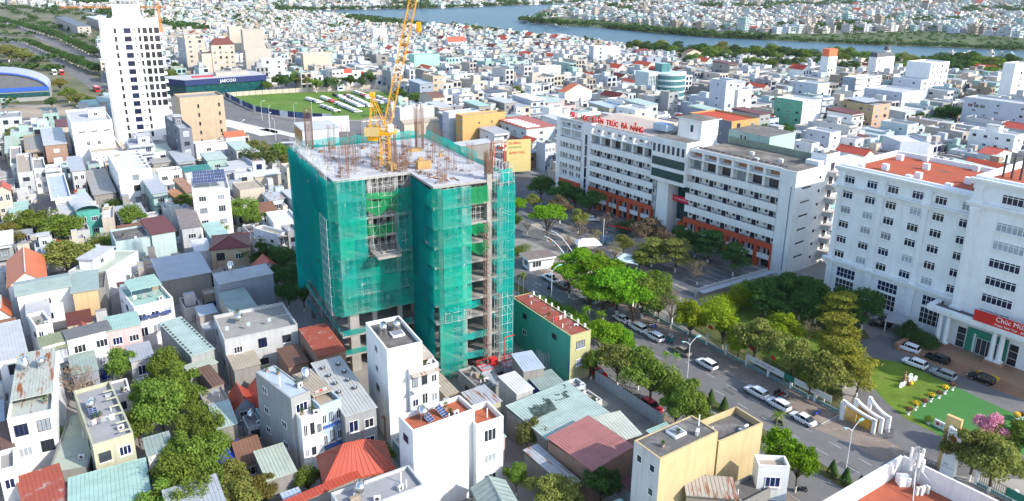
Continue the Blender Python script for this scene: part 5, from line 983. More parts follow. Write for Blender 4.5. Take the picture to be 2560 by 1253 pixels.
def tank_mesh(kind):
    if kind not in _T:
        b = MB()
        if kind == 'h':
            b.bar((-.75,0,1.35),(.75,0,1.35),.55,12,cap=True)
            for x in (-.5,.5):
                for y in (-.4,.4): b.bar((x,y,0),(x,y,1.0),.035,4,1)
            b.bar((-.5,-.4,.9),(.5,-.4,.9),.03,4,1); b.bar((-.5,.4,.9),(.5,.4,.9),.03,4,1)
        else:
            b.cyl(0,0,.9,2.3,.6,12); b.ball((0,0,2.3),.6,.6,.25,12,4)
            for k in range(4): t = math.pi/4+k*math.pi/2; b.bar((.5*math.cos(t),.5*math.sin(t),0),(.5*math.cos(t),.5*math.sin(t),1.0),.035,4,1)
        _T[kind] = b.mesh('water_tank', [steel, galv_steel], True)
    return _T[kind]
def ac_mesh():
    if 'ac' not in _T:
        b = MB(); b.box(0,-.32,.1,.85,0,.75); b.cyl(.0,0,0,0,.01,4) if 0 else None
        for i in range(10): t0 = 2*math.pi*i/10; t1 = 2*math.pi*(i+1)/10; b.tri((.38,-.325,.43),(.38+.25*math.cos(t0),-.325,.43+.25*math.sin(t0)),(.38+.25*math.cos(t1),-.325,.43+.25*math.sin(t1)),1)
        _T['ac'] = b.mesh('ac_unit', [ac_m, frame_dark])
    return _T['ac']
def solar_mesh():
    if 'sol' not in _T:
        b = MB(); 
        for i in range(2):
            for j in range(5): b.box(i*.55+.03,j*.38+.03,.04,i*.55+.52,j*.38+.35,.06)
        b.box(0,0,0,1.12,1.93,.035,1); _T['sol'] = b.mesh('solar_panel', [solar_m, galv_steel])
    return _T['sol']
def vent_mesh():
    if 'vent' not in _T:
        b = MB(); b.cyl(0,0,0,.22,.26,10,0); b.ball((0,0,.26),.24,.24,.16,10,5,0)
        for i in range(12): t = 2*math.pi*i/12; u = 2*math.pi*(i+1)/12; b.bar((.34*math.cos(t),.34*math.sin(t),.14),(.34*math.cos(u),.34*math.sin(u),.14),.10,5,1)
        _T['vent'] = b.mesh('roof_vent', [steel, frame_dark])
    return _T['vent']
FLH = 3.45
def tuft_mesh():
    if 'tuft' not in _T:
        b = MB(); r = random.Random(2)
        for i in range(70):
            t = r.uniform(0,6.28); u = r.random(); p = Vector((.35*u*math.cos(t), .35*u*math.sin(t), r.uniform(.05,.8))); a = Vector((r.uniform(-1,1), r.uniform(-1,1), r.uniform(-1,1))).normalized()*.12; c = a.cross(Vector((.2,.1,1))).normalized()*.08
            b.quad(tuple(p-a), tuple(p-c), tuple(p+a), tuple(p+c))
        _T['tuft'] = b.mesh('plant', mat('pot_plant_green', (.06,.12,.025), .9, .3, 2.0))
    return _T['tuft']
def house(x, y, ang, w, d, h, wk, rk, rc, label, o, group=None, cat='house', name='house'):
    r = random.Random(hash((round(x*10), round(y*10), round(h*10))) & 0xffff)
    dist = math.hypot(x, y); near = dist < 165
    H = empty(name, (x, y, 0), ang, label, cat, group)
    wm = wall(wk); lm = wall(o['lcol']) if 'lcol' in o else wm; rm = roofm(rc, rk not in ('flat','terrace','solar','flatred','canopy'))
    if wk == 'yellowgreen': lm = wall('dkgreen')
    par = o.get('par', .7)
    # --- walls
    b = MB()
    flat = rk in ('flat','terrace','solar','flatred','canopy','flatsolar','villa','mansard')
    hb = h - par if flat else h
    def body(z0, z1):
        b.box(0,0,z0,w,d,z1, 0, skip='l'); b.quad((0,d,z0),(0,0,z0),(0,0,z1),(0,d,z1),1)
    body(0, hb)
    t = .18
    if flat and par > .02:
        b.box(0,0,hb,w,t,h); b.box(0,d-t,hb,w,d,h); b.box(w-t,t,hb,w,d-t,h); b.box(0,t,hb,t,d-t,h,1)
        b.box(-.04,-.04,h,w+.04,t+.04,h+.06,0); b.box(-.04,t+.04,h,t+.04,d-t,h+.06,0); b.box(w-t-.04,t+.04,h,w+.04,d-t,h+.06,0)
    rise = o.get('rise', 1.2)
    if rk in ('gable','gablebig'):
        for yy in (0,d): b.tri((0,yy,h),(w,yy,h),(w/2,yy,h+rise))
    if rk == 'gablex':
        for xx, mi in ((0,1),(w,0)): b.tri((xx,0,h),(xx,d,h),(xx,d/2,h+rise),mi)
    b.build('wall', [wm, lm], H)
    # --- roof
    b = MB(); ov = .3 if near else .35
    if flat:
        b.box(t,t,hb-.05,w-t,d-t,hb+.03); b.build('roof', rm, H)
    elif rk == 'mono' or rk == 'arch':
        dz = min(.7, d*.06)
        if rk == 'arch':
            n = 8
            for i in range(n):
                a0 = math.pi*i/n; a1 = math.pi*(i+1)/n; f0 = lambda a: (w/2-(w/2+.1)*math.cos(a), h+.2+1.3*math.sin(a)); p, q = f0(a0), f0(a1)
                b.quad((p[0],-.2,p[1]),(q[0],-.2,q[1]),(q[0],d*.3,q[1]),(p[0],d*.3,p[1]))
            b.box(-.1,d*.3,h,w+.1,d+.1,h+.15)
        elif near: ribbed(b,-ov*.5,w+ov*.5,-ov,d+ov*.5,h+.08,h+.08+dz, pitch=.5)
        else: 
            b.quad((-ov,-ov,h+.1),(w+ov,-ov,h+.1),(w+ov,d+ov,h+.1+dz),(-ov,d+ov,h+.1+dz)); b.quad((-ov,-ov,h-.05),(w+ov,-ov,h-.05),(w+ov,-ov,h+.1),(-ov,-ov,h+.1)); b.quad((-ov,d+ov,h-.05),(-ov,-ov,h-.05),(-ov,-ov,h+.1),(-ov,d+ov,h+.1+dz))
            b.quad((w+ov,-ov,h-.05),(w+ov,d+ov,h-.05),(w+ov,d+ov,h+.1+dz),(w+ov,-ov,h+.1))
        b.build('roof', rm, H)
    elif rk in ('gable','gablebig'):
        n = max(4, round(d/.45)) if near else 1
        for sgn in (0,1):
            for i in range(n):
                ya = -ov+(d+2*ov)*i/n; yb = -ov+(d+2*ov)*(i+1)/n; e = .05 if i % 2 else 0.0
                xo, zo = (-ov, h-ov*rise/(w/2)) if sgn == 0 else (w+ov, h-ov*rise/(w/2))
                q = [(xo,ya,zo+.1+e),(xo,yb,zo+.1+e),(w/2,yb,h+rise+.1+e),(w/2,ya,h+rise+.1+e)]; b.quad(*(q[::-1] if sgn == 0 else q))
        b.quad((-ov,-ov,h-ov*rise/(w/2)-.05),(w/2,-ov,h+rise-.05),(w/2,-ov,h+rise+.12),(-ov,-ov,h-ov*rise/(w/2)+.12)); b.quad((w/2,-ov,h+rise-.05),(w+ov,-ov,h-ov*rise/(w/2)-.05),(w+ov,-ov,h-ov*rise/(w/2)+.12),(w/2,-ov,h+rise+.12))
        b.build('roof', rm, H)
        b = MB(); b.bar((w/2,-ov,h+rise+.12),(w/2,d+ov,h+rise+.12),.14,6); b.build('ridge', wall('offwhite') if rc == 'orange' else rm, H)
    elif rk == 'gablex':
        zo = h-ov*rise/(d/2)
        if near: ribbed(b,-ov,w+ov,-ov,d/2,zo+.1,h+rise+.1,pitch=.5); ribbed(b,-ov,w+ov,d/2,d+ov,h+rise+.1,zo+.1,pitch=.5)
        else: b.quad((-ov,-ov,zo+.1),(w+ov,-ov,zo+.1),(w+ov,d/2,h+rise+.1),(-ov,d/2,h+rise+.1)); b.quad((-ov,d/2,h+rise+.1),(w+ov,d/2,h+rise+.1),(w+ov,d+ov,zo+.1),(-ov,d+ov,zo+.1)); b.quad((-ov,-ov,zo-.1),(w+ov,-ov,zo-.1),(w+ov,-ov,zo+.1),(-ov,-ov,zo+.1))
        b.build('roof', rm, H)
    elif rk == 'hip':
        k = min(w,d)/2; lo = h-.05
        if w >= d: A, B = (k,d/2), (w-k,d/2)
        else: A, B = (w/2,k), (w/2,d-k)
        e = [(-ov,-ov,lo),(w+ov,-ov,lo),(w+ov,d+ov,lo),(-ov,d+ov,lo)]; a3 = (*A,h+rise); b3 = (*B,h+rise)
        def face(p, q, s, u=None, n=None):
            P0, Q0 = Vector(p), Vector(q); S0 = Vector(s); U0 = Vector(u) if u is not None else S0
            n = (max(3, round((Q0-P0).length/.42)) if near else 1)
            for i in range(n):
                t0, t1 = i/n, (i+1)/n; up_ = Vector((0,0,.11 if i % 2 else 0))
                b.quad(*[tuple(v+up_) for v in (P0.lerp(Q0,t0),P0.lerp(Q0,t1),S0.lerp(U0,t1) if u is not None else S0,S0.lerp(U0,t0) if u is not None else S0)]) if u is not None else b.tri(*[tuple(v+up_) for v in (P0.lerp(Q0,t0),P0.lerp(Q0,t1),S0)])
        if w >= d: face(e[0],e[1],a3,b3); face(e[2],e[3],b3,a3); face(e[1],e[2],b3); face(e[3],e[0],a3)
        else: face(e[1],e[2],a3,b3); face(e[3],e[0],b3,a3); face(e[0],e[1],a3); face(e[2],e[3],b3)
        b.box(-ov,-ov,lo-.18,w+ov,d+ov,lo-.02); b.build('roof', rm, H)
        b = MB()
        for p in e: b.bar((p[0],p[1],p[2]+.06),(a3 if (Vector(p)-Vector(a3)).length < (Vector(p)-Vector(b3)).length else b3),.1,5)
        b.bar(a3,b3,.12,5); b.build('ridge', rm, H)
    # --- rooftop features
    zt = hb + .03
    if rk == 'terrace':
        b = MB(); ribbed(b, .1,w-.1,d*.22,d-.1,h+.55,h+.9,pitch=.45)
        b.build('sheet_roof', rm, H); b = MB()
        for xx in (.25,w-.25):
            for yy in (d*.22+.1,d*.6,d-.3): b.bar((xx,yy,hb),(xx,yy,h+.6),.06)
        b.build('roof_post', galv_steel, H)
    if rk == 'canopy':
        b = MB(); ribbed(b, .6,w-.6,d*.35,d*.8,h+1.7,h+2.1,pitch=.5); b.build('canopy', rm, H)
        for k in range(3): 
            b = MB(); b.quad((w*.12+k*w*.27,-1.0,h-2.6),(w*.36+k*w*.27,-1.0,h-2.6),(w*.36+k*w*.27,.6,h-2.0),(w*.12+k*w*.27,.6,h-2.0)); b.build('awning_panel', solar_m, H)
        for xx in (.8,w-.8):
            for yy in (d*.37,d*.78): b = MB(); b.bar((xx,yy,hb),(xx,yy,h+1.8),.05); b.build('canopy_post', galv_steel, H)
    if rk == 'solar':
        b = MB(); b.box(.4,.4,h,w-.4,d-.6,h+.05)
        for k in range(3):
            for i in range(3):
                for j in range(4):
                    link('solar_panel', solar_mesh(), H, loc=(.5+k*(w-1)/3+i*.95, d*.32+j*2.0, h+1.0+j*.42), rot=(.2,0,0), scale=(.82,1,1))
        b = MB()
        for xx in (.6,w/2,w-.6):
            for yy in (d*.32,d*.9): b.bar((xx,yy,hb),(xx,yy,h+.9),.06)
        b.build('panel_rack', galv_steel, H)
    if rk == 'flatred':
        b = MB(); ribbed(b,.5,w-.5,.6,d-.6,h-.15,h+.1,pitch=.5); b.build('sheet_roof', roofm('redrust',True), H)
        for k in range(9): shared_box(H,'parapet_post',(w-.3,1.5+k*(d-3)/8,h),(.3,.3,.7),white_paint)
    if rk == 'flatsolar':
        b = MB(); b.quad((.5,d*.25,h+.6),(w-.5,d*.25,h+.6),(w-.5,d*.95,h+1.4),(.5,d*.95,h+1.4)); b.build('sheet_roof', roofm('steel',True), H)
    if rk == 'villa':
        b = MB(); x0 = w*.62; b.box(x0,.6,h-.6,w,d-.5,h+1.6,0); b.build('upper_room', wm, H); b = MB()
        b.quad((x0-.5,.2,h+1.5),(w+.4,.2,h+1.5),(w+.4,d/2,h+3.4),(x0-.5,d/2,h+3.4)); b.quad((x0-.5,d/2,h+3.4),(w+.4,d/2,h+3.4),(w+.4,d,h+1.5),(x0-.5,d,h+1.5)); b.build('gable_roof', rm, H)
        for k in range(14): shared_box(H,'baluster',(.5+k*w*.55/14,.02,h),(.18,.18,.7),white_paint)
        b = MB(); b.box(.3,-.02,h+.7,w*.6,.22,h+.85); b.build('balustrade_rail', white_paint, H)
    if rk == 'mansard':
        b = MB(); k = .9; b.v += [(0,0,h),(w,0,h),(w,d,h),(0,d,h),(k,k,h+3),(w-k,k,h+3),(w-k,d-k,h+3),(k,d-k,h+3)]
        b.f += [(0,1,5,4),(1,2,6,5),(2,3,7,6),(3,0,4,7),(4,5,6,7)]; b.m += [0]*5; b.build('mansard_roof', rm, H)
        b = MB(); b.cyl(w*.72,d*.5,h+3,h+4.2,2.4,12,0); b.build('dome_drum', wm, H); b = MB(); b.ball((w*.72,d*.5,h+4.2),2.4,2.4,3.0,12,8); b.build('dome', rm, H, True)
        for q in (.2,.45,.7): window(H,'f',w*q,.35,h+.5,1.3,1.8,1,1)
    if o.get('topbox'):
        b = MB(); b.box(.3,.3,h,w-.3,d-.3,h+5); b.build('orange_box', mat('orange_cladding', (.70,.16,.07), .7, .06), H)
    if o.get('hut') and w > 3:
        b = MB(); hw_, hd = w*r.uniform(.4,.6), min(d*.4,5); x0 = r.uniform(.3,w-hw_-.3); b.box(x0,d*.4,hb,x0+hw_,d*.4+hd,h+2.3); hh = b.build('rooftop_room', wm, H)
        b = MB(); b.box(x0-.4,d*.4-.4,h+2.3,x0+hw_+.4,d*.4+hd+.4,h+2.5); b.build('roof_slab', roofm('ltgrey'), hh)
        window(H,'f',x0+hw_*.3,d*.4-.02,zt+.6,min(1.4,hw_*.5),1.2,2,1)
    for k in range(o.get('tanks',0)):
        tx = w*(.3+.4*k) if w > 3 else w*.5; ty = d*(.62 if rk != 'terrace' else .66); tz = zt if rk not in ('terrace','mono') else h+.75
        link('water_tank', tank_mesh('h' if (k+int(x)) % 2 == 0 or rk == 'flat' else 'v'), H, loc=(tx,ty,tz), rz=r.uniform(-.2,.2)+1.2)
        if k == 0 and near and r.random() < .35: link('solar_panel', solar_mesh(), H, loc=(tx-.6,ty-2.6,tz+.05), rot=(.45,0,0))
    for k in range(o.get('solar',0)): link('solar_panel', solar_mesh(), H, loc=(w*.32+k*2.2,d*.3,zt+.1), rot=(.5,0,.3))
    for k in range(o.get('vent',0)): link('roof_vent', vent_mesh(), H, loc=(w*(.22+.5*(k % 2))+.15*(k % 3),d*(.36+.16*(k//2)),h+.25+min(.7,d*.06)*(.36+.16*(k//2))))
    nac = o.get('ac', 1 if (flat and near and r.random() < .6) else 0)
    for k in range(nac): link('ac_unit', ac_mesh(), H, loc=(w*(.7-.3*k),d*.15+.4,zt), rz=r.uniform(-.5,.5))
    if o.get('skyl'):
        b = MB(); x0, y0 = w*.45, d*.42; b.box(x0,y0,zt,x0+2.0,y0+1.8,zt+.35,0); s_ = b.build('skylight', white_paint, H); b = MB(); b.quad((x0+.15,y0+.15,zt+.37),(x0+1.85,y0+.15,zt+.37),(x0+1.85,y0+1.65,zt+.42),(x0+.15,y0+1.65,zt+.42)); b.build('pane', curtain, s_)
    if o.get('pergola'):
        b = MB(); n = 6
        for k in range(n): shared_box(H,'pergola_beam',(w*.7,1+k*(d-2)/n,h+.07),(w*.28,.2,.18),wm)
    if o.get('rivets'):
        b = MB(); n = 12
        for k in range(n):
            for xx in (.25,w-.25): shared_box(H,'roof_fixing',(xx-.16,.6+k*(d-1)/n,h+.14+min(.7,d*.06)*k/n),(.32,.3,.2),frame_dark)
    if o.get('blueawn'):
        for z in (h-3.6,h-7.0):
            for k in range(6): shared_box(H,'awning_slat',(w*.1+k*w*.13,-.6,z),(w*.09,.6,.15),mat('blue_awning', (.06,.14,.45), .6, .1))
    if flat and dist < 300 and w > 2.5 and d > 3:
        for k in range(r.randint(1,5) if near else r.randint(0,2)):
            ux, uy = r.uniform(.5,w-.9), r.uniform(.6,d-.9); q_ = r.random()
            if q_ < .4: p_ = shared_box(H,'flower_pot',(ux,uy,zt),(.4,.4,.35),wall('brick')); link('plant', tuft_mesh(), p_, loc=(.2,.2,.3), scale=(1,1,r.uniform(.7,1.4)))
            elif q_ < .7: shared_box(H,'roof_box',(ux,uy,zt),(r.choice((.6,.9,1.3)),r.choice((.5,.8)),r.choice((.4,.8))),r.choice((wall('conc'),ac_m,galv_steel,wall('tan'))),rz=r.uniform(-.3,.3))
            else: shared_box(H,'roof_pipe',(ux,uy,zt),(.12,.12,r.choice((.8,1.2,1.6))),white_paint)
        if near and d > 7 and r.random() < .4:
            b = MB(); b.bar((.4,d*.3,zt+1.6),(w-.4,d*.3,zt+1.6),.02); b.bar((.4,d*.3,zt),(.4,d*.3,zt+1.6),.03); b.bar((w-.4,d*.3,zt),(w-.4,d*.3,zt+1.6),.03); ln_ = b.build('washing_line', galv_steel, H)
            for k in range(3):
                b = MB(); x_ = .8+k*(w-1.6)/3; b.quad((x_,d*.3,zt+.8),(x_+.6,d*.3,zt+.8),(x_+.6,d*.3+.02,zt+1.6),(x_,d*.3+.02,zt+1.6)); b.build('laundry', r.choice((white_paint,red_m,wall('paleblue'),wall('pink'),wall('grey'))), ln_)
    # --- openings
    nfl = max(1, int((h-.6)/FLH)); nf = o.get('nf', 0); wl = o.get('wl', 2 if (nf and d > 6) else 0)
    fmts = [white_paint, frame_dark, white_paint]
    far = dist > 260
    for fl in range(nfl):
        z = h - (fl+1)*FLH + .75 - (par*.5 if flat else .35)
        if z < .3: z = .9
        if z > h-1.6: continue
        if fl > 3 and near: pass
        if nf:
            cell = w/nf
            for k in range(nf):
                ww = min(1.9 if nf < 3 else 1.5, cell*.6); hh = r.choice((1.3,1.5,1.5,1.9)); 
                if ww < .4: continue
                o_ = window(H,'f',cell*k+(cell-ww)/2,-.02,z,ww,hh,2 if ww < 1.5 else 3,1,fm=r.choice(fmts),gm=r.choice((glass,glass,glass_blue,curtain)),pane=True)
                if near: shared_box(o_,'sill',(-.08,-.18,-.1),(ww+.16,.18,.08),white_paint)
        if wl:
            cell = d/wl
            for k in range(wl):
                ww = min(1.4, cell*.4)
                if r.random() < .8: window(H,'l',-.02,cell*k+(cell+ww)/2,z+.2,ww,1.1,2 if ww > 1 else 1,1,fm=r.choice(fmts),gm=r.choice((glass,glass_blue)))
        if o.get('balcony') and fl < 2 and h > 6:
            zb = h-(fl+1)*FLH
            if zb > 1.5:
                b = MB(); b.box(.2,-1.1,zb-.15,w-.2,0,zb); 
                bal = b.build('balcony', wm, H); b = MB()
                for k in range(max(3,int(w/.45))): xx = .25+(w-.5)*k/max(2,int(w/.45)-1); b.bar((xx,-1.05,zb),(xx,-1.05,zb+.95),.02,3)
                b.bar((.25,-1.05,zb+.95),(w-.25,-1.05,zb+.95),.04); b.build('railing', galv_steel, bal)
                if fl == 0:
                    b = MB(); b.box(.1,-1.15,h-par-.1,w-.1,0,h-par+.05); b.build('awning', rm, H)
    if o.get('slots'):
        for k in range(3): shared_box(H,'slot_window',(w*.15+k*w*.3,-.03,h-4),(2.2,.05,.5),glass)
        for k in range(2): window(H,'f',w*.3+k*3.6,-.02,h-9,1.1,1.5,2,1)
    if o.get('vents'):
        for k in range(4): shared_box(H,'vent_opening',(w*.12+k*w*.22,-.03,h-2.4),(.5,.05,.45),glass)
        if w > 10: 
            for k in range(6): shared_box(H,'vent_opening',(-.03,d*.1+k*d*.14,h-6-2*(k % 3)),(.05,.7,.7),glass)
            for k in range(3): window(H,'l',-.02,d*.93-k*2.8,h-4.4,2.3,1.6,3,1)
    if o.get('vents2'):
        for fl in range(5):
            for xx in (w*.38,w*.86): window(H,'f',xx,-.02,h-4.5-fl*3.6,.7,1.5,1,2,fm=frame_dark)
    if o.get('vents4'):
        for zz in (h-4.2,h-8.2):
            for xx in (w*.36,w*.66): window(H,'f',xx,-.02,zz,.8,.9,1,2,fm=wall('brown'))
    if o.get('redstripe'): shared_box(H,'red_stripe',(w*.6,-.08,1),(w*.14,.08,h-1.2),red_m)
    if rc == 'redstripe':
        b = MB()
        for k in range(7): b.box(w*.05,d*(.06+.12*k),h+.25,w*.5,d*(.1+.12*k),h+.7)
        b.build('white_strip', white_paint, H)
    if o.get('sign'): lettering('sign_text', 'GSBA', 1.6, mat('sign_grey', (.2,.2,.22), .6, 0), H, (w*.5,-.06,h-4), ext=.02)
    return H
for q in HOUSES:
    cat = 'shed' if ('shed' in q[9] or 'lean-to' in q[9]) else ('building' if any(s in q[9] for s in ('block','office','hall','hotel','apartment','building','annexe','wing')) else 'house')
    nm = {'shed':'shed','building':'building','house':'house'}[cat]
    house(*q[:10], q[10], cat=cat, name=nm)
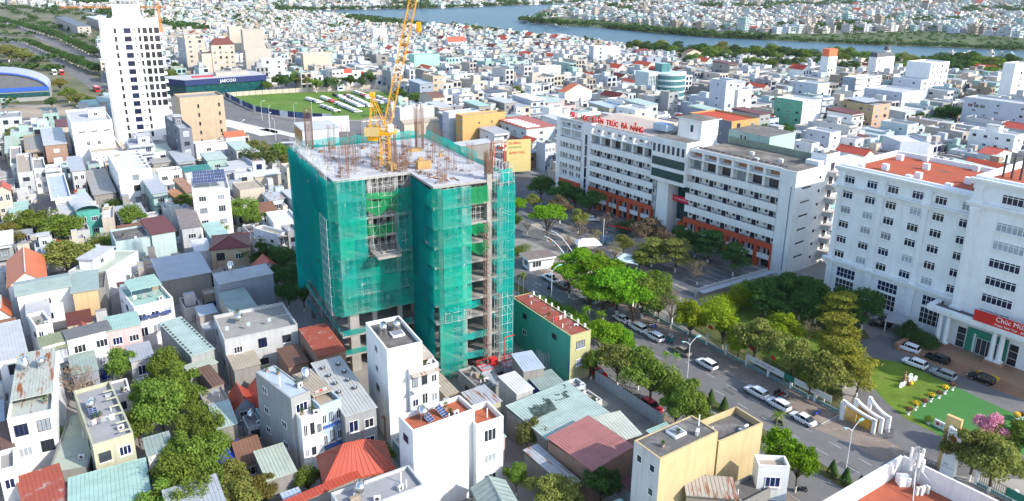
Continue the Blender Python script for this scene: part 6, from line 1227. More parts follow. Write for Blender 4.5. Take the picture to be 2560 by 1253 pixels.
TREES=[
(-107.9, 167.8, 5.6, 10.4, 'broad', 'olive', 'left'),
(-130.4, 191.2, 5.4, 10.2, 'broad', 'mid', 'left'),
(-121.4, 190.0, 5.0, 10.3, 'broad', 'mid', 'left'),
(-132.8, 183.9, 4.3, 9.1, 'broad', 'yellow', 'left'),
(-108.2, 201.5, 4.2, 9.0, 'broad', 'mid', 'left'),
(-101.0, 218.0, 3.2, 7.1, 'broad', 'mid', 'left'),
(-78.8, 207.4, 4.5, 9.3, 'broad', 'mid', 'left'),
(-72.8, 201.2, 3.1, 8.0, 'broad', 'mid', 'left'),
(-107.9, 183.1, 3.4, 6.5, 'bush', 'mid', 'left'),
(-109.2, 180.6, 2.6, 6.0, 'bush', 'olive', 'left'),
(-60.9, 171.3, 3.9, 8.8, 'broad', 'dark', 'palmgarden'),
(-55.8, 167.4, 4.0, 8.8, 'broad', 'dark', 'palmgarden'),
(-49.9, 158.7, 3.8, 8.7, 'broad', 'dark', 'palmgarden'),
(-45.6, 150.2, 3.1, 8.0, 'broad', 'dark', 'palmgarden'),
(-54.9, 161.0, 3.1, 7.0, 'broad', 'dark', 'palmgarden'),
(-49.4, 151.9, 2.8, 6.7, 'broad', 'dark', 'palmgarden'),
(-64.5, 168.6, 2.1, 7.5, 'palm', 'dark', 'palmgarden'),
(-63.2, 177.1, 1.9, 7.4, 'palm', 'dark', 'palmgarden'),
(-79.0, 190.4, 1.9, 7.9, 'palm', 'mid', 'left'),
(-76.4, 188.6, 1.6, 7.2, 'palm', 'mid', 'left'),
(-92.2, 266.7, 5.9, 11.6, 'broad', 'flame', 'junction'),
(-88.6, 276.6, 4.8, 10.6, 'broad', 'mid', 'junction'),
(-102.1, 289.5, 5.1, 9.8, 'broad', 'olive', 'junction'),
(-82.4, 268.1, 3.4, 8.2, 'broad', 'yellow', 'junction'),
(-121.4, 216.5, 2.8, 6.1, 'bush', 'dark', 'left'),
(-60.4, 117.1, 3.0, 8.4, 'broad', 'mid', 'alley'),
(-58.9, 106.2, 3.6, 9.4, 'broad', 'mid', 'alley'),
(-54.8, 102.1, 3.7, 9.5, 'broad', 'mid', 'alley'),
(-55.7, 110.6, 3.5, 9.3, 'broad', 'mid', 'alley'),
(-49.2, 100.9, 2.7, 7.5, 'broad', 'mid', 'alley'),
(-69.5, 118.2, 2.8, 8.6, 'broad', 'mid', 'alley'),
(-72.1, 110.0, 4.4, 9.3, 'bare', 'bare', 'alley'),
(-45.7, 85.6, 3.9, 9.7, 'broad', 'mid', 'alley'),
(-43.7, 90.1, 3.3, 9.2, 'broad', 'mid', 'alley'),
(-42.7, 83.3, 3.1, 7.9, 'broad', 'mid', 'alley'),
(-38.9, 88.2, 2.3, 6.7, 'broad', 'olive', 'alley'),
(-35.9, 83.6, 2.8, 7.1, 'broad', 'olive', 'alley'),
(-43.2, 94.4, 2.2, 7.1, 'broad', 'mid', 'alley'),
(-33.6, 86.3, 2.1, 6.0, 'broad', 'yellow', 'alley'),
(-28.4, 88.9, 2.1, 6.0, 'broad', 'mid', 'court'),
(-18.5, 94.0, 1.6, 6.5, 'broad', 'mid', 'court'),
(12.8, 87.5, 2.8, 7.7, 'broad', 'dark', 'court'),
(5.5, 85.2, 3.4, 7.7, 'broad', 'olive', 'court'),
(3.9, 99.8, 2.8, 7.2, 'broad', 'flamefruit', 'court'),
(1.0, 89.7, 1.8, 5.7, 'broad', 'mid', 'court'),
(8.0, 84.5, 2.3, 6.2, 'broad', 'olive', 'court'),
(-69.1, 98.9, 1.6, 5.2, 'bush', 'mid', 'alley'),
(-57.6, 99.8, 2.6, 7.4, 'broad', 'mid', 'alley'),
(-46.0, 98.6, 2.7, 7.6, 'broad', 'mid', 'alley'),
(-47.8, 93.6, 2.7, 8.0, 'broad', 'mid', 'alley'),
(-45.9, 82.8, 3.1, 7.9, 'broad', 'mid', 'alley'),
(-40.2, 87.3, 2.6, 7.0, 'broad', 'mid', 'alley'),
(-60.5, 112.7, 2.6, 8.0, 'broad', 'mid', 'alley'),
(-52.7, 107.3, 2.6, 7.5, 'broad', 'mid', 'alley'),
(17.8, 128.0, 3.6, 8.7, 'flame', 'bright', 'avenear'),
(14.9, 122.2, 2.3, 7.1, 'broad', 'mid', 'avenear'),
(19.5, 120.2, 3.4, 8.7, 'broad', 'olive', 'avenear'),
(24.4, 114.2, 4.5, 10.2, 'broad', 'mid', 'avenear'),
(23.1, 119.1, 3.0, 8.8, 'broad', 'mid', 'avenear'),
(29.1, 106.9, 3.6, 8.9, 'broad', 'mid', 'avenear'),
(27.4, 111.8, 2.8, 8.2, 'broad', 'mid', 'avenear'),
(40.0, 93.4, 3.2, 9.1, 'broad', 'bright', 'avenear'),
(41.5, 91.3, 2.8, 8.2, 'broad', 'bright', 'avenear'),
(26.9, 105.8, 2.6, 7.5, 'broad', 'mid', 'avenear'),
(30.7, 102.9, 2.4, 6.8, 'broad', 'mid', 'avenear'),
(21.5, 127.4, 2.6, 8.0, 'broad', 'bright', 'avenear'),
(29.0, 124.7, 1.4, 5.0, 'palm', 'bright', 'median'),
(30.7, 123.7, 1.2, 4.9, 'palm', 'bright', 'median'),
(42.3, 103.1, 1.7, 5.8, 'palm', 'mid', 'median'),
(16.0, 144.1, 1.7, 5.3, 'palm', 'bright', 'median'),
(18.7, 142.3, 1.9, 4.9, 'palm', 'bright', 'median'),
(1.7, 160.1, 1.3, 6.0, 'palm', 'mid', 'median'),
(2.9, 159.7, 1.3, 6.0, 'palm', 'mid', 'median'),
(7.4, 152.4, 2.0, 3.5, 'bush', 'bright', 'median'),
(9.9, 149.7, 2.0, 3.5, 'bush', 'bright', 'median'),
(12.3, 146.9, 2.1, 3.6, 'bush', 'bright', 'median'),
(14.2, 143.4, 2.1, 3.5, 'bush', 'bright', 'median'),
(16.1, 141.0, 1.9, 3.2, 'bush', 'bright', 'median'),
(18.1, 136.6, 1.7, 3.0, 'bush', 'mid', 'median'),
(31.9, 112.1, 1.5, 2.6, 'bush', 'mid', 'median'),
(16.5, 162.2, 4.9, 10.2, 'flame', 'bright', 'avefar'),
(20.1, 157.0, 5.5, 10.6, 'flame', 'bright', 'avefar'),
(23.3, 149.8, 5.8, 10.9, 'flame', 'bright', 'avefar'),
(19.9, 147.0, 4.0, 9.0, 'flame', 'bright', 'avefar'),
(28.5, 148.6, 4.9, 11.2, 'broad', 'mid', 'avefar'),
(31.8, 146.2, 3.7, 9.5, 'broad', 'mid', 'avefar'),
(33.9, 143.8, 3.8, 8.9, 'bare', 'brownleaf', 'avefar'),
(36.5, 137.4, 3.9, 9.2, 'broad', 'lime', 'avefar'),
(42.5, 134.7, 4.0, 9.3, 'broad', 'lime', 'avefar'),
(46.5, 127.9, 4.4, 9.7, 'broad', 'olive', 'avefar'),
(51.8, 122.1, 4.1, 9.4, 'broad', 'olive', 'avefar'),
(54.9, 115.0, 4.6, 9.9, 'broad', 'olive', 'avefar'),
(52.8, 116.3, 2.8, 8.1, 'broad', 'mid', 'avefar'),
(53.0, 120.6, 2.4, 7.8, 'broad', 'olive', 'avefar'),
(68.5, 94.4, 4.0, 9.3, 'broad', 'olive', 'avefar'),
(66.8, 95.7, 2.4, 7.8, 'broad', 'olive', 'avefar'),
(69.8, 91.7, 4.0, 9.3, 'broad', 'olive', 'avefar'),
(77.2, 98.5, 3.2, 8.0, 'broad', 'mid', 'avefar'),
(74.9, 100.6, 2.4, 7.8, 'broad', 'pink', 'lawnpink'),
(33.2, 158.5, 3.6, 8.4, 'broad', 'mid', 'avefar'),
(26.0, 144.6, 4.1, 9.1, 'flame', 'bright', 'avefar'),
(13.5, 159.2, 3.9, 8.4, 'flame', 'bright', 'avefar'),
(17.3, 150.8, 4.1, 9.1, 'flame', 'bright', 'avefar'),
(40.1, 145.9, 2.3, 4.2, 'bush', 'lime', 'hedge'),
(43.5, 149.0, 2.6, 4.4, 'bush', 'lime', 'hedge'),
(46.8, 151.6, 2.6, 4.5, 'bush', 'lime', 'hedge'),
(50.2, 154.3, 2.8, 4.7, 'bush', 'lime', 'hedge'),
(53.1, 156.1, 2.9, 5.0, 'bush', 'lime', 'hedge'),
(56.2, 159.2, 2.5, 4.7, 'bush', 'mid', 'hedge'),
(56.5, 151.2, 4.1, 8.9, 'broad', 'dark', 'garden'),
(60.4, 152.4, 4.2, 9.5, 'broad', 'dark', 'garden'),
(63.1, 149.1, 4.5, 10.3, 'broad', 'dark', 'garden'),
(65.8, 147.1, 4.3, 10.1, 'broad', 'dark', 'garden'),
(57.9, 147.2, 3.7, 7.5, 'broad', 'dark', 'garden'),
(62.8, 144.2, 4.0, 8.3, 'broad', 'dark', 'garden'),
(54.4, 148.1, 3.1, 7.0, 'broad', 'dark', 'garden'),
(74.8, 144.3, 4.1, 9.4, 'broad', 'dark', 'garden'),
(71.3, 141.5, 2.8, 7.1, 'broad', 'dark', 'garden'),
(70.2, 148.2, 3.4, 9.2, 'broad', 'dark', 'garden'),
(67.8, 140.3, 4.3, 10.3, 'layer', 'gold', 'garden'),
(63.2, 130.0, 4.4, 9.8, 'layer', 'gold', 'garden'),
(61.1, 120.6, 4.8, 9.6, 'layer', 'gold', 'garden'),
(60.0, 125.3, 3.3, 8.0, 'layer', 'gold', 'garden'),
(61.8, 117.4, 3.5, 7.6, 'layer', 'gold', 'garden'),
(55.7, 135.4, 3.6, 8.4, 'broad', 'lime', 'garden'),
(53.3, 134.7, 2.4, 6.3, 'broad', 'lime', 'garden'),
(59.7, 135.7, 2.4, 6.3, 'bare', 'brownleaf', 'garden'),
(44.3, 130.1, 2.8, 7.2, 'broad', 'lime', 'garden'),
(82.8, 137.0, 2.4, 3.4, 'bush', 'dark', 'portico'),
(82.3, 139.4, 2.1, 3.6, 'bush', 'dark', 'portico'),
(84.0, 135.3, 2.1, 2.9, 'bush', 'dark', 'portico'),
(81.8, 139.0, 1.5, 5.4, 'broad', 'dark', 'portico'),
(10.1, 198.3, 5.1, 9.8, 'flame', 'bright', 'yard'),
(14.5, 214.2, 3.9, 8.7, 'broad', 'brownleaf', 'yard'),
(19.2, 204.2, 2.8, 7.6, 'broad', 'olive', 'yard'),
(19.1, 197.5, 3.2, 6.4, 'bare', 'brownleaf', 'yard'),
(27.6, 204.9, 3.5, 7.1, 'bare', 'bare', 'yard'),
(9.6, 235.0, 4.5, 9.2, 'broad', 'dark', 'yard'),
(16.0, 229.5, 4.9, 9.6, 'broad', 'dark', 'yard'),
(23.9, 219.6, 4.7, 9.5, 'broad', 'dark', 'yard'),
(20.3, 226.9, 3.6, 8.4, 'broad', 'dark', 'yard'),
(26.9, 181.6, 2.8, 6.1, 'bare', 'olive', 'yard'),
(37.4, 192.4, 4.7, 9.4, 'broad', 'brownleaf', 'yard'),
(36.1, 179.2, 4.6, 8.4, 'layer', 'olive', 'yard'),
(41.5, 175.9, 4.8, 8.6, 'layer', 'olive', 'yard'),
(45.2, 167.7, 3.0, 6.3, 'bare', 'bareleaf', 'yard'),
(51.5, 182.7, 4.8, 8.6, 'layer', 'dark', 'yard'),
(55.6, 173.8, 4.4, 8.3, 'layer', 'dark', 'yard'),
(46.2, 190.7, 2.9, 7.7, 'broad', 'dark', 'yard'),
(48.9, 186.3, 3.1, 7.9, 'broad', 'dark', 'yard'),
(4.5, 204.3, 1.4, 4.0, 'bare', 'olive', 'yard'),
(1.2, 215.4, 2.9, 7.2, 'flame', 'bright', 'yard'),
(0.4, 206.7, 2.1, 6.0, 'broad', 'mid', 'yard'),
(33.2, 205.2, 2.6, 4.9, 'bush', 'dark', 'yard'),
(6.9, 225.4, 2.5, 6.4, 'broad', 'olive', 'yard'),
(23.2, 193.6, 2.4, 5.3, 'bare', 'olive', 'yard'),
(30.0, 187.3, 2.6, 6.5, 'broad', 'olive', 'yard'),
(32.5, 176.5, 2.3, 5.7, 'broad', 'mid', 'yard'),
(40.4, 186.2, 2.8, 7.2, 'broad', 'brownleaf', 'yard'),
(21.9, 176.3, 2.4, 6.3, 'broad', 'olive', 'yard'),
(15.2, 189.5, 2.0, 5.0, 'bare', 'brownleaf', 'yard'),
(2.3, 186.7, 2.4, 3.3, 'bush', 'mid', 'yard'),
(4.8, 181.4, 2.1, 2.9, 'bush', 'mid', 'yard'),
(-153.1, 486.7, 4.4, 10.2, 'broad', 'dark', 'field'),
(-145.2, 477.6, 4.3, 10.1, 'broad', 'dark', 'field'),
(-140.6, 484.0, 5.5, 12.2, 'broad', 'mid', 'field'),
(-133.2, 480.6, 5.9, 12.6, 'broad', 'olive', 'field'),
(-125.0, 473.4, 4.2, 10.0, 'broad', 'mid', 'field'),
(-118.9, 479.6, 3.7, 9.6, 'broad', 'dark', 'field'),
(-115.5, 489.6, 4.1, 9.9, 'broad', 'mid', 'field'),
(-107.0, 490.3, 4.1, 9.9, 'broad', 'dark', 'field'),
(-98.9, 488.6, 3.2, 8.1, 'broad', 'dark', 'field'),
(-96.0, 501.4, 5.0, 10.7, 'broad', 'dark', 'field'),
(-160.9, 478.1, 3.3, 8.1, 'broad', 'dark', 'field'),
(-154.8, 471.1, 3.2, 8.1, 'broad', 'mid', 'field'),
(-65.6, 431.6, 4.3, 10.1, 'broad', 'dark', 'field'),
(-60.1, 416.9, 4.6, 10.4, 'broad', 'dark', 'field'),
(-55.4, 423.7, 3.7, 8.5, 'broad', 'mid', 'field'),
(-50.0, 416.8, 4.6, 9.3, 'broad', 'mid', 'field'),
(-44.1, 414.3, 4.1, 8.9, 'broad', 'mid', 'field'),
(-41.4, 420.2, 3.2, 8.1, 'broad', 'mid', 'field'),
(-10.3, 402.7, 2.6, 7.5, 'broad', 'mid', 'field'),
(1.7, 428.5, 5.6, 11.3, 'broad', 'mid', 'field'),
(-1.6, 403.3, 3.1, 7.9, 'broad', 'dark', 'field'),
(12.1, 430.1, 3.3, 7.1, 'broad', 'mid', 'field'),
(163.1, 363.9, 6.1, 12.8, 'broad', 'dark', 'rightmid'),
(169.9, 356.8, 4.7, 10.5, 'broad', 'dark', 'rightmid'),
(201.7, 363.9, 4.5, 10.3, 'broad', 'dark', 'rightmid'),
(220.9, 376.3, 6.6, 13.3, 'broad', 'dark', 'rightmid'),
(117.0, 331.5, 3.8, 9.6, 'broad', 'mid', 'rightmid'),
(122.2, 328.1, 4.6, 10.4, 'broad', 'dark', 'rightmid'),
(157.3, 361.4, 4.3, 10.1, 'broad', 'dark', 'rightmid'),
(214.1, 370.0, 4.2, 9.0, 'broad', 'dark', 'rightmid'),
(-220.7, 483.6, 6.3, 13.0, 'broad', 'mid', 'showroom'),
(-209.6, 472.6, 4.5, 10.3, 'broad', 'mid', 'showroom'),
(-200.7, 460.4, 3.8, 9.6, 'broad', 'dark', 'showroom'),
(-245.3, 546.1, 4.5, 10.3, 'broad', 'dark', 'showroom'),
(-184.1, 482.1, 3.4, 8.2, 'broad', 'dark', 'showroom'),
(-172.1, 473.5, 3.8, 8.6, 'broad', 'dark', 'showroom'),
(-168.4, 477.6, 3.3, 8.1, 'broad', 'mid', 'showroom'),
(-216.8, 317.9, 3.4, 7.2, 'broad', 'olive', 'dusty'),
(-254.8, 425.3, 5.4, 10.1, 'broad', 'mid', 'dusty'),
(-242.1, 410.6, 4.7, 8.4, 'broad', 'olive', 'dusty'),
(-281.8, 463.5, 5.3, 9.0, 'broad', 'yellow', 'dusty'),
(-232.0, 404.3, 4.0, 7.8, 'broad', 'mid', 'dusty'),
(-251.3, 403.0, 3.1, 6.9, 'broad', 'dark', 'dusty'),
(-388.2, 597.0, 10.0, 14.5, 'broad', 'olive', 'dusty'),
(-419.4, 625.5, 9.7, 14.3, 'broad', 'olive', 'dusty'),
(-504.6, 784.8, 4.5, 7.8, 'broad', 'dark', 'boulevard'),
(-493.3, 771.8, 4.5, 7.8, 'broad', 'dark', 'boulevard'),
(-483.1, 759.1, 4.6, 7.8, 'broad', 'dark', 'boulevard'),
(-472.4, 746.9, 4.6, 7.8, 'broad', 'dark', 'boulevard'),
(-461.7, 735.1, 4.6, 7.9, 'broad', 'dark', 'boulevard'),
(-451.9, 723.6, 4.6, 7.9, 'broad', 'dark', 'boulevard'),
(-443.5, 712.4, 4.6, 7.9, 'broad', 'dark', 'boulevard'),
(-434.2, 701.6, 4.6, 7.9, 'broad', 'dark', 'boulevard'),
(-425.4, 691.0, 4.6, 7.9, 'broad', 'dark', 'boulevard'),
(-416.2, 680.9, 4.6, 7.9, 'broad', 'dark', 'boulevard'),
(-408.3, 670.9, 4.7, 7.9, 'broad', 'dark', 'boulevard'),
(-399.5, 661.3, 4.7, 7.9, 'broad', 'dark', 'boulevard'),
(-391.3, 652.0, 4.7, 7.9, 'broad', 'dark', 'boulevard'),
(-384.0, 642.8, 4.7, 8.0, 'broad', 'dark', 'boulevard'),
(-375.9, 634.0, 4.7, 8.0, 'broad', 'dark', 'boulevard'),
(-368.6, 625.3, 4.7, 8.0, 'broad', 'dark', 'boulevard'),
(-362.2, 616.9, 4.7, 8.0, 'broad', 'dark', 'boulevard'),
(-354.5, 608.7, 4.7, 8.0, 'broad', 'dark', 'boulevard'),
(-348.1, 600.7, 4.7, 8.0, 'broad', 'dark', 'boulevard'),
(-341.2, 592.9, 4.7, 8.0, 'broad', 'dark', 'boulevard'),
(-334.9, 585.3, 4.7, 8.0, 'broad', 'dark', 'boulevard'),
(-328.1, 577.9, 4.7, 8.0, 'broad', 'dark', 'boulevard'),
(-322.3, 570.7, 4.7, 8.0, 'broad', 'dark', 'boulevard'),
(-316.6, 563.6, 4.7, 8.0, 'broad', 'dark', 'boulevard'),
(-310.2, 556.7, 4.8, 8.0, 'broad', 'dark', 'boulevard'),
(-304.2, 550.0, 4.8, 8.0, 'broad', 'dark', 'boulevard'),
(-793.9, 1177.2, 5.3, 9.1, 'broad', 'dark', 'boulevard'),
(-776.4, 1157.5, 5.4, 9.1, 'broad', 'dark', 'boulevard'),
(-756.2, 1133.6, 5.4, 9.1, 'broad', 'dark', 'boulevard'),
(-732.2, 1103.5, 5.4, 9.1, 'broad', 'dark', 'boulevard'),
(-715.3, 1083.9, 5.4, 9.2, 'broad', 'dark', 'boulevard'),
(-702.8, 1071.0, 5.5, 9.2, 'broad', 'dark', 'boulevard'),
(-684.8, 1049.3, 5.5, 9.2, 'broad', 'dark', 'boulevard'),
(-670.4, 1033.2, 5.5, 9.2, 'broad', 'dark', 'boulevard'),
(-660.6, 1024.0, 5.6, 9.3, 'broad', 'dark', 'boulevard'),
(-649.2, 1012.2, 5.6, 9.4, 'broad', 'dark', 'boulevard'),
(-630.0, 987.8, 5.6, 9.3, 'broad', 'dark', 'boulevard'),
(-617.6, 974.0, 5.6, 9.4, 'broad', 'dark', 'boulevard'),
(-606.4, 962.0, 5.7, 9.4, 'broad', 'dark', 'boulevard'),
(-595.0, 949.5, 5.7, 9.4, 'broad', 'dark', 'boulevard'),
(-581.3, 933.0, 5.7, 9.4, 'broad', 'dark', 'boulevard'),
(-568.9, 918.6, 5.7, 9.4, 'broad', 'dark', 'boulevard'),
(-558.9, 907.9, 5.8, 9.5, 'broad', 'dark', 'boulevard'),
(-547.5, 894.7, 5.8, 9.5, 'broad', 'dark', 'boulevard'),
(-535.4, 880.2, 5.8, 9.5, 'broad', 'dark', 'boulevard'),
(-522.0, 863.5, 5.8, 9.5, 'broad', 'dark', 'boulevard'),
(-513.6, 854.8, 5.8, 9.5, 'broad', 'dark', 'boulevard'),
(-505.6, 846.7, 5.8, 9.6, 'broad', 'dark', 'boulevard'),
(-501.0, 838.9, 5.3, 9.0, 'broad', 'dark', 'boulevard'),
(-486.6, 820.0, 5.3, 9.0, 'broad', 'dark', 'boulevard'),
(-472.9, 802.0, 5.3, 9.0, 'broad', 'dark', 'boulevard'),
(-459.8, 784.7, 5.3, 9.0, 'broad', 'dark', 'boulevard'),
(-447.1, 768.1, 5.3, 9.0, 'broad', 'dark', 'boulevard'),
(-435.0, 752.2, 5.3, 9.1, 'broad', 'dark', 'boulevard'),
(-423.4, 736.9, 5.3, 9.1, 'broad', 'dark', 'boulevard'),
(-412.2, 722.2, 5.3, 9.1, 'broad', 'dark', 'boulevard'),
(-401.5, 708.1, 5.3, 9.1, 'broad', 'dark', 'boulevard'),
(-391.2, 694.5, 5.4, 9.1, 'broad', 'dark', 'boulevard'),
(-381.2, 681.4, 5.4, 9.1, 'broad', 'dark', 'boulevard'),
(-371.6, 668.8, 5.4, 9.1, 'broad', 'dark', 'boulevard'),
(115.6, 753.8, 6.4, 13.1, 'broad', 'dark', 'river'),
(120.1, 743.5, 7.9, 14.5, 'broad', 'mid', 'river'),
(124.5, 733.8, 8.0, 14.6, 'broad', 'olive', 'river'),
(129.6, 729.1, 8.3, 14.9, 'broad', 'dark', 'river'),
(136.7, 735.9, 6.7, 13.4, 'broad', 'dark', 'river'),
(146.1, 754.5, 8.5, 15.1, 'broad', 'olive', 'river'),
(147.5, 730.8, 7.7, 14.3, 'broad', 'dark', 'river'),
(148.6, 707.5, 6.1, 12.8, 'broad', 'mid', 'river'),
(164.3, 755.0, 6.3, 13.0, 'broad', 'dark', 'river'),
(158.9, 702.2, 5.8, 12.5, 'broad', 'dark', 'river'),
(162.3, 692.6, 7.0, 13.7, 'broad', 'dark', 'river'),
(173.9, 718.0, 8.2, 14.8, 'broad', 'dark', 'river'),
(176.6, 705.2, 8.1, 14.7, 'broad', 'dark', 'river'),
(177.1, 685.0, 7.7, 14.4, 'broad', 'mid', 'river'),
(189.8, 712.5, 6.2, 12.9, 'broad', 'mid', 'river'),
(200.3, 730.6, 8.9, 15.4, 'broad', 'olive', 'river'),
(194.9, 689.2, 5.7, 12.4, 'broad', 'mid', 'river'),
(210.3, 724.4, 6.6, 13.2, 'broad', 'dark', 'river'),
(213.1, 713.7, 6.2, 12.9, 'broad', 'dark', 'river'),
(217.4, 709.1, 5.7, 12.4, 'broad', 'mid', 'river'),
(225.8, 717.9, 6.4, 13.0, 'broad', 'dark', 'river'),
(222.3, 688.2, 8.1, 14.7, 'broad', 'mid', 'river'),
(221.7, 668.9, 6.6, 13.3, 'broad', 'dark', 'river'),
(238.8, 704.7, 8.4, 15.0, 'broad', 'mid', 'river'),
(234.0, 673.4, 5.9, 12.6, 'broad', 'mid', 'river'),
(248.6, 700.0, 7.9, 14.5, 'broad', 'dark', 'river'),
(249.3, 686.2, 6.4, 13.1, 'broad', 'dark', 'river'),
(254.1, 684.1, 6.5, 13.2, 'broad', 'olive', 'river'),
(256.7, 676.1, 7.7, 14.3, 'broad', 'dark', 'river'),
(260.0, 670.4, 6.4, 13.1, 'broad', 'mid', 'river'),
(266.8, 674.0, 8.0, 14.6, 'broad', 'dark', 'river'),
(263.2, 651.1, 5.8, 12.5, 'broad', 'olive', 'river'),
(265.4, 643.4, 7.4, 14.0, 'broad', 'dark', 'river'),
(281.8, 671.0, 7.7, 14.3, 'broad', 'olive', 'river'),
(296.5, 693.3, 8.4, 15.0, 'broad', 'mid', 'river'),
(285.4, 653.9, 6.1, 12.8, 'broad', 'mid', 'river'),
(300.5, 676.7, 8.3, 14.9, 'broad', 'mid', 'river'),
(302.6, 669.0, 5.9, 12.6, 'broad', 'mid', 'river'),
(302.3, 656.2, 8.4, 15.0, 'broad', 'mid', 'river'),
(315.6, 673.8, 5.7, 12.4, 'broad', 'dark', 'river'),
(311.8, 654.0, 7.1, 13.7, 'broad', 'dark', 'river'),
(317.1, 654.0, 6.6, 13.3, 'broad', 'dark', 'river'),
(328.9, 667.7, 5.8, 12.5, 'broad', 'dark', 'river'),
(322.6, 643.5, 6.3, 13.0, 'broad', 'dark', 'river'),
(336.7, 661.6, 6.2, 12.9, 'broad', 'dark', 'river'),
(333.5, 644.5, 8.5, 15.1, 'broad', 'olive', 'river'),
(338.7, 644.7, 6.0, 12.7, 'broad', 'mid', 'river'),
(339.2, 635.6, 5.8, 12.5, 'broad', 'olive', 'river'),
(352.0, 650.1, 5.6, 12.3, 'broad', 'mid', 'river'),
(347.4, 631.7, 5.7, 12.4, 'broad', 'dark', 'river'),
(348.9, 625.0, 7.6, 14.2, 'broad', 'dark', 'river'),
(363.3, 642.1, 7.9, 14.5, 'broad', 'dark', 'river'),
(368.7, 642.4, 6.3, 13.0, 'broad', 'dark', 'river'),
(360.7, 619.0, 7.4, 14.1, 'broad', 'dark', 'river'),
(383.0, 649.3, 8.0, 14.6, 'broad', 'dark', 'river'),
(393.8, 658.9, 6.9, 13.5, 'broad', 'olive', 'river'),
(394.7, 651.4, 8.1, 14.7, 'broad', 'dark', 'river'),
(385.8, 627.6, 7.8, 14.4, 'broad', 'mid', 'river'),
(384.0, 616.1, 7.5, 14.1, 'broad', 'mid', 'river'),
(385.8, 611.0, 8.1, 14.7, 'broad', 'olive', 'river'),
(397.8, 622.4, 7.7, 14.3, 'broad', 'dark', 'river'),
(389.6, 601.2, 7.4, 14.0, 'broad', 'mid', 'river'),
(411.5, 628.1, 8.5, 15.1, 'broad', 'dark', 'river'),
(410.4, 618.5, 8.2, 14.8, 'broad', 'dark', 'river'),
(145.6, 660.8, 4.5, 10.3, 'broad', 'mid', 'river'),
(145.7, 628.9, 5.7, 11.4, 'broad', 'dark', 'river'),
(157.4, 649.9, 5.4, 11.1, 'broad', 'mid', 'river'),
(166.5, 658.3, 6.4, 12.1, 'broad', 'dark', 'river'),
(174.0, 659.7, 6.4, 12.1, 'broad', 'mid', 'river'),
(180.5, 656.9, 6.4, 12.1, 'broad', 'dark', 'river'),
(176.7, 617.4, 4.3, 10.1, 'broad', 'dark', 'river'),
(195.8, 660.7, 6.2, 11.9, 'broad', 'dark', 'river'),
(190.3, 617.9, 5.3, 11.1, 'broad', 'dark', 'river'),
(200.9, 630.7, 5.3, 11.1, 'broad', 'mid', 'river'),
(204.4, 619.9, 6.3, 12.0, 'broad', 'mid', 'river'),
(207.5, 609.0, 5.5, 11.2, 'broad', 'mid', 'river'),
(219.1, 623.6, 5.4, 11.2, 'broad', 'dark', 'river'),
(221.6, 611.3, 5.2, 10.9, 'broad', 'dark', 'river'),
(230.6, 617.9, 5.2, 11.0, 'broad', 'dark', 'river'),
(241.7, 629.6, 4.6, 10.4, 'broad', 'mid', 'river'),
(256.5, 650.6, 5.0, 10.8, 'broad', 'dark', 'river'),
(252.4, 622.1, 5.6, 11.3, 'broad', 'dark', 'river'),
(256.7, 615.9, 6.4, 12.1, 'broad', 'dark', 'river'),
(267.1, 624.8, 6.0, 11.7, 'broad', 'dark', 'river'),
(262.9, 599.0, 5.7, 11.4, 'broad', 'dark', 'river'),
(268.0, 595.6, 5.9, 11.6, 'broad', 'dark', 'river'),
(294.0, 639.5, 4.7, 10.5, 'broad', 'dark', 'river'),
(299.3, 635.8, 5.2, 11.0, 'broad', 'mid', 'river'),
(293.2, 607.9, 4.5, 10.3, 'broad', 'mid', 'river'),
(299.1, 606.4, 6.0, 11.7, 'broad', 'dark', 'river'),
(306.0, 607.1, 5.6, 11.3, 'broad', 'mid', 'river'),
(310.7, 603.3, 4.5, 10.3, 'broad', 'mid', 'river'),
(320.3, 609.0, 6.6, 12.3, 'broad', 'mid', 'river'),
(314.3, 584.7, 6.2, 11.9, 'broad', 'dark', 'river'),
(339.5, 620.4, 5.0, 10.8, 'broad', 'dark', 'river'),
(339.6, 608.0, 4.5, 10.3, 'broad', 'dark', 'river'),
(342.2, 600.7, 4.5, 10.3, 'broad', 'dark', 'river'),
(345.9, 595.7, 6.7, 12.4, 'broad', 'dark', 'river'),
(363.9, 615.7, 5.1, 10.9, 'broad', 'dark', 'river'),
(360.2, 597.9, 5.9, 11.6, 'broad', 'dark', 'river'),
(371.3, 605.6, 6.4, 12.0, 'broad', 'mid', 'river'),
(372.2, 596.3, 4.6, 10.4, 'broad', 'dark', 'river'),
(361.6, 568.3, 5.8, 11.5, 'broad', 'mid', 'river'),
(374.9, 579.8, 5.1, 10.9, 'broad', 'dark', 'river'),
(22.7, 1231.5, 6.2, 12.9, 'broad', 'dark', 'farshore'),
(28.8, 1244.5, 5.3, 12.1, 'broad', 'dark', 'farshore'),
(34.7, 1247.3, 4.1, 10.9, 'broad', 'dark', 'farshore'),
(40.7, 1252.2, 5.3, 12.0, 'broad', 'dark', 'farshore'),
(45.5, 1223.7, 5.6, 12.3, 'broad', 'dark', 'farshore'),
(49.5, 1180.4, 5.6, 12.3, 'broad', 'dark', 'farshore'),
(57.4, 1230.6, 4.4, 11.2, 'broad', 'dark', 'farshore'),
(62.4, 1216.7, 5.8, 12.5, 'broad', 'dark', 'farshore'),
(66.8, 1191.1, 5.3, 12.0, 'broad', 'dark', 'farshore'),
(69.8, 1147.2, 5.6, 12.3, 'broad', 'dark', 'farshore'),
(76.6, 1169.1, 3.9, 10.7, 'broad', 'dark', 'farshore'),
(81.4, 1158.8, 5.4, 12.1, 'broad', 'dark', 'farshore'),
(87.3, 1768.6, 6.4, 13.1, 'broad', 'dark', 'farshore'),
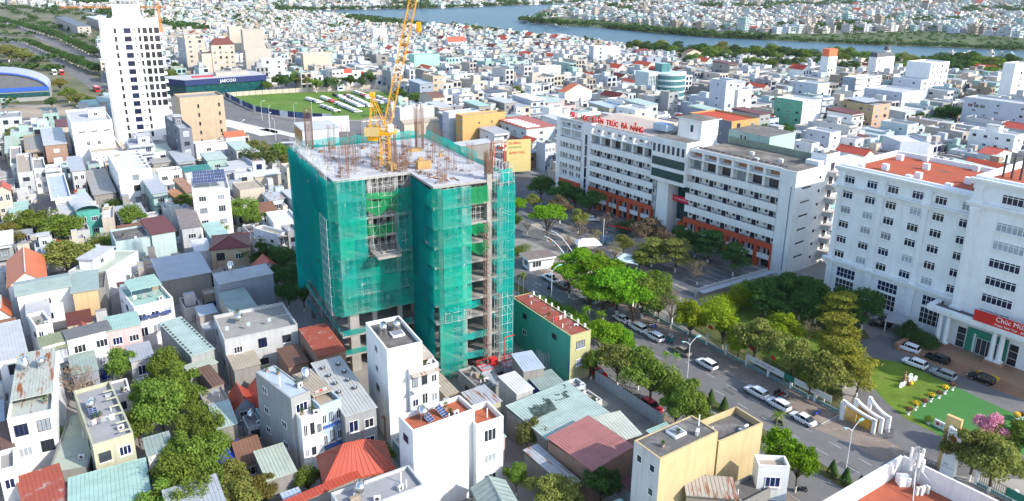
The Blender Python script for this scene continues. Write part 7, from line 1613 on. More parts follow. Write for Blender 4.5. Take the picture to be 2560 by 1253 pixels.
(95.8, 1756.7, 7.2, 13.9, 'broad', 'dark', 'farshore'),
(95.7, 1599.3, 6.6, 13.3, 'broad', 'dark', 'farshore'),
(107.1, 1647.0, 7.4, 14.0, 'broad', 'dark', 'farshore'),
(121.3, 1729.1, 5.8, 12.5, 'broad', 'dark', 'farshore'),
(127.2, 1687.7, 5.8, 12.5, 'broad', 'dark', 'farshore'),
(143.6, 1783.6, 6.3, 13.0, 'broad', 'dark', 'farshore'),
(144.0, 1678.7, 6.9, 13.6, 'broad', 'dark', 'farshore'),
(80.4, 854.8, 4.2, 10.0, 'broad', 'dark', 'farshore'),
(87.0, 844.4, 4.1, 9.9, 'broad', 'dark', 'farshore'),
(5.1, 905.5, 4.4, 10.2, 'broad', 'dark', 'farshore'),
(-23.0, 986.1, 4.8, 10.5, 'broad', 'dark', 'farshore'),
(30.3, 877.7, 4.3, 10.0, 'broad', 'dark', 'farshore'),
]
# ------------------------------------------------------------------ trees
def leaf_mat(key, lo, hi, tr=.34):
    m = bpy.data.materials.new('leaf_'+key); m.use_nodes = True; t = m.node_tree; N = t.nodes; L = t.links; N.clear()
    o = N.new('ShaderNodeOutputMaterial'); d = N.new('ShaderNodeBsdfDiffuse'); tl = N.new('ShaderNodeBsdfTranslucent'); mx = N.new('ShaderNodeMixShader'); mx.inputs[0].default_value = tr
    tc = N.new('ShaderNodeTexCoord'); n = N.new('ShaderNodeTexNoise'); n.inputs['Scale'].default_value = .9; n.inputs['Detail'].default_value = 6; n.inputs['Roughness'].default_value = .8; L.new(tc.outputs['Object'], n.inputs['Vector'])
    mr = N.new('ShaderNodeMapRange'); mr.inputs[1].default_value = .3; mr.inputs[2].default_value = .7; L.new(n.outputs[0], mr.inputs[0])
    c = N.new('ShaderNodeMix'); c.data_type = 'RGBA'; c.inputs[6].default_value = (*lo, 1); c.inputs[7].default_value = (*hi, 1); L.new(mr.outputs[0], c.inputs[0])
    oi = N.new('ShaderNodeObjectInfo'); hs = N.new('ShaderNodeHueSaturation'); r1 = N.new('ShaderNodeMapRange'); r1.inputs[3].default_value = .485; r1.inputs[4].default_value = .515; r2 = N.new('ShaderNodeMapRange'); r2.inputs[3].default_value = .8; r2.inputs[4].default_value = 1.2
    L.new(oi.outputs['Random'], r1.inputs[0]); L.new(oi.outputs['Random'], r2.inputs[0]); L.new(r1.outputs[0], hs.inputs['Hue']); L.new(r2.outputs[0], hs.inputs['Value']); L.new(c.outputs[2], hs.inputs['Color'])
    L.new(hs.outputs[0], d.inputs[0]); L.new(hs.outputs[0], tl.inputs[0]); L.new(d.outputs[0], mx.inputs[1]); L.new(tl.outputs[0], mx.inputs[2]); L.new(mx.outputs[0], o.inputs[0]); return m
LEAF = dict(mid=leaf_mat('mid',(.060,.125,.018),(.24,.32,.06)), olive=leaf_mat('olive',(.09,.12,.025),(.32,.32,.09)), dark=leaf_mat('dark',(.028,.075,.022),(.11,.19,.05)), bright=leaf_mat('bright',(.060,.17,.012),(.24,.42,.03)), lime=leaf_mat('lime',(.11,.19,.012),(.36,.45,.035)),
 yellow=leaf_mat('yellow',(.14,.14,.03),(.27,.24,.07)), gold=leaf_mat('gold',(.09,.115,.016),(.42,.40,.07)), brownleaf=leaf_mat('brownleaf',(.12,.09,.055),(.26,.21,.13)), bareleaf=leaf_mat('bareleaf',(.22,.17,.06),(.36,.28,.12)), bare=leaf_mat('bare',(.16,.11,.085),(.28,.20,.15)), flame=leaf_mat('flame',(.055,.095,.03),(.14,.18,.06)), flamefruit=leaf_mat('flamefruit',(.07,.10,.03),(.21,.19,.06)), pink=leaf_mat('pink',(.60,.22,.34),(.80,.40,.52)))
bark = mat('tree_bark', (.115,.085,.065), .95, .3, 1.5); lime_wash = mat('lime_wash', (.72,.70,.66), .9, .1)
bark_pale = mat('pale_branch', (.30,.23,.17), .95, .2, 1.5)
def crown_mesh(kind, seed):
    r = random.Random(seed); b = MB(); C = []; B = MB()
    top = 9.0; R0 = 4.0
    # limbs
    fork = 2.6 if kind != 'bush' else .4
    def limb(p, q, ra, rb, k=3):
        p = Vector(p); q = Vector(q); prev = p
        for i in range(1, k+1):
            t = i/k; c = p.lerp(q, t)+Vector((r.uniform(-.15,.15), r.uniform(-.15,.15), .25*math.sin(math.pi*t))); B.bar(prev, c, ra+(rb-ra)*(i-1)/k, 5, 0, ra+(rb-ra)*t); prev = c
        return prev
    if kind != 'bush':
        B.bar((0,0,-.1),(.05,.02,1.1),.24,8,1,.20); B.bar((.05,.02,1.1),(.1,-.05,fork),.20,8,0,.17)
    n = {'broad':16,'flame':15,'layer':16,'bush':9,'bare':16}[kind]
    for i in range(n):
        a = 2*math.pi*i/n*2.4+r.uniform(-.4,.4)
        if kind == 'flame': rr = R0*math.sqrt(r.uniform(.04,1))*.85; z = 6.6+1.5*(1-(rr/R0)**2)+r.uniform(-.5,.5); cr = (1.5,1.5,.75)
        elif kind == 'layer': lv = i % 4; rr = R0*(.95-.2*lv)*r.uniform(.35,.95); z = 3.9+lv*1.35+r.uniform(-.2,.2); cr = (1.5,1.5,.42)
        elif kind == 'bush': rr = R0*.6*math.sqrt(r.random()); z = 3.2+r.uniform(-1.2,2.2); cr = (2.0,2.0,1.9)
        else: rr = R0*r.uniform(.2,.82); z = 4.3+3.7*r.random()*(1.15-rr/R0*.75); q_ = r.uniform(.6,1.3); cr = (1.4*q_*r.uniform(.8,1.2),1.4*q_*r.uniform(.8,1.2),1.1*q_*r.uniform(.75,1.2))
        if i == 0 and kind not in ('bush','layer'): rr *= .1; z = 7.6
        c = Vector((rr*math.cos(a), rr*math.sin(a), z)); C.append((c, cr))
        if kind != 'bush': 
            e = limb((.1,-.05,fork-.1), c-Vector((0,0,.3)), .11, .03)
            if kind == 'bare':
                for q in range(7):
                    d = Vector((r.uniform(-1,1)+math.cos(a)*.5, r.uniform(-1,1)+math.sin(a)*.5, r.uniform(.1,1.1))).normalized()*r.uniform(.8,1.7); f = e+d; B.bar(e, f, .035, 3, 0, .012)
                    for w in range(3): g = e.lerp(f, r.uniform(.3,.9)); B.bar(g, g+Vector((r.uniform(-.6,.6),r.uniform(-.6,.6),r.uniform(.1,.7))), .02, 3, 0, .008)
    per = {'broad':330,'flame':330,'layer':260,'bush':330,'bare':34}[kind]
    for c, cr in C:
        for i in range(per):
            u = r.uniform(-.55,1); th = r.uniform(0,2*math.pi); s = math.sqrt(1-u*u); d = Vector((s*math.cos(th), s*math.sin(th), u)); k = r.uniform(.55,1.08) if r.random() < .85 else r.uniform(1.0,1.3)
            p = c+Vector((d.x*cr[0]*k, d.y*cr[1]*k, d.z*cr[2]*k))
            nrm = (d*.7+Vector((r.uniform(-1,1), r.uniform(-1,1), r.uniform(-.3,1.1)))).normalized(); a = nrm.cross(Vector((r.uniform(-1,1), r.uniform(-1,1), r.uniform(-1,1)))).normalized(); e = nrm.cross(a)
            sz = r.uniform(.11,.24) * (.75 if kind == 'bare' else 1); a *= sz*1.25; e *= sz*.75
            b.quad(tuple(p-a), tuple(p-e*.9), tuple(p+a), tuple(p+e))
    return b.mesh('crown', LEAF['mid'], False), (B.mesh('trunk', [bark, lime_wash]) if B.v else None)
def palm_mesh(seed):
    r = random.Random(seed); b = MB(); B = MB(); B.bar((0,0,0),(.1,.05,3.0),.16,7,0,.13); B.bar((.1,.05,3.0),(.25,.1,6.6),.13,7,0,.1)
    c = Vector((.25,.1,6.6))
    for i in range(16):
        a = 2*math.pi*i/16+r.uniform(-.15,.15); el = r.uniform(.1,1.1); L_ = r.uniform(2.6,3.4); prev = c
        for k in range(1, 7):
            t = k/6; q = c+Vector((math.cos(a)*L_*t*math.cos(el*(1-t*.6)), math.sin(a)*L_*t*math.cos(el*(1-t*.6)), L_*t*math.sin(el)*.75-1.9*t*t))
            side = Vector((-math.sin(a), math.cos(a), 0)); wd = .75*math.sin(math.pi*min(1, t*.85+.12))+.08
            for sg in (-1, 1):
                for j in (0, 1):
                    p = prev.lerp(q, j*.5); b.tri(tuple(p), tuple(p.lerp(q,.45)), tuple(p+side*sg*wd+(q-prev)*.4+Vector((0,0,-.35*wd))))
            prev = q
    return b.mesh('crown', LEAF['mid'], False), B.mesh('trunk', [bark_pale])
TM = {}
for i, (k, n) in enumerate((('broad',7),('flame',2),('layer',3),('bush',2),('bare',2))): TM[k] = [crown_mesh(k, 100*i+j+1) for j in range(n)]
TM['palm'] = [palm_mesh(5), palm_mesh(6)]
COLN = dict(mid='green', olive='olive green', dark='dark green', bright='bright green', lime='yellow green', yellow='yellowish', gold='golden green', brownleaf='brownish', bareleaf='straw coloured', bare='bare grey brown', flame='deep green', flamefruit='russet tinged', pink='pink blossoming')
KINDN = dict(broad='round crowned tree', flame='wide spreading tree', layer='tiered flat branched tree', bush='leafy shrub', bare='sparse twiggy tree', palm='feathery palm')
AREAN = dict(left='among the houses behind the teal fronted house', palmgarden='in the walled garden beside the netted tower', junction='on the corner by the road junction', alley='shading the narrow alley', court='in a courtyard between low roofs', avenear='on the pavement in front of the workshop roofs', median='planted in the avenue median', avefar='on the avenue pavement beside the fence', lawnpink='behind the white gate pylon', hedge='in the hedge along the yard wall', garden='in the institute garden', portico='by the portico ramp', yard='in the lecture block yard', field='around the car field', rightmid='between houses behind the lecture block', showroom='near the navy showroom', dusty='around the dusty lot', boulevard='in the boulevard rows', river='in the belt along the near river bank', farshore='on the wooded river shore')
TNAME = dict(broad='broadleaf_tree', flame='spreading_tree', layer='tiered_tree', bush='shrub', bare='bare_tree', palm='palm_tree')
REFS = [(q[0]+2, q[1]+2, q[9]) for q in HOUSES]+[(24,147.2,'first white sedan of the kerbside row'),(26.8,143,'white people carrier behind the sedan'),(29.6,138.9,'rubbish barrow at the kerb'),(34,132.8,'tan parked sedan'),(37.6,127.6,'white car by the double lamp'),(44,117.6,'white estate car with dark roof'),(49.3,109.4,'last white sedan by the gate'),(18.2,156.8,'silver parked sedan'),(12.2,165.4,'olive drab sedan'),(16.3,124.2,'red car by the blue board'),(24.4,112.6,'red car by the black racks'),(66,97,'white gate pylon'),(75,140,'white carport'),(8,180,'gatehouse'),(21,190,'white canopy tent'),(30,178,'pale bike canopy'),(25,196,'exhibition board'),(37,170,'yard wall corner'),(60,172,'end of the yard wall')]
STOP = {'and','with','its','beside','the','of','by','on','a','in','below','behind','to','at','left','under','between','edged','two','one'}
def near_ref(x, y):
    ws = min(REFS, key=lambda q: (q[0]-x)**2+(q[1]-y)**2)[2].split()[:8]
    while ws[-1] in STOP: ws.pop()
    return ' '.join(ws)
for i, (x, y, rad, ht, kind, cl, area) in enumerate(TREES):
    v = TM[kind][i % len(TM[kind])]; base = 7.5 if kind in ('bush','palm') else 9.0; rr = 3.2 if kind in ('bush','palm') else 3.95
    lab = '%s %s %s' % (COLN[cl], KINDN[kind], AREAN[area])
    if area in ('alley','left','court','avenear','avefar','palmgarden','yard','median'): lab = '%s %s near the %s' % (COLN[cl], KINDN[kind], near_ref(x, y))
    e = empty(TNAME[kind], (x, y, 0), i*2.399, lab, 'palm' if kind == 'palm' else ('shrub' if kind == 'bush' else 'tree'), KINDN[kind]+'s around the town')
    s = rad/rr; rq = random.Random(i); e.scale = (s*rq.uniform(.88,1.12), s*rq.uniform(.88,1.12), ht/base*rq.uniform(.93,1.08))
    c = link('crown', v[0], e); c.material_slots[0].link = 'OBJECT'; c.material_slots[0].material = LEAF[cl]
    if v[1]:
        t = link('trunk', v[1], e)
        if kind == 'bare': t.material_slots[0].link = 'OBJECT'; t.material_slots[0].material = bark_pale
# clipped cone shrubs in the median
b = MB(); r = random.Random(3)
for i in range(900):
    t = r.random()**.7; a = r.uniform(0,6.28); rr = .95*(1-t)**.75*(.55+.45*min(1,t*6+.3)); p = Vector((rr*math.cos(a), rr*math.sin(a), .2+t*2.6)); n_ = Vector((math.cos(a),math.sin(a),.4)); u = n_.cross(Vector((r.uniform(-1,1),r.uniform(-1,1),r.uniform(-1,1)))).normalized()*.13; w = n_.cross(u).normalized()*.1
    b.quad(tuple(p-u),tuple(p-w),tuple(p+u),tuple(p+w))
cone_me = b.mesh('foliage', LEAF['dark'])
for d, n in ((10.5,10.8),(31.2,10.8),(33.4,10.8),(35.6,10.8),(7.6,10.9)):
    p = rp(d, n, .14); e = empty('clipped_cone_shrub', p, d, 'clipped dark green cone shrub planted in the avenue median', 'shrub', 'cone shrubs in the median'); link('foliage', cone_me, e); b = MB(); b.bar((0,0,-.05),(0,0,.5),.08,6); b.build('trunk', bark, e)
# ------------------------------------------------------------------ vehicles
car_glass = mat('car_glass', (.012,.014,.018), .08, 0, spec=.7); tyre_m = mat('tyre', (.018,.018,.018), .9, 0); rim_m = mat('rim', (.35,.36,.37), .35, 0, metal=.7)
lamp_w = mat('headlamp_lens', (.75,.77,.80), .15, 0); lamp_r = mat('tail_lens', (.40,.01,.01), .2, 0)
PAINT = {k: mat('paint_'+k, c, .25, 0, spec=.5) for k, c in dict(white=(.78,.79,.80), black=(.012,.013,.016), silver=(.33,.34,.35), red=(.56,.012,.02), tan=(.25,.22,.18), camo=(.10,.12,.07), grey=(.20,.21,.22)).items()}
SPEC = {  # stations: x, half width, z_bottom, z_belt ; cabin: x, z_roof, half width top
 'sedan': (4.6, [(-2.3,.62,.45,.72),(-2.1,.82,.28,.86),(-1.3,.90,.24,.92),(0,.91,.24,.93),(1.0,.91,.24,.92),(1.7,.88,.26,.80),(2.15,.78,.30,.68),(2.3,.60,.42,.58)], [(-1.75,.92,.74),(-.95,1.40,.60),(.15,1.45,.60),(.55,1.40,.60),(1.25,.92,.72)]),
 'suv': (4.5, [(-2.25,.72,.50,1.0),(-2.1,.86,.34,1.05),(-1.2,.92,.30,1.05),(0,.93,.30,1.06),(1.0,.92,.30,1.04),(1.7,.90,.32,.98),(2.1,.80,.36,.86),(2.25,.62,.48,.72)], [(-2.15,1.05,.78),(-1.85,1.58,.66),(0,1.66,.66),(.45,1.60,.65),(1.15,1.04,.74)]),
 'mpv': (4.55, [(-2.27,.72,.46,.98),(-2.1,.85,.30,1.02),(-1.2,.90,.26,1.03),(0,.91,.26,1.03),(1.1,.90,.26,1.0),(1.75,.87,.28,.90),(2.15,.76,.32,.78),(2.27,.58,.44,.66)], [(-2.2,1.02,.76),(-2.0,1.58,.66),(-.2,1.68,.66),(.5,1.58,.64),(1.45,.98,.72)]),
 'pickup': (5.3, [(-2.65,.88,.55,1.08),(-2.5,.92,.45,1.10),(-1.0,.93,.42,1.10),(.2,.93,.42,1.10),(1.3,.93,.42,1.10),(2.1,.91,.44,1.06),(2.5,.84,.46,.96),(2.65,.70,.55,.82)], [(-.75,1.10,.78),(-.6,1.74,.68),(.6,1.80,.68),(.9,1.72,.66),(1.55,1.08,.76)])}
_CM = {}
def car_parts(k):
    if k in _CM: return _CM[k]
    L_, S, Cn = SPEC[k]; b = MB(); ring = []
    for x, hw_, zb, zt in S:
        ring.append([(x,-hw_*.9,zb),(x,-hw_,zb+.18),(x,-hw_,zt-.12),(x,-hw_*.88,zt),(x,hw_*.88,zt),(x,hw_,zt-.12),(x,hw_,zb+.18),(x,hw_*.9,zb)])
    for r_ in ring: b.v += r_
    n = 8
    for i in range(len(ring)-1):
        for j in range(n): j2 = (j+1) % n; b.f.append((i*n+j,(i+1)*n+j,(i+1)*n+j2,i*n+j2)); b.m.append(0)
    b.f.append(tuple(range(n))); b.m.append(0); b.f.append(tuple((len(ring)-1)*n+n-1-i for i in range(n))); b.m.append(0)
    # roof panel
    belt = lambda x: next((a[3]+(c[3]-a[3])*(x-a[0])/(c[0]-a[0]) for a, c in zip(S, S[1:]) if a[0] <= x <= c[0]), .9)
    hwid = lambda x: next((a[1]+(c[1]-a[1])*(x-a[0])/(c[0]-a[0]) for a, c in zip(S, S[1:]) if a[0] <= x <= c[0]), .9)
    roof = Cn[1:4]
    for (xa,za,wa),(xb,zb,wb) in zip(roof, roof[1:]): b.quad((xa,-wa,za+.012),(xb,-wb,zb+.012),(xb,wb,zb+.012),(xa,wa,za+.012))
    for s in (-1,1):
        for (xa,za,wa),(xb,zb,wb) in zip(roof, roof[1:]): b.quad((xa,s*wa,za+.012),(xb,s*wb,zb+.012),(xb,s*(wb+.03),zb-.08),(xa,s*(wa+.03),za-.08))
        for (x,z,w) in Cn[1:4]: 
            zb = belt(x); wb = hwid(x)*.88; b.quad((x-.04,s*(wb+.02),zb),(x+.04,s*(wb+.02),zb),(x+.04,s*(w+.03),z),(x-.04,s*(w+.03),z))
    body = b.mesh('body', PAINT['white'])
    g = MB()
    for (xa,za,wa),(xb,zb,wb) in zip(Cn, Cn[1:]):
        A, B = max(za, belt(xa)), max(zb, belt(xb))
        for s in (-1,1): g.quad((xa,s*hwid(xa)*.88,belt(xa)-.02),(xb,s*hwid(xb)*.88,belt(xb)-.02),(xb,s*wb,B),(xa,s*wa,A))
        g.quad((xa,-wa,A),(xb,-wb,B),(xb,wb,B),(xa,wa,A))
    gl = g.mesh('glazing', car_glass)
    wv = MB(); wv.v = []
    w = MB(); k_ = 14
    for i in range(k_):
        a0, a1 = 2*math.pi*i/k_, 2*math.pi*(i+1)/k_; f_ = lambda a, r_, y: (r_*math.cos(a), y, r_*math.sin(a))
        w.quad(f_(a0,.33,-.11),f_(a1,.33,-.11),f_(a1,.33,.11),f_(a0,.33,.11)); 
        for y in (-.11,.11): w.quad(f_(a0,.20,y),f_(a1,.20,y),f_(a1,.33,y),f_(a0,.33,y))
    rm_ = MB()
    for y in (-.10,.10): rm_.poly([(.2*math.cos(2*math.pi*i/k_),y,.2*math.sin(2*math.pi*i/k_)) for i in range(k_)])
    h = MB(); h.box(-.06,-.16,-.07,.06,.16,.07)
    _CM[k] = (body, gl, w.mesh('tyre', tyre_m), rm_.mesh('rim', rim_m), h.mesh('headlight', lamp_w), h.mesh('taillight', lamp_r), L_, S); return _CM[k]
def car(kind, x, y, ang, paint, label, group=None, z=.03):
    body, gl, ty, ri, hl, tl, L_, S = car_parts(kind); e = empty('car' if kind != 'pickup' else 'pickup_truck', (x, y, z), ang, label, 'pickup truck' if kind == 'pickup' else 'car', group)
    o = link('body', body, e); o.material_slots[0].link = 'OBJECT'; o.material_slots[0].material = PAINT[paint]; link('window', gl, e)
    wb = L_*.29
    for sx in (-1,1):
        for sy in (-1,1): w = link('wheel', ty, e, loc=(sx*wb+.05, sy*.80, .33)); link('rim', ri, w)
    f_ = S[-2]; r_ = S[1]
    for sy in (-1,1): link('headlight', hl, e, loc=(f_[0]+.06, sy*(f_[1]-.14), f_[3]-.14)); link('taillight', tl, e, loc=(r_[0]-.08, sy*(r_[1]-.12), r_[3]-.16))
    if kind == 'pickup':
        b = MB(); b.box(-2.5,-.75,1.02,-.85,.75,1.12); b.build('cargo_bed', black_m, e)
    return e
RB = RANG + math.pi    # facing back along the avenue
for k, x, y, a, p, lab in (
 ('sedan',24.0,147.2,RB,'white','white sedan parked first in the kerbside row'), ('mpv',26.8,143.0,RB,'white','white people carrier parked behind the white sedan'), ('mpv',29.6,138.9,RB,'white','white people carrier parked beside the rubbish barrow'),
 ('sedan',34.0,132.8,RB,'tan','tan sedan parked under a street tree by the kerb'), ('suv',37.6,127.6,RB,'white','white car parked behind the tan sedan by the double lamp post'), ('suv',44.0,117.6,RB,'white','white estate car with dark roof on the shaded kerb'),
 ('suv',46.6,113.7,RB,'white','white hatchback parked between the estate and the last sedan'), ('sedan',49.3,109.4,RB,'white','white sedan parked last in the row by the gate'),
 ('pickup',9.6,169.2,RB,'white','white pickup truck waiting by the university gate'), ('sedan',12.2,165.4,RB,'camo','olive drab sedan behind the white pickup'), ('sedan',18.2,156.8,RB,'silver','silver sedan parked under the bright green trees'),
 ('sedan',16.3,124.2,RANG,'red','red car parked by the blue shop board'), ('suv',24.4,112.6,RANG,'red','red car parked under a tree beside the black racks'),
 ('suv',79.9,135.0,RB+.12,'white','white crossover parked beside the portico ramp'), ('suv',78.0,128.7,RB+.1,'white','white crossover parked along the lawn edge'), ('suv',83.4,130.6,RB+.1,'black','black crossover parked at the foot of the portico steps'),
 ('suv',81.2,124.6,RB+.08,'silver','silver grey crossover parked along the lawn edge'), ('suv',87.6,123.2,RB+.08,'black','black crossover parked farther along the portico steps'),
 ('mpv',81.9,148.4,RB+.6,'silver','silver car parked against the institute wall'), ('suv',79.4,146.0,RB+.6,'black','black car under the white carport'), ('suv',24.7,216.7,-.1,'white','white car with black roof in the university yard'),
 ('sedan',-127.5,343.0,.2,'white','white sedan crossing the junction'), ('sedan',-81.5,287,-.6,'black','black car waiting near the junction trees')): car(k, x, y, a, p, lab)
# field of new cars, one mesh each
def tiny_car():
    b = MB(); body, gl, ty, ri, hl, tl, L_, S = car_parts('suv')
    for me, mi in ((body,0),(gl,1)):
        n = len(b.v); b.v += [tuple(v.co) for v in me.vertices]; b.f += [tuple(n+i for i in p.vertices) for p in me.polygons]; b.m += [mi]*len(me.polygons)
    for sx in (-1,1):
        for sy in (-1,1): b.box(sx*1.3-.3,sy*.8-.1,0,sx*1.3+.3,sy*.8+.1,.6,2)
    return b.mesh('new_car', [PAINT['white'], car_glass, tyre_m])
tc_me = tiny_car(); rr = random.Random(11)
for ri_, (p, q, n) in enumerate(FIELD_ROWS):
    for i in range(n):
        t = (i+.5)/n; x = p[0]+(q[0]-p[0])*t; y = p[1]+(q[1]-p[1])*t
        cl = 'red' if (ri_ == 1 and i >= n-3) or (ri_ in (8,) and rr.random() < .5) or rr.random() < .05 else ('black' if ri_ == 4 and i < 4 or rr.random() < .08 else ('grey' if rr.random() < .08 else 'white'))
        o = link('car', tc_me, None, loc=(x,y,.02), rz=math.atan2(q[1]-p[1],q[0]-p[0])+math.pi/2+rr.uniform(-.05,.05)); o.material_slots[0].link = 'OBJECT'; o.material_slots[0].material = PAINT[cl]
        tag(o, '%s new car parked in the rows on the grass field' % cl, 'car', '%s new cars on the grass field' % cl)
# ------------------------------------------------------------------ motorcycles and people
skin_m = mat('skin', (.42,.25,.17), .6, 0)
def person(name, loc, rz, pose, top, bottom, label, hair=(.01,.01,.01)):
    me = bpy.data.meshes.new('body'); V = []; E_ = []; RAD = []
    def add(p, r, par=None):
        V.append(p); RAD.append(r)
        if par is not None: E_.append((par, len(V)-1))
        return len(V)-1
    if pose == 'ride':
        pel = add((0,0,.86),.15); ch = add((.12,0,1.18),.16,pel); nk = add((.18,0,1.40),.07,ch); hd = add((.22,0,1.58),.11,nk)
        for s in (-1,1):
            kn = add((.38,s*.18,.82),.09,pel); an = add((.25,s*.16,.42),.06,kn); add((.40,s*.16,.38),.05,an)
            el = add((.35,s*.24,1.12),.055,ch); add((.58,s*.22,1.08),.045,el)
    else:
        pel = add((0,0,.95),.15); ch = add((0,0,1.28),.16,pel); nk = add((0,0,1.48),.06,ch); hd = add((.02,0,1.63),.105,nk)
        for s in (-1,1):
            kn = add((.08*s,s*.1,.5),.075,pel); an = add((-.06*s,s*.1,.08),.05,kn); add((.12-.06*s,s*.1,.04),.045,an)
            el = add((-.05*s,s*.27,1.12),.05,ch); add((.1*s,s*.28,.86),.04,el)
    me.from_pydata(V, E_, []); me.materials.append(top); ob = bpy.data.objects.new('body', me); COL.objects.link(ob)
    md = ob.modifiers.new('s','SKIN'); ob.modifiers.new('d','SUBSURF').levels = 1
    for i, r in enumerate(RAD): me.skin_vertices[0].data[i].radius = (r, r)
    me.skin_vertices[0].data[0].use_root = True
    dg = bpy.context.evaluated_depsgraph_get(); m2 = bpy.data.meshes.new_from_object(ob.evaluated_get(dg)); bpy.data.objects.remove(ob)
    m2.materials.clear(); [m2.materials.append(x) for x in (top, bottom, skin_m)]
    for p in m2.polygons:
        z = p.center.z; zt = V[2][2]; p.material_index = 2 if z > zt+.02 else (0 if z > V[0][2]-.02 else 1); p.use_smooth = True
    e = empty(name, loc, rz, label, 'person'); o = link('body', m2, e); o.data.name = 'person_body'
    b = MB(); hp_ = V[hd]; b.ball((hp_[0]-.01,0,hp_[2]+.04),.135,.125,.13,10,6); b.build('helmet' if pose == 'ride' else 'hair', mat('helmet_dark', (.02,.02,.03), .4, 0), e, True); return e
def motorcycle(loc, rz, label, group=None, paint=None):
    e = empty('motorcycle', loc, rz, label, 'motorcycle', group)
    for x in (-.62,.62):
        b = MB(); k_ = 12
        for i in range(k_):
            a0, a1 = 2*math.pi*i/k_, 2*math.pi*(i+1)/k_; p = lambda a, r_, y: (x+r_*math.cos(a), y, .29+r_*math.sin(a))
            for y in (-.05,.05): b.quad(p(a0,.16,y),p(a1,.16,y),p(a1,.29,y),p(a0,.29,y))
            b.quad(p(a0,.29,-.05),p(a1,.29,-.05),p(a1,.29,.05),p(a0,.29,.05))
        b.build('wheel', tyre_m, e)
    b = MB(); b.bar((.62,0,.29),(.42,0,.95),.05,5); b.box(-.35,-.13,.3,.35,.13,.55); b.box(.3,-.16,.45,.48,.16,.9); b.bar((-.62,0,.29),(-.2,0,.45),.06,5); b.box(-.75,-.1,.62,-.3,.1,.75); b.build('frame', paint or PAINT['black'], e)
    b = MB(); b.box(-.7,-.13,.72,.15,.13,.84); b.build('seat', black_m, e); b = MB(); b.bar((.42,-.33,1.0),(.42,.33,1.0),.03,5); b.build('handlebar', frame_dark, e); b = MB(); b.ball((.52,0,.88),.09,.1,.09,8,5); b.build('headlight', lamp_w, e); return e
blue_cloth = mat('blue_cloth', (.02,.06,.35), .8, 0); dark_cloth = mat('dark_cloth', (.03,.03,.045), .9, 0); white_cloth = mat('white_cloth', (.6,.6,.6), .9, 0); pink_cloth = mat('rose_cloth', (.45,.2,.2), .9, 0)
motorcycle((9.1,163.2,.03), RB, 'motorcycle being ridden past the white pickup', paint=PAINT['black']); person('person', (9.1,163.2,.03), RB, 'ride', blue_cloth, dark_cloth, 'rider in a blue jacket on a motorcycle on the avenue')
motorcycle((42.4,91.4,.03), RB+.9, 'dark motorcycle parked on the near carriageway by the cone shrubs')
motorcycle((3.0,170.2,.03), RB, 'motorcycle ridden near the palms opposite the gatehouse'); person('person', (3.0,170.2,.03), RB, 'ride', pink_cloth, dark_cloth, 'rider in a rose top on a motorcycle near the median palms')
motorcycle((-1.5,187,.14), RB+1, 'motorcycle standing by the hedge beside the gatehouse'); person('person', (-1.0,179.5,.14), RB, 'stand', white_cloth, dark_cloth, 'person in a white shirt walking on the pavement by the gatehouse')
for i in range(10):
    motorcycle((-96+i*1.7+rr.uniform(-.5,.5), 300-i*1.25+rr.uniform(-1,1), .03), rr.uniform(-.8,0), 'motorcycle waiting at the junction stop line', 'motorcycles at the junction'); person('person', (-96+i*1.7, 300-i*1.25, .03), -.5, 'ride', rr.choice((dark_cloth,white_cloth,pink_cloth)), dark_cloth, 'rider waiting with the crowd of motorcycles at the junction')["group"] = 'riders at the junction' if i % 2 == 0 or True else ''
# ------------------------------------------------------------------ street lamps
lamp_m = mat('lamp_pole', (.55,.57,.58), .5, .05); teal_head = mat('lamp_head', (.25,.55,.62), .5, .05)
def lamp_mesh(h=9.0, arm=1.9):
    b = MB(); b.bar((0,0,0),(0,0,h),.11,8,0,.07)
    for s in (-1,1):
        p = Vector((0,0,h-.3))
        for k in range(1,6):
            t = k/5; q = Vector((s*arm*t, 0, h-.3+1.2*math.sin(t*math.pi*.45))); b.bar(p,q,.05,6); p = q
    hd = MB()
    for s in (-1,1): hd.box(s*arm-.15+(0 if s < 0 else -.1),-.16,h+.75,s*arm+.7*s if s > 0 else s*arm+.2,.16,h+.9)
    return b.mesh('pole', lamp_m), hd.mesh('lamp_head', teal_head)
lp, lh = lamp_mesh()
for d, lab in ((1.6,'double armed street lamp in the median beside the white parked cars'),(-39.4,'double armed street lamp in the median opposite the silver sedan'),(33.0,'double armed street lamp in the median near the cone shrubs'),(-78,'double armed street lamp in the median beyond the gatehouse')):
    p = rp(d, 10.6, .1); e = empty('street_lamp', p, RANG+math.pi/2, lab, 'street lamp', 'double armed lamps along the median'); link('pole', lp, e); link('lamp_head', lh, e)
slp = MB(); slp.bar((0,0,0),(0,0,9.5),.1,6,0,.06); slp.bar((0,0,9.5),(1.6,0,10.1),.06,5); slp_me = slp.mesh('pole', lamp_m); slh = MB(); slh.box(1.2,-.15,10.05,2.1,.15,10.2); slh_me = slh.mesh('lamp_head', white_paint)
for (x, y) in ((-128,376),(-119,360),(-110,371),(-101,371),(-113,341),(-106,327),(-119,322),(-140,352),(-96,349)):
    e = empty('street_lamp', (x,y,0), rr.uniform(0,6), 'tall slim street lamp standing at the road junction', 'street lamp', 'slim lamps at the junction'); link('pole', slp_me, e); link('lamp_head', slh_me, e)
for (x, y, r_) in ((-60,98,.3),(-90,150,1)):
    e = empty('street_lamp', (x,y,0), r_, 'short curved lamp post %s' % ('over the alley trees' if x > -70 else 'between the peach fronted house and the curved corner house'), 'street lamp'); link('pole', slp_me, e, scale=(.8,.8,.62)); link('lamp_head', slh_me, e, scale=(.8,.8,.62))
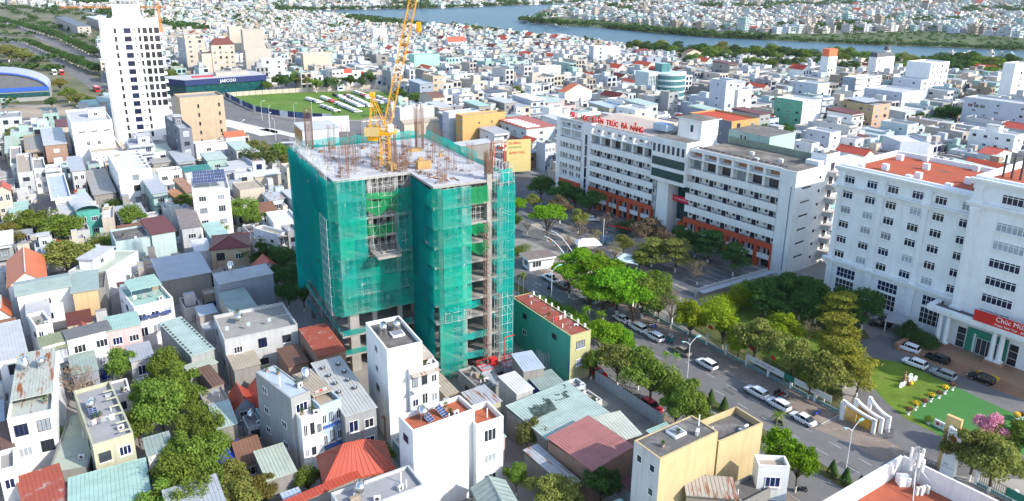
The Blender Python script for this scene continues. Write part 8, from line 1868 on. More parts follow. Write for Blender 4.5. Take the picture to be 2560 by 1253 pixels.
# ------------------------------------------------------------------ fences, flags, hoardings
flag_m = mat('red_flag', (.60,.03,.02), .7, .05)
def flag_mesh():
    b = MB(); n = 5
    for i in range(n):
        x0, x1 = i*.2, (i+1)*.2; z = lambda x: -.25*x; y = lambda x: .08*math.sin(x*6); b.quad((x0,y(x0),z(x0)),(x1,y(x1),z(x1)),(x1,y(x1),z(x1)+.65),(x0,y(x0),z(x0)+.65))
    return b.mesh('cloth', flag_m)
fm_ = flag_mesh(); pm_ = MB(); pm_.bar((0,0,0),(0,0,2.2),.025,5); pm_me = pm_.mesh('staff', galv_steel)
def flag(p, lab, grp=None, rz=0.0): e = empty('flag', p, rz, lab, 'flag', grp); link('staff', pm_me, e); link('cloth', fm_, e, loc=(.02,0,1.45))
grill = mat('fence_grill', (.035,.06,.055), .7, .1); teal_base = mat('fence_base', (.18,.30,.30), .9, .12)
def fence(d0, d1, n, step, label, ph=2.3, flags=()):
    F = empty('fence', rp(d0,n,.13), RANG, label, 'fence'); L_ = d1-d0; k = round(L_/step)
    for i in range(k+1): shared_box(F,'post',(i*step-.2,-.2,0),(.4,.4,ph),white_paint)
    for i in range(k):
        shared_box(F,'base_wall',(i*step+.2,-.12,0),(step-.4,.24,.55),teal_base)
        b = MB() if i == 0 else None
        if b: 
            for q in range(int((step-.4)/.28)): b.bar((.2+q*.28,0,.55),(.2+q*.28,0,ph-.2),.03,4)
            b.bar((.2,0,ph-.3),(step-.2,0,ph-.3),.04,4); b.bar((.2,0,.8),(step-.2,0,.8),.04,4); gm_ = b.mesh('grill', grill)
        link('grill', gm_, F, loc=(i*step,0,0))
    for i in flags: flag(rp(d0+i*step,n,.13+ph), 'red flag on a white fence post beside the %s' % ('institute garden' if d0 > -30 else 'lecture block yard'), 'red flags on the fence posts %d' % (0 if d0 > -30 else 1), RANG+.4*(i % 3))
    return F
fence(-28, 22, -5.4, 5.0, 'white posted fence with dark grill along the institute garden', flags=(1,3,4,6,7,9)); fence(-60, -30, -5.4, 5.0, 'white posted fence with dark grill along the lecture block yard', flags=(2,5)); fence(44, 70, -5.4, 5.2, 'white posted fence with dark grill beyond the gate pylon')
# printed boards on the fence
def board(d, n, L_, h, z, cols, label, txt=None, tcol=None):
    B = empty('fence_banner', rp(d,n,z), RANG, label, 'banner'); b = MB(); b.box(0,-.04,0,L_,.0,h); b.build('panel', cols, B)
    if txt: lettering('print', txt, h*.42, tcol, B, (L_/2,-.05,h*.3), ext=.005, sx=.8)
    for x in (.1,L_-.1): bb = MB(); bb.bar((x,.05,-1.2),(x,.05,h),.04); bb.build('post', galv_steel, B)
wb = mat('banner_white', (.70,.71,.70), .6, .06); gb = mat('banner_green', (.02,.19,.14), .6, .06); grey_t = mat('print_red', (.40,.05,.08), .6, 0)
board(2,-5.15,8.5,1.2,1.5,wb,'white printed banner on the fence beside the olive trees','CHÚC MỪNG NĂM MỚI',grey_t); board(10.6,-5.15,2.0,1.2,1.5,gb,'small dark green banner on the fence between two white ones'); board(12.7,-5.15,7.5,1.2,1.5,wb,'white printed banner on the fence next to the green one','VIỆN ĐÀO TẠO',grey_t)
board(48,-5.15,6.5,1.3,1.0,gb,'long green banner on the fence beyond the gate pylon'); board(56,-5.15,7,1.6,1.2,wb,'white printed board on the fence at the corner','TUYỂN SINH',grey_t)
# grey hoarding
HD = empty('hoarding', rp(-9.0,23.3,.1), RANG, 'grey sheet metal hoarding on posts between workshop yard and pavement', 'hoarding'); hd_m = mat('hoarding_grey', (.36,.41,.44), .5, .08)
for i in range(14):
    shared_box(HD,'panel',(i*1.25,0,.2),(1.2,.05,2.3),hd_m); shared_box(HD,'post',(i*1.25-.05,.06,0),(.06,.06,2.6),frame_dark)
RK = empty('bicycle_rack', rp(-4.5,21.3,.14), RANG, 'long row of black metal barrier racks behind the grey hoarding', 'rack')
for i in range(18):
    b = MB()
    for z in (.25,.55,.85,1.1): b.bar((i*.62,-.8,z),(i*.62,.8,z),.035)
    for y in (-.8,0,.8): b.bar((i*.62,y,0),(i*.62,y,1.1),.035)
    b.build('barrier', frame_dark, RK)
SB = empty('shop_board', (10.6,121.3,2.2), .52, 'bright blue shop board with white lettering under the yellow front', 'sign'); b = MB(); b.box(0,0,0,6.2,.12,2.0); b.build('panel', mat('shop_blue', (.02,.03,.33), .5, .08), SB); lettering('lettering', 'ĐÁ CON', .85, white_paint, SB, (1.8,-.03,1.0), ext=.01); lettering('lettering', 'KHÁT', .85, white_paint, SB, (2.2,-.03,.1), ext=.01); lettering('lettering', '100', 1.0, white_paint, SB, (4.7,-.03,.5), ext=.01)
for x in (.2,6.0): b = MB(); b.bar((x,.2,-2.2),(x,.2,2),.06); b.build('post', galv_steel, SB)
# white wall and hoarding around the car field
FW = empty('field_wall', (0,0,0), 0, 'long white panelled wall behind the grass car field', 'wall')
for (p, q) in zip(WHITEWALL, WHITEWALL[1:]):
    L_ = math.hypot(q[0]-p[0], q[1]-p[1]); n = max(1, round(L_/4)); a = math.atan2(q[1]-p[1], q[0]-p[0])
    for i in range(n): shared_box(FW,'wall_panel',(p[0]+(q[0]-p[0])*i/n,p[1]+(q[1]-p[1])*i/n,0),(round(L_/n,1)-.25,.25,2.6),wall('cream'),rz=a)
FH = empty('field_hoarding', (0,0,0), 0, 'curved hoarding of navy and white printed panels round the grass car field', 'hoarding'); hn = [navy, navy, mat('hoard_pale', (.50,.56,.62), .6, .25, .4), navy, mat('hoard_blue', (.06,.12,.26), .6, .3, .4)]
kk = 0
for (p, q) in zip(HOARD, HOARD[1:]):
    L_ = math.hypot(q[0]-p[0], q[1]-p[1]); n = max(1, round(L_/5)); a = math.atan2(q[1]-p[1], q[0]-p[0])
    for i in range(n): shared_box(FH,'panel',(p[0]+(q[0]-p[0])*i/n,p[1]+(q[1]-p[1])*i/n,.2),(round(L_/n,1)-.1,.12,3.0),hn[kk % 5],rz=a); kk += 1
BBd = empty('billboard', (-88,322,0), .25, 'big weathered white billboard on a steel frame by the junction', 'billboard'); b = MB(); b.box(0,0,5,16,.3,12); b.build('panel', mat('faded_poster', (.74,.70,.72), .7, .12, .2), BBd)
for x in (1,8,15): b = MB(); b.bar((x,.6,0),(x,.6,11.5),.2,6); b.build('post', galv_steel, BBd)
BB2 = house(-85.5,297.5,.5,15,14,11,'bluewhite','mono','ltgrey','plain pale shed hall with orange side behind the rebar columns', dict(lcol='orange'), cat='building', name='building')
# school banner on the narrow building right of the netted tower
YB = empty('billboard', (-2.2,270.5,0), .30, 'tall yellow school billboard with painted lettering beside an orange steel stair', 'billboard'); b = MB(); b.box(0,0,1.2,9.5,.4,13.5); b.build('panel', mat('billboard_yellow', (.56,.46,.19), .7, .05), YB)
lettering('lettering', 'TRƯỜNG', 1.2, red_m, YB, (3,-.05,11.6), ext=.01); lettering('lettering', 'NGOẠI NGỮ', .9, mat('letter_green', (.03,.25,.08), .6, 0), YB, (3.3,-.05,10.2), ext=.01); lettering('lettering', 'ÁNH MAI', 1.5, red_m, YB, (4,-.05,7.8), ext=.01)
STR = empty('steel_stair', (-7.0,268.5,0), .30, 'orange framed open stair tower beside the yellow school billboard', 'stair'); of = mat('orange_steel', (.62,.13,.05), .6, .08)
for x in (0,4.2):
    for y in (0,4): b = MB(); b.box(x,y,0,x+.35,y+.35,13); b.build('post', of, STR)
for z in (3,6,9,12.6): b = MB(); b.box(.3,.3,z,4.3,4.2,z+.3); b.build('landing', conc_m if z < 12 else roofm('tan'), STR)
# ------------------------------------------------------------------ university gate
GH = empty('gatehouse', (7.6,179.0,.0), RANG+math.pi*.5-.18, 'small white gatehouse with brown flat roof at the university entrance', 'gatehouse')
b = MB(); b.box(-4.2,-2.2,0,2.6,2.2,2.9); b.build('wall', wall('white'), GH); b = MB(); b.box(-5.0,-3.0,2.9,3.0,2.8,3.4,0,1); b.build('roof', [wall('white'), roofm('brownconc')], GH); window(GH,'f',-3.4,-2.22,.9,2.4,1.5,3,1); window(GH,'l',-4.22,1.0,.9,2.0,1.5,2,1); window(GH,'r',2.62,-.8,.6,1.4,2.0,1,1)
AG = empty('gate_arch', (8.6,184.6,0), -.62, 'slender white double arch spanning the university entrance hung with small flags', 'arch')
for y, h_ in ((0,6.2),(3.2,6.8)):
    b = MB(); n = 16; pv = None
    for i in range(n+1):
        t = i/n; q = Vector((t*8.8, y, .0+h_*math.sin(math.pi*(.5+.5*t))+ (0 if t < .98 else 0))); 
        if pv: b.bar(pv,q,.09,6)
        pv = q
    b.build('arch_rib', white_paint, AG)
for i in range(7): 
    b = MB(); x = .8+i*.9; z = 6.2*math.sin(math.pi*(.5+.5*x/8.8)); b.quad((x,.2,z-.9),(x+.5,.2,z-1.1),(x+.5,.2,z-.2),(x,.2,z-.1)); b.build('small_flag', [flag_m, yellow_m, mat('flag_cyan', (.1,.5,.6), .7, 0)][i % 3], AG)
SC = empty('statue', (17.5,183.4,0), .6, 'white abstract standing statue beside the university entrance', 'statue'); b = MB(); b.box(-1.0,-.8,0,1.0,.8,1.0); b.build('pedestal', white_paint, SC); b = MB(); b.cyl(0,0,1.0,3.6,.75,8,0,.45); b.cyl(.1,0,3.6,5.2,.45,8,0,.2); b.ball((.1,0,5.4),.28,.28,.35,8,6); b.build('figure', white_paint, SC, True)
def tent(x, y, rz, w, d, h, label, m):
    T_ = empty('canopy_tent', (x,y,0), rz, label, 'tent')
    for a in (-w/2,w/2):
        for c in (-d/2,d/2): b = MB(); b.bar((a,c,0),(a,c,h),.06); b.build('leg', galv_steel, T_)
    b = MB(); e = [(-w/2-.2,-d/2-.2,h),(w/2+.2,-d/2-.2,h),(w/2+.2,d/2+.2,h),(-w/2-.2,d/2+.2,h)]; r0, r1 = (-w/4,0,h+1.3), (w/4,0,h+1.3)
    b.quad(e[0],e[1],r1,r0); b.quad(e[2],e[3],r0,r1); b.tri(e[1],e[2],r1); b.tri(e[3],e[0],r0); b.build('canopy', m, T_)
tent(20.6,190.5,.2,6.5,5,2.4,'white canopy tent with red stall goods in the university yard', mat('tent_white', (.72,.74,.72), .7, .06)); tent(30.2,178.5,-.5,6,5,2.4,'pale translucent canopy over parked bikes by the yard fence', mat('tent_pale', (.55,.64,.64), .5, .12))
for k in range(5): motorcycle((28.2+k*.9,177.4-k*.6,.03), .9, 'motorcycle parked under the pale canopy', 'motorcycles under the pale canopy')
EB = empty('exhibition_board', (24.8,196.0,0), -.5, 'blue and white exhibition board standing in the university yard', 'board'); b = MB(); b.box(0,0,.6,6,.12,2.8); b.build('panel', mat('board_print', (.22,.33,.50), .6, .5, .4), EB)
for x in (.2,5.8): b = MB(); b.bar((x,.1,0),(x,.1,2.8),.06); b.build('post', galv_steel, EB)
for i, (x, y) in enumerate(((25.5,195.6),(33.9,193.3))): b = MB(); b.bar((0,0,0),(0,0,7.5),.07,6); o = b.build('flagpole', white_paint, loc=(x,y,0)); tag(o, 'slim white flagpole standing %s' % ('beside the exhibition board' if i == 0 else 'beside the pale canopy'), 'flagpole')
for k in range(12):
    b = MB(); b.quad((0,0,0),(1.1,0,-.15),(1.1,0,.25),(0,0,.4)); o = b.build('bunting', flag_m, loc=(28+k*.95,203-k*.55,3.2), rz=-.5); tag(o, 'strip of red bunting strung across the university yard', 'bunting', 'red bunting in the yard')
YW = empty('yard_wall', (43.1,160.2,0), math.atan2(13.2,20.8), 'pale rendered wall between the university yard and the institute garden', 'wall')
for i in range(8): shared_box(YW,'wall_panel',(i*3.1,-.15,0),(3.05,.3,2.2),wall('ltgrey')); shared_box(YW,'pier',(i*3.1-.2,-.22,0),(.4,.44,2.4),wall('ltgrey'))
sheet('shelter_roof', [(43.5,159.6),(64.3,172.8),(65.2,171.4),(44.4,158.2)], 1.9, roofm('steel'), None); tag(bpy.data.objects['shelter_roof'], 'narrow grey sheet roof of a bike shelter along the yard wall', 'roof')
# ------------------------------------------------------------------ institute gate
GT = empty('entrance_gate', (56.2,110.2,0), RANG+.12, 'white sculptural gate of three sweeping frames with golden slats', 'gate'); GT.scale = (.94,.94,.88); gold = mat('gold_slat', (.72,.42,.03), .4, .08)
def sweep(x0, x1, y, hl_, hr, m, name, th=.45):
    b = MB(); n = 10; pv = None
    for i in range(n+1):
        t = i/n; z = hr+(hl_-hr)*(1-t)**1.7; x = x0+(x1-x0)*t
        if pv: b.v += [(pv[0],y-.25,pv[1]-th),(x,y-.25,z-th),(x,y-.25,z),(pv[0],y-.25,pv[1]),(pv[0],y+.25,pv[1]-th),(x,y+.25,z-th),(x,y+.25,z),(pv[0],y+.25,pv[1])]; k = len(b.v)-8; b.f += [(k,k+1,k+2,k+3),(k+5,k+4,k+7,k+6),(k+3,k+2,k+6,k+7),(k+1,k,k+4,k+5)]; b.m += [0]*4
        pv = (x, z)
    b.box(x0-.3,y-.25,0,x0+.3,y+.25,hl_); b.box(x1-.3,y-.25,0,x1+.3,y+.25,hr); return b.build(name, m, GT)
sweep(0,5.6,0,4.2,3.0,white_paint,'frame'); sweep(1.6,6.3,1.2,4.8,3.1,white_paint,'frame'); sweep(3.4,7.0,2.4,5.6,3.3,white_paint,'frame')
for i in range(24):
    x = .45+i*.205; t = x/5.6; z = 3.0+1.2*(1-t)**1.7-.55; shared_box(GT,'slat',(x,-.05,.35),(.1,.1,round(max(1.2,z-.5),1)),gold)
b = MB(); b.quad((2.0,1.25,.3),(6.0,1.25,.3),(6.0,1.25,2.5),(2.0,1.25,3.6)); b.build('timber_panel', mat('warm_timber', (.50,.30,.12), .7, .2), GT)
IG = empty('iron_gate', (60.6,104.6,0), RANG+1.2, 'open black iron gate leaf beside the white gate frames', 'gate'); b = MB()
for i in range(8): b.bar((i*.25,0,.1),(i*.25,0,1.7),.03)
for z in (.1,.9,1.7): b.bar((0,0,z),(1.8,0,z),.04)
b.build('leaf', frame_dark, IG)
IG2 = empty('iron_gate', (62.9,97.6,0), RANG+.1, 'open black iron gate leaf beside the white pylon', 'gate'); b = MB()
for i in range(10): b.bar((i*.25,0,.1),(i*.25,0,1.8),.03)
for z in (.1,.9,1.8): b.bar((0,0,z),(2.3,0,z),.04)
b.build('leaf', frame_dark, IG2)
PY_ = empty('gate_pylon', (65.5,96.7,0), RANG+.08, 'tall white gate pylon with red flower emblem and golden back panel', 'pylon')
b = MB(); b.v += [(0,-.4,0),(2.0,-.4,0),(2.0,.4,0),(0,.4,0),(.15,-.4,8.0),(2.0,-.4,7.4),(2.0,.4,7.4),(.15,.4,8.0)]; b.f += [(0,1,5,4),(1,2,6,5),(2,3,7,6),(3,0,4,7),(4,5,6,7)]; b.m += [0]*5; b.build('slab', white_paint, PY_)
b = MB(); b.box(-.7,.3,0,1.4,.9,9.2); b.build('gold_panel', mat('pale_gold', (.66,.46,.20), .5, .08), PY_)
b = MB()
for i in range(6): a = i*math.pi/3; b.poly([(1.0+.32*math.cos(a)+.24*math.cos(q*math.pi/4),-.43,6.2+.32*math.sin(a)+.24*math.sin(q*math.pi/4)) for q in range(8)])
b.build('emblem', red_m, PY_)
lettering('lettering', 'VIỆN', .32, gb, PY_, (.7,-.42,1.6), ext=.005); lettering('lettering', 'ĐÀO TẠO ĐÀ NẴNG', .18, gb, PY_, (1.0,-.42,1.2), ext=.005)
SW = empty('sign_wall', (70.9,108.6,0), RANG-.05, 'low white sign wall on the lawn beside a clipped ball shrub', 'sign'); b = MB(); b.box(0,0,0,2.8,.3,1.3); b.build('panel', white_paint, SW); b = MB(); b.poly([(.6+.3*math.cos(q*math.pi/5),-.02,.75+.3*math.sin(q*math.pi/5)) for q in range(10)]); b.build('emblem', red_m, SW); lettering('lettering', 'ĐÀ NẴNG', .3, frame_dark, SW, (1.8,-.02,.6), ext=.005)
def planter(x, y, fl, label, group, tall=False):
    e = empty('planter', (x,y,.04), x, label, 'planter', group); b = MB(); b.cyl(0,0,0,.15,.3,10,0,.2); b.cyl(0,0,.15,.35,.12,10,0,.14); b.cyl(0,0,.35,.75,.25,12,0,.42); b.build('urn', white_paint, e)
    b = MB(); r = random.Random(int(x*10))
    for i in range(160):
        th = r.uniform(0,6.28); u = r.uniform(-.3,1); s = math.sqrt(1-u*u); p = Vector((.52*s*math.cos(th),.52*s*math.sin(th),1.0+.42*u+(.25 if tall else 0))); a = Vector((r.uniform(-1,1),r.uniform(-1,1),r.uniform(-1,1))).normalized()*.1; c = a.cross(Vector((0,.3,1))).normalized()*.09; b.quad(tuple(p-a),tuple(p-c),tuple(p+a),tuple(p+c))
    b.build('flowers', fl, e); b = MB(); b.cyl(0,0,.7,1.0,.3,8,0,.42); b.build('leaves', LEAF['dark'], e)
yel = mat('yellow_flower', (.80,.52,.02), .8, .1); brn = mat('bronze_flower', (.22,.08,.05), .8, .2)
for i, (x, y) in enumerate(((68.3,111.9),(70.3,113.4),(72.4,114.6),(74.4,116.1),(76.5,117.3),(78.4,118.8),(80.5,120.1),(85.7,110.2),(86.9,110.7))):
    yl = i in (1,3,5,7); planter(x, y, yel if yl else brn, ('yellow' if yl else 'bronze')+' flowering white urn in the row across the lawn', ('yellow' if yl else 'bronze')+' urns across the lawn', yl)
for i in range(6): p = hp(38.8+i*.55, -10.2-.25*math.sin(i)); planter(p.x, p.y, yel, 'yellow flowering urn at the foot of the portico column', 'yellow urns at the portico column')
BL = empty('clipped_ball_shrub', (70.3,109.2,0), 0, 'clipped round green ball shrub in a white pot on the lawn', 'shrub'); b = MB(); b.cyl(0,0,0,.5,.3,10,0,.4); b.build('pot', white_paint, BL); c = link('foliage', TM['bush'][0][0], BL, loc=(0,0,-.1), scale=(.2,.2,.22)); c.material_slots[0].link = 'OBJECT'; c.material_slots[0].material = LEAF['mid']
SCP = empty('cart_sculpture', (73.4,122.4,.03), .5, 'garden sculpture of white spoked wheels and a seated figure on the lawn', 'sculpture')
for (x, y, r_) in ((-2.6,-.6,.55),(-1.6,-.5,.5),(.8,-.2,.6),(1.4,.4,.68),(1.9,-.3,.55)):
    b = MB(); n = 14
    for i in range(n): a0, a1 = 2*math.pi*i/n, 2*math.pi*(i+1)/n; b.bar((x+r_*math.cos(a0),y,r_+r_*math.sin(a0)),(x+r_*math.cos(a1),y,r_+r_*math.sin(a1)),.07); b.bar((x,y,r_),(x+r_*math.cos(a0),y,r_+r_*math.sin(a0)),.035)
    b.build('wheel', white_paint, SCP)
b = MB(); b.cyl(-.4,.3,0,.8,.55,8,0,.4); b.ball((-.4,.3,1.3),.35,.3,.55,8,6); b.ball((-.35,.3,2.05),.2,.2,.25,8,6); b.bar((-.4,.3,1.5),(.3,.0,1.0),.1,6); b.build('figure', mat('straw_brown', (.32,.20,.11), .9, .2), SCP)
for x, m in ((-.5,brn),(.1,yel)): b = MB(); b.ball((x,-.8,.35),.4,.35,.35,8,5); b.build('flowers', m, SCP)
CP = empty('carport', (79.0,143.2,0), HANG+.3, 'small white carport frame beside the institute wall', 'carport')
for x in (0,3.0): 
    for y in (0,4.5): b = MB(); b.box(x,y,0,x+.18,y+.18,2.6); b.build('post', white_paint, CP)
b = MB(); b.box(-.2,-.2,2.6,3.4,4.9,2.75); b.build('roof', roofm('ltgrey'), CP)
# rubbish barrow
BR_ = empty('rubbish_barrow', (32.6,137.4,.14), RANG, 'teal rubbish barrow heaped with sacks at the kerb', 'barrow'); b = MB(); b.v += [(-.5,-.4,.3),(.5,-.4,.3),(.5,.4,.3),(-.5,.4,.3),(-.75,-.6,1.1),(.75,-.6,1.1),(.75,.6,1.1),(-.75,.6,1.1)]; b.f += [(0,1,5,4),(1,2,6,5),(2,3,7,6),(3,0,4,7),(3,2,1,0)]; b.m += [0]*5; b.build('tub', mat('barrow_teal', (.03,.25,.24), .6, .1), BR_); b = MB(); [b.ball((random.Random(i).uniform(-.4,.4),random.Random(i+9).uniform(-.3,.3),1.2+.2*(i % 3)),.35,.3,.3,7,5) for i in range(5)]; b.build('sacks', mat('sack_grey', (.4,.38,.36), .8, .3, 2), BR_)
for x in (-.45,.45): b = MB(); b.bar((x,-.1,.2),(x,.1,.2),.2,10,cap=True); b.build('wheel', tyre_m, BR_)
# corner building with mobile mast, lower right
CBL = empty('corner_building', (50.4,82.2,0), 0, 'white flat roofed building with high parapets and red roof carrying a phone mast', 'building')
F0 = Vector((0,0)); A0 = Vector((36.6-50.4,73.1-82.2))*1.5; B0 = Vector((57.4-50.4,73.4-82.2))*1.9; ua = A0.normalized(); ub = B0.normalized()
def pw(p, q, th, z0, z1, m, name, inner):
    d = (q-p).normalized(); nrm = Vector((-d.y, d.x))*th*inner; b = MB(); b.prism([(p.x,p.y),(q.x,q.y),(q.x+nrm.x,q.y+nrm.y),(p.x+nrm.x,p.y+nrm.y)] if inner > 0 else [(p.x,p.y),(p.x+nrm.x,p.y+nrm.y),(q.x+nrm.x,q.y+nrm.y),(q.x,q.y)], z0, z1); b.build(name, m, CBL)
pw(F0, A0, .3, 0, 13, wall('white'), 'wall', 1); pw(F0, B0, .3, 0, 13, wall('white'), 'wall', -1)
b = MB(); b.prism([(0,-.4),(A0.x,A0.y-.4),(A0.x+B0.x,A0.y+B0.y),(B0.x,B0.y-.4)], 0, 10.3, 0, 1); b.build('body', [wall('white'), mat('red_roof_screed', (.34,.09,.05), .9, .12, .5)], CBL)
b = MB(); p = ua*2.0+ub*1.6; b.box(p.x-.7,p.y-.6,10.3,p.x+.7,p.y+.6,11.5); b.build('equipment_box', white_paint, CBL)
MS = empty('phone_mast', (50.7,79.4,10.3), .3, 'phone mast with white panel antennas on the corner building roof', 'antenna')
b = MB(); lattice(b,(0,0,0),(0,0,5.5),.7,.7,.05,.03); b.build('mast', galv_steel, MS)
for i in range(6): a = i*math.pi/3; b = MB(); b.box(.75*math.cos(a)-.14,.75*math.sin(a)-.1,2.6 if i % 2 else 3.4,.75*math.cos(a)+.14,.75*math.sin(a)+.1,4.3 if i % 2 else 5.3); b.build('panel_antenna', white_paint, MS)
for q in ((2.2,-2.0),(-2.0,-2.2)): b = MB(); b.bar((q[0],q[1],0),(0,0,3.2),.06); b.build('stay', white_paint, MS)
for i in range(4): b = MB(); b.box(-.9+i*.5,-1.6-.2*(i % 2),.0,-.6+i*.5,-1.3,1.1); b.build('radio_unit', ac_m, MS)
# tarpaulins
for (pts, lab, m) in (([(-44.5,93.6,4.4),(-40.6,96.2,4.6),(-39.6,93.2,3.6),(-42.8,90.6,3.4)],'crumpled bright blue tarpaulin slung over a yard beside the mint shed', blue_plastic),([(-53.6,85.6,5.0),(-49.6,87.6,5.0),(-48.8,85.0,4.3),(-52.2,83.6,4.3)],'blue tarpaulin awning below the pale yellow house', blue_plastic),([(-136.5,201.5,8.6),(-131.2,204.4,8.6),(-125.8,196.4,6.2),(-129.6,193.6,6.2)],'black ribbed tarpaulin canopy hanging over the alley', mat('black_tarp', (.045,.045,.05), .6, .3, 1.0, bump=.5)),
 ([(4.8,108.5,5.5),(9.2,111.2,5.6),(9.8,107.4,5.5),(5.6,104.6,5.5)],'torn dark shade net stretched over the mint workshop roof', None),([(2.8,104.2,5.6),(6.4,106.6,5.6),(7.6,103.6,5.6),(4.0,101.0,5.5)],'second dark shade net on the mint workshop roof near the pink roof', None)):
    b = MB(); n = 7; A, B, C_, D = [Vector(p) for p in pts]; r = random.Random(4)
    for j in range(n+1):
        for i in range(n+1):
            p = A.lerp(B,i/n).lerp(D.lerp(C_,i/n),j/n); p.z += r.uniform(-.12,.12)-.25*math.sin(math.pi*i/n)*(m is not None); b.v.append(tuple(p))
    for j in range(n):
        for i in range(n): k = j*(n+1)+i; b.f.append((k,k+1,k+n+2,k+n+1)); b.m.append(0)
    o = b.build('tarpaulin' if m else 'shade_net', m or net_mat('shade_net_dark', (.06,.09,.085), .3, 1.2), smooth=True); tag(o, lab, 'tarpaulin' if m else 'net')
    for q in (A, B, C_, D):
        if m: pass
# glass fronted round building in the old quarter
GR = empty('glass_building', (88.5,449,0), .58, 'round fronted teal glass office with curved balcony bands in the old quarter', 'building')
for k in range(5):
    b = MB(); n = 14; z = k*3.4
    pts = [(9*math.cos(math.pi+math.pi*i/n)+9, 7*math.sin(math.pi+math.pi*i/n)) for i in range(n+1)]+[(18,10),(0,10)]
    b.prism(pts, z, z+2.4); b.build('glazing', mat('pale_teal_glass', (.07,.20,.21), .2, .25, .5, spec=.5), GR); b = MB(); b.prism([(9+(x-9)*1.05, y*1.05) for x, y in pts], z+2.4, z+3.4); b.build('balcony_band', wall('cyanwhite'), GR)
b = MB(); b.box(6,6,17,13,12,22); b.build('stair_tower', mat('pale_teal_glass', (.07,.20,.21), .2, .25, .5), GR); b = MB(); b.box(-8,2,0,0,14,18); b.build('side_wing', wall('cyanwhite'), GR)
for k in range(6): window(GR,'f',-7.5+k*1.3,1.98,2,.9,14,1,6,gm=glass_teal)
# second distant crane
C2 = empty('tower_crane', (-370,799,0), 0, 'distant orange hammerhead crane behind the white apartment tower', 'crane'); om = mat('crane_orange', (.70,.25,.04), .6, .1)
b = MB(); lattice(b,(0,0,0),(0,0,38),2.0,2.5,.22,.13); b.build('mast', om, C2); b = MB(); lattice(b,(-102,0,37.4),(14,0,38.5),1.8,2.5,.2,.12,Vector((0,1,0))); b.build('jib', om, C2); b = MB(); lattice(b,(0,0,38),(0,0,43),1.4,1.6,.16,.1); b.build('apex', om, C2); b = MB(); b.box(9,-1,36.4,14,1,39.5); b.build('counterweight', PAINT['white'], C2)
def bus(x, y, a, m, label):
    e = empty('bus', (x,y,.02), a, label, 'bus'); b = MB(); b.box(-5.2,-1.25,.35,5.2,1.25,3.2); b.build('body', m, e)
    for s in (-1.26,1.26): b = MB(); b.box(-4.9,s-.02,1.6,4.6,s+.02,2.6); b.build('window', car_glass, e)
    b = MB(); b.box(5.19,-1.1,1.3,5.24,1.1,2.8); b.build('windscreen', car_glass, e)
    for q in (-3.2,3.2):
        for s in (-1.15,1.15): link('wheel', car_parts('suv')[2], e, loc=(q,s,.45), scale=(1.4,1.2,1.4))
bus(-337,550,-.95,PAINT['white'],'white bus with red neighbour on the tree lined boulevard'); bus(-331,549,-.95,PAINT['red'],'red bus beside the white one on the boulevard'); bus(-263,470,-.9,PAINT['red'],'red lorry bodied bus parked below the white apartment tower')

# parked motorcycles under the avenue trees
for k, d in enumerate((-66,-65.2,-64.4,-34,-33.2,-32.3,-20,-19.2,12,12.8,13.6,20)):
    p = rp(d, -1.6, .14); motorcycle((p.x, p.y, .14), RANG+1.3+.1*(k % 3), 'motorcycle parked on the avenue pavement under the street trees', 'motorcycles on the avenue pavement', [PAINT['black'], PAINT['red'], PAINT['silver'], blue_cloth][k % 4])
for d, n, top in ((-24,2.2,white_cloth),(18,6.0,pink_cloth),(-70,16,dark_cloth),(40,4,blue_cloth)):
    p = rp(d, n, .03); w_ = {-24:'beside the kerbside cars',18:'passing the gate end of the fence',-70:'on the near carriageway beyond the palms',40:'opposite the gate pylon'}[d]
    motorcycle(tuple(p), RB if n < 10 else RANG, 'moving motorcycle '+w_); person('person', tuple(p), RB if n < 10 else RANG, 'ride', top, dark_cloth, 'motorcycle rider '+w_)
# ------------------------------------------------------------------ the rest of the city
def pip(x, y, poly):
    c = False; n = len(poly); j = n-1
    for i in range(n):
        xi, yi = poly[i]; xj, yj = poly[j]
        if (yi > y) != (yj > y) and x < (xj-xi)*(y-yi)/(yj-yi)+xi: c = not c
        j = i
    return c
def rect(x, y, a, w, d, m=0.0):
    c, s = math.cos(a), math.sin(a); f_ = lambda u, v: (x+c*u-s*v, y+s*u+c*v); return [f_(-m,-m), f_(w+m,-m), f_(w+m,d+m), f_(-m,d+m)]
POLY = [RIVER, FAR_GRASS, JUNCTION, FIELD, DUSTLOT, LOT, GARDEN, DRIVE, APRON, CROSS, LAWN1, LAWN2, BLVD1, BLVD2]
POLY += [[tuple(rp(d, n))[:2] for d, n in ((-330,-7),(95,-7),(95,25),(-330,25))], rect(.3,127.17,.501,0,0), rect(-29.5,112.8,.501,34,46,3), rect(-171.5,316.5,.45,22,24,3)]
POLY += [[tuple(up(s, d))[:2] for s, d in ((-4,-45),(93,-45),(93,33),(-4,33))], [tuple(hp(x, y))[:2] for x, y in ((-4,-45),(80,-45),(80,28),(-4,28))], [(-345,412),(-262,418),(-258,475),(-345,475)], BELT, NOBUILD, [(12,120.5),(15.8,122.5),(24.4,107),(19,104)], [(-235,440),(-145,440),(-145,490),(-235,500)], [(36,66),(70,66),(62,86),(50,88)], [(75,440),(115,440),(115,475),(75,475)],[(-100,285),(-66,285),(-66,335),(-100,335)],[(-10,262),(12,262),(12,282),(-10,282)]]
HR = [rect(q[0],q[1],q[2],q[3],q[4],.6) for q in HOUSES]
def bb(p): xs = [a for a, _ in p]; ys = [b_ for _, b_ in p]; return min(xs), min(ys), max(xs), max(ys)
PB = [(p, bb(p)) for p in POLY+HR]
GRID = {}
for p, q in PB:
    for gx in range(int(q[0]//40), int(q[2]//40)+1):
        for gy in range(int(q[1]//40), int(q[3]//40)+1): GRID.setdefault((gx, gy), []).append((p, q))
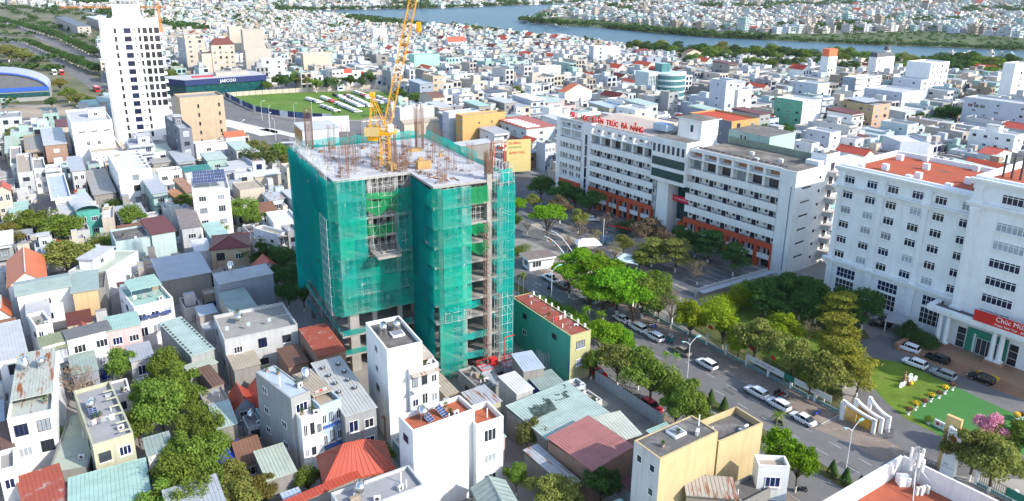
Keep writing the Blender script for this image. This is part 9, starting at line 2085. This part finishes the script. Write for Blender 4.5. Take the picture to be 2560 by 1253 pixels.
def blocked(pts):
    for x, y in pts:
        for p, q in GRID.get((int(x//40), int(y//40)), ()):
            if q[0] <= x <= q[2] and q[1] <= y <= q[3] and pip(x, y, p): return True
    return False
TP = {}
for q in TREES:
    if q[4] != 'bush': TP.setdefault((int(q[0]//20), int(q[1]//20)), []).append(q)
def tree_hit(x, y, m):
    for gx in (-1,0,1):
        for gy in (-1,0,1):
            for q in TP.get((int(x//20)+gx, int(y//20)+gy), ()):
                if (q[0]-x)**2+(q[1]-y)**2 < m*m: return True
    return False
def in_view(x, y, z=5, mg=1.12):
    v = Vector((x, y, z-CAM_H)); k = v.dot(_f)
    if k < 5: return False
    px = v.dot(_R)/k*1860.9; py = v.dot(_U)/k*1860.9
    return abs(px) < 1280*mg and -760*mg < py < 560
rg = random.Random(42)
WK = ['white']*6+['offwhite']*4+['ltgrey']*4+['cream']*2+['bluewhite']*3+['cyanwhite']*2+['greige','conc','grey']+['palecyan','grey','beige','mint','greige','peachpale','conc','paleblue','paleyellow','pink','bluegrey']
RK = [('flat','ltgrey'),('flat','conc'),('flat','white'),('flat','tan'),('flat','conc'),('mono','ltgrey'),('mono','steel'),('mono','palemint'),('mono','mint'),('mono','white'),('mono','galv'),('mono','sage'),('gable','redtile'),('mono','maroon'),('flat','grey'),('mono','paleblue'),('gablex','browntile'),('flat','brownconc')]
CAND = []
ang = .58; er = Vector((math.cos(ang), math.sin(ang))); eb = Vector((-er.y, er.x))
def lots(y0, y1, lw, ld, street, cross, hlo, hhi, keep):
    u0, u1, v0, v1 = -900, 1500, -400, 2600
    v = v0; row = 0
    while v < v1:
        u = u0; k = 0
        while u < u1:
            w = rg.uniform(*lw); d = rg.uniform(*ld); k += 1
            if k % 12 == 0: u += cross
            p = er*u+eb*(v+(0 if row % 2 == 0 else rg.uniform(0,1.5)))
            cx, cy = p.x+er.x*w/2+eb.x*d/2, p.y+er.y*w/2+eb.y*d/2
            if y0 < cy < y1 and in_view(cx, cy) and rg.random() < keep:
                r_ = rect(p.x, p.y, ang, w, d)
                if not blocked(r_+[(cx, cy)]) and not tree_hit(cx, cy, 3.5):
                    h = hlo+(hhi-hlo)*rg.random()**1.6
                    if rg.random() < .04 and cy > 300: h += rg.uniform(4,8)
                    if cy > 540 and cx > 60: h = min(h, 6.8)
                    elif cy > 620: h = min(h, 8.0)
                    CAND.append((p.x, p.y, ang+rg.uniform(-.02,.02), w-.15, d, round(h,1)))
            u += w+(.0 if rg.random() < .8 else rg.uniform(.5,3))
        v += ld[1]+(.5 if row % 2 == 0 else street); row += 1
lots(60, 300, (4.2,7.5), (9,15), 5.5, 5, 4.0, 8.5, .93)
lots(300, 930, (4.8,9.5), (11,17), 7, 6, 5.5, 13, .95)
for q in CAND:
    p = rect(q[0],q[1],q[2],q[3],q[4],.05); bx = bb(p)
    for gx in range(int(bx[0]//40), int(bx[2]//40)+1):
        for gy in range(int(bx[1]//40), int(bx[3]//40)+1): GRID.setdefault((gx, gy), []).append((p, bx))
lots(60, 300, (3.0,5.0), (4.0,7.0), .8, 1.5, 3.0, 6.0, .9)
lots(300, 930, (4.0,7.0), (5.0,8.5), 1.5, 2, 4.0, 8.0, .8)
n0 = len(CAND)
for q in CAND:
    p = rect(q[0],q[1],q[2],q[3],q[4],.05); bx = bb(p)
    for gx in range(int(bx[0]//40), int(bx[2]//40)+1):
        for gy in range(int(bx[1]//40), int(bx[3]//40)+1): GRID.setdefault((gx, gy), []).append((p, bx))
lots(60, 300, (2.2,3.4), (2.5,4.2), .4, 1.0, 2.4, 4.2, .75)
# split into individuals and the far mass
def vis(q): return q[3]*q[5]/((q[0]**2+q[1]**2)**1.0)*1e4
CAND.sort(key=vis, reverse=True)
LM = [('the car field',(-110,440)),('the river trees',(250,640)),('the netted tower',(-35,200)),('the lecture block',(60,235)),('the institute',(130,190)),('the white apartment tower',(-160,330)),('the junction',(-120,350)),('the navy showroom',(-190,460)),('the mint blank wall',(-60,560)),('the glass office',(95,450)),('the green office',(140,350)),('the ochre block',(180,355)),('the alley trees',(-60,100)),('the palm garden',(-65,165)),('the orange hall',(-110,160)),('the pale blue wall',(250,350)),('the avenue',(10,120)),('the apricot block',(-15,320)),('the orange gable',(35,430)),('the striped office',(255,450)),('the mansard hotel',(265,530)),('the twin gables',(-55,760))]
WN = dict(white='white', offwhite='off white', ltgrey='light grey', cream='cream', bluewhite='pale blue', cyanwhite='pale cyan', palecyan='cyan', grey='grey', beige='beige', mint='mint', greige='greige', peachpale='pale peach', conc='bare concrete', paleblue='sky blue', paleyellow='pale yellow', pink='pink', bluegrey='blue grey')
N_IND = 210; used = {}
for i, q in enumerate(CAND[:N_IND]):
    wk = rg.choice(WK); rk, rc = rg.choice(RK); fl = max(1, int((q[5]-.6)/FLH)); o = dict(nf=2 if q[3] > 5.5 else 1, rise=1.8, hut=1 if (rk == 'flat' and rg.random() < .35 and q[3] > 4) else 0, tanks=1 if rg.random() < .3 and rk == 'flat' else 0, balcony=1 if rg.random() < .35 else 0, par=rg.uniform(.3,.9), wl=rg.choice((0,1,2)))
    lm = min(LM, key=lambda a: (a[1][0]-q[0])**2+(a[1][1]-q[1])**2)[0]
    lab = '%s %s house with %s %s roof%s%s near %s' % (WN[wk], ['one storey','one storey','two storey','three storey','four storey','five storey','six storey','seven storey'][min(7,fl)], dict(ltgrey='light grey',redtile='red tiled',browntile='brown tiled',brownconc='brown stained',palemint='pale mint',paleblue='pale blue',conc='concrete',galv='rust streaked').get(rc,rc), dict(flat='flat',mono='sheet',gable='gable',gablex='pitched')[rk], ' and roof hut' if o['hut'] else '', ' with balconies' if o['balcony'] else '', lm)
    if o['tanks']: lab = lab.replace(' near ', ' and steel tank near ', 1)
    house(q[0], q[1], q[2], q[3], q[4], q[5], wk, rk, rc, ' '.join(lab.split()[:16]), o, group='infill houses of the town')
REST = CAND[N_IND:]
for k, (x, y, L_) in enumerate(((-517,903,230),(-470,905,260),(-425,915,240))):
    house(x, y, .63, 14, L_, 11, 'greige', 'mono', ('slateroof','ltgrey','tan')[k], 'long unfinished terrace row with %s roof beyond the white apartment tower' % ('dark slate','pale grey','sandy')[k], dict(wl=26, nf=2, lcol='greige'), cat='building', name='building')
# ---- far side of the river and the horizon belt
FARGREEN = []
for (y0, y1, stp, hlo, hhi, big, keep) in ((930,1500,15,6,13,1,.80),(1500,2300,21,6,15,1.35,.74),(2300,3800,34,7,20,2.1,.68),(3800,5600,60,9,26,3.2,.6)):
    y = y0
    while y < y1:
        x = -y*.85
        while x < y*.85:
            px = x+rg.uniform(-.3,.3)*stp; py = y+rg.uniform(-.3,.3)*stp
            if rg.random() < keep and in_view(px, py, 5, 1.06) and not blocked([(px,py)]):
                w = rg.uniform(6,10)*big; d = rg.uniform(9,14)*big; h = hlo+(hhi-hlo)*rg.random()**1.8
                if rg.random() < .03: h *= 1.8
                if y0 == 930 and px < 140: h = min(h, 6.5)
                cl_ = math.sin(px*.013+1.3)*math.sin(py*.010+px*.004)+.5*math.sin(px*.031+py*.022)
                if cl_ > .78: FARGREEN.append((px, py)); FARGREEN.append((px+stp*.4, py+stp*.3))
                else: REST.append((px, py, ang+rg.choice((0,0,.3,-.2)), w, d, h))
            x += stp
        y += stp
FW_ = ['white','offwhite','offwhite','offwhite','ltgrey','ltgrey','cream','bluewhite','cyanwhite','greige','peachpale','mint','conc','grey','palecyan','tan','greige']; FR = ['ltgrey','white','conc','steel','palemint','redtile','tan','maroon','galv','dark','brownconc','slateroof']
fmats = [wall(k) for k in FW_]+[roofm(k) for k in FR]+[glass, glass_blue]; GI = len(FW_)+len(FR)
def far_block(name, items, label_kind='stuff'):
    b = MB()
    for (x, y, a, w, d, h) in items:
        c, s = math.cos(a), math.sin(a); P = lambda u_, v_, z: (x+c*u_-s*v_, y+s*u_+c*v_, z)
        mi = rg.randrange(len(FW_)); ri = len(FW_)+rg.choice((0,1,2,0,2,2,3,3,4,6,6,8,9,10,11)); n = len(b.v)
        b.v += [P(0,0,0),P(w,0,0),P(w,d,0),P(0,d,0),P(0,0,h),P(w,0,h),P(w,d,h),P(0,d,h)]
        for q in ((0,1,5,4),(1,2,6,5),(2,3,7,6),(3,0,4,7)): b.f.append(tuple(n+i for i in q)); b.m.append(mi)
        dist = math.hypot(x, y)
        if rg.random() < (.045 if y < 930 else .02):
            r_ = w*.35; n = len(b.v); b.v += [P(-.3,-.3,h),P(w+.3,-.3,h),P(w+.3,d+.3,h),P(-.3,d+.3,h),P(w/2,-.3,h+r_),P(w/2,d+.3,h+r_)]; ri = len(FW_)+rg.choice((5,5,7))
            for q in ((0,4,5,3),(1,2,5,4)): b.f.append(tuple(n+i for i in q)); b.m.append(ri)
            b.f.append((n,n+1,n+4)); b.m.append(mi)
        else:
            zz = h-.35; n = len(b.v); b.v += [P(.2,.2,zz),P(w-.2,.2,zz),P(w-.2,d-.2,zz),P(.2,d-.2,zz)]; b.f.append((n,n+1,n+2,n+3)); b.m.append(ri)
            n = len(b.v); b.v += [P(0,0,h),P(w,0,h),P(w,d,h),P(0,d,h),P(.2,.2,h),P(w-.2,.2,h),P(w-.2,d-.2,h),P(.2,d-.2,h),P(.2,.2,zz),P(w-.2,.2,zz),P(w-.2,d-.2,zz),P(.2,d-.2,zz)]
            for q in ((0,1,5,4),(1,2,6,5),(2,3,7,6),(3,0,4,7),(4,5,9,8),(5,6,10,9),(6,7,11,10),(7,4,8,11)): b.f.append(tuple(n+i for i in q)); b.m.append(mi)
            if rg.random() < .5:
                hw_, hd, hh = w*rg.uniform(.35,.7), d*rg.uniform(.2,.4), rg.uniform(1.8,3.0); ox, oy = rg.uniform(.2,max(.3,w-hw_-.2)), d*rg.uniform(.2,.5); n = len(b.v)
                b.v += [P(ox,oy,zz),P(ox+hw_,oy,zz),P(ox+hw_,oy+hd,zz),P(ox,oy+hd,zz),P(ox,oy,h+hh),P(ox+hw_,oy,h+hh),P(ox+hw_,oy+hd,h+hh),P(ox,oy+hd,h+hh)]
                for q, mm in (((0,1,5,4),mi),((1,2,6,5),mi),((2,3,7,6),mi),((3,0,4,7),mi),((4,5,6,7),len(FW_)+rg.choice((0,2,3,4)))): b.f.append(tuple(n+i for i in q)); b.m.append(mm)
        if dist < 1100:
            for _ in range(rg.choice((0,1,1,2))):
                if w < 3.2: break
                sx = rg.uniform(.8,1.8); ox, oy = rg.uniform(.3,w-sx-.3), rg.uniform(.4,d-sx-.4); n = len(b.v); z0_, z1_ = h-.36, h+rg.uniform(.2,1.2); b.v += [P(ox,oy,z0_),P(ox+sx,oy,z0_),P(ox+sx,oy+sx,z0_),P(ox,oy+sx,z0_),P(ox,oy,z1_),P(ox+sx,oy,z1_),P(ox+sx,oy+sx,z1_),P(ox,oy+sx,z1_)]; mm = rg.choice((mi,len(FW_)+3,len(FW_)+2,len(FW_)+8,len(FW_)+11))
                for q in ((0,1,5,4),(1,2,6,5),(2,3,7,6),(3,0,4,7),(4,5,6,7)): b.f.append(tuple(n+i for i in q)); b.m.append(mm)
        nfl = max(1, int(h/3.4)); blank = rg.random() < .22; wf_ = rg.uniform(.38,.82); wh_ = rg.choice((1.1,1.4,1.7,2.1,2.3)); wo_ = rg.uniform(.05,.95-wf_)
        for fl in range(nfl):
            z = h-.9-(fl+1)*3.2+1.0
            if z < .5: break
            gi = GI+(1 if rg.random() < .4 else 0); k = max(1, int(w/2.6)); ww = w/k
            for j in range(k):
                if blank and j != k//2: continue
                a0 = ww*j+ww*wo_; n = len(b.v); b.v += [P(a0,-.04,z),P(a0+ww*wf_,-.04,z),P(a0+ww*wf_,-.04,z+wh_),P(a0,-.04,z+wh_)]; b.f.append((n,n+1,n+2,n+3)); b.m.append(gi)
            if fl < 3 and dist < 1600 and rg.random() < .5:
                for j in range(rg.choice((1,2,3))):
                    v0 = d*rg.uniform(.1,.8); n = len(b.v); b.v += [P(-.04,v0+1.2,z),P(-.04,v0,z),P(-.04,v0,z+1.3),P(-.04,v0+1.2,z+1.3)]; b.f.append((n,n+1,n+2,n+3)); b.m.append(gi)
            if fl and rg.random() < .3 and dist < 900:
                n = len(b.v); zb = z-1.0; b.v += [P(0,-1.0,zb),P(w,-1.0,zb),P(w,-1.0,zb+.9),P(0,-1.0,zb+.9),P(w,0,zb),P(0,0,zb)]
                b.f += [(n,n+1,n+2,n+3),(n+5,n+4,n+1,n)]; b.m += [mi,mi]
    return tag(b.build(name, fmats), kind='stuff')
rest_near = [q for q in REST if q[1] < 930]; rest_far = [q for q in REST if q[1] >= 930]
far_block('distant_houses', rest_near)["label"] = 'dense mass of small distant houses between the car field and the river'
far_block('distant_houses', rest_far)["label"] = 'pale mass of houses across the river reaching the horizon'
# ---- far trees and shore scrub, one mass
def scrub(name, pts, m, label, leaf=.6, per=26):
    b = MB(); r = random.Random(9)
    for (x, y, rad, h) in pts:
        for i in range(per):
            u_ = r.uniform(-.2,1); th = r.uniform(0,6.28); s = math.sqrt(1-u_*u_); k = r.uniform(.7,1.05); p = Vector((x+rad*s*math.cos(th)*k, y+rad*s*math.sin(th)*k, h*.5+h*.5*u_*k)); sz = rad*r.uniform(.22,.42)
            a = Vector((r.uniform(-1,1), r.uniform(-1,1), r.uniform(-.6,.6))).normalized()*sz; c = a.cross(Vector((r.uniform(-1,1), r.uniform(-1,1), 1)).normalized()).normalized()*sz*.8; b.quad(tuple(p-a), tuple(p-c), tuple(p+a), tuple(p+c))
    return tag(b.build(name, m), label, None, None, 'stuff')
pts = []
def along(poly, i0, i1, n, off, rad, h):
    seg = poly[i0:i1+1]; L_ = [math.hypot(b_[0]-a_[0], b_[1]-a_[1]) for a_, b_ in zip(seg, seg[1:])]; tot = sum(L_)
    for k in range(n):
        t = rg.random()*tot; j = 0
        while j < len(L_)-1 and t > L_[j]: t -= L_[j]; j += 1
        f_ = min(1, t/L_[j]); x = seg[j][0]+(seg[j+1][0]-seg[j][0])*f_; y = seg[j][1]+(seg[j+1][1]-seg[j][1])*f_; pts.append((x+rg.uniform(-off,off), y+rg.uniform(0,2*off), rg.uniform(*rad), rg.uniform(*h)))
for gx_, gy_ in FARGREEN:
    s = 1.3 if gy_ < 1700 else 2.4; pts.append((gx_, gy_, rg.uniform(3,5.5)*s, rg.uniform(5,9)*s))
along(RIVER, 27, 37, 520, 5, (2,4.5), (3,6)); along(RIVER, 24, 30, 170, 12, (4,7), (6,10)); along(RIVER, 11, 18, 260, 14, (4,9), (5,10)); along(RIVER, 0, 8, 110, 5, (3,5), (4,8))
for i in range(1100):
    x = rg.uniform(100,720); y = rg.uniform(820,1350)
    if pip(x, y, FAR_GRASS): pts.append((x, y, rg.uniform(1.5,4), rg.uniform(1.5,4.5)))
for i in range(3600):
    y = rg.uniform(330,930) if i < 700 else rg.uniform(930,4200); x = rg.uniform(-.75,.75)*y
    if in_view(x, y) and not blocked([(x,y)]): s = 1 if y < 1000 else (1.6 if y < 2000 else 3.2); pts.append((x, y, rg.uniform(2.2,4.2)*s, rg.uniform(5,8.5)*min(s,1.5)))
for i in range(900):
    x = rg.uniform(-1600,-250); y = rg.uniform(560,1900)
    if in_view(x, y) and x < -.42*y and not (pip(x,y,BLVD1) or pip(x,y,BLVD2)): pts += [(x+rg.uniform(-7,7), y+rg.uniform(-7,7), rg.uniform(3,7), rg.uniform(3,7)) for _ in range(3)]
scrub('distant_greenery', pts, LEAF['dark'], 'dark green trees and scrub scattered between distant houses and along the river')
# alley and roof-level clutter between the near houses
b = MB(); cm_ = [wall('conc'), roofm('rust',True), galv_steel, blue_plastic, wall('white'), wall('tan')]
for i in range(420):
    x = rg.uniform(-150,60); y = rg.uniform(70,290)
    if not in_view(x, y) or blocked([(x,y)]): continue
    s = rg.uniform(.4,1.6); hh = rg.uniform(.4,2.4); m_ = rg.choice((0,0,1,2,4,5,5,3)); b.box(x,y,0,x+s,y+s*rg.uniform(.5,1.6),hh,m_)
tag(b.build('yard_clutter', cm_), 'boxes boards and odds and ends lying in the yards between houses', None, None, 'stuff')
# ------------------------------------------------------------------ air
hz = bpy.data.materials.new('haze_air'); hz.use_nodes = True; t = hz.node_tree; t.nodes.clear(); o_ = t.nodes.new('ShaderNodeOutputMaterial'); v_ = t.nodes.new('ShaderNodeVolumePrincipled')
v_.inputs['Color'].default_value = (.86,.92,1.0,1); v_.inputs['Density'].default_value = .00003; v_.inputs['Anisotropy'].default_value = .2; t.links.new(v_.outputs[0], o_.inputs['Volume'])
b = MB(); b.box(-6100,-260,-1,6100,7300,78); tag(b.build('haze', hz), kind='stuff')
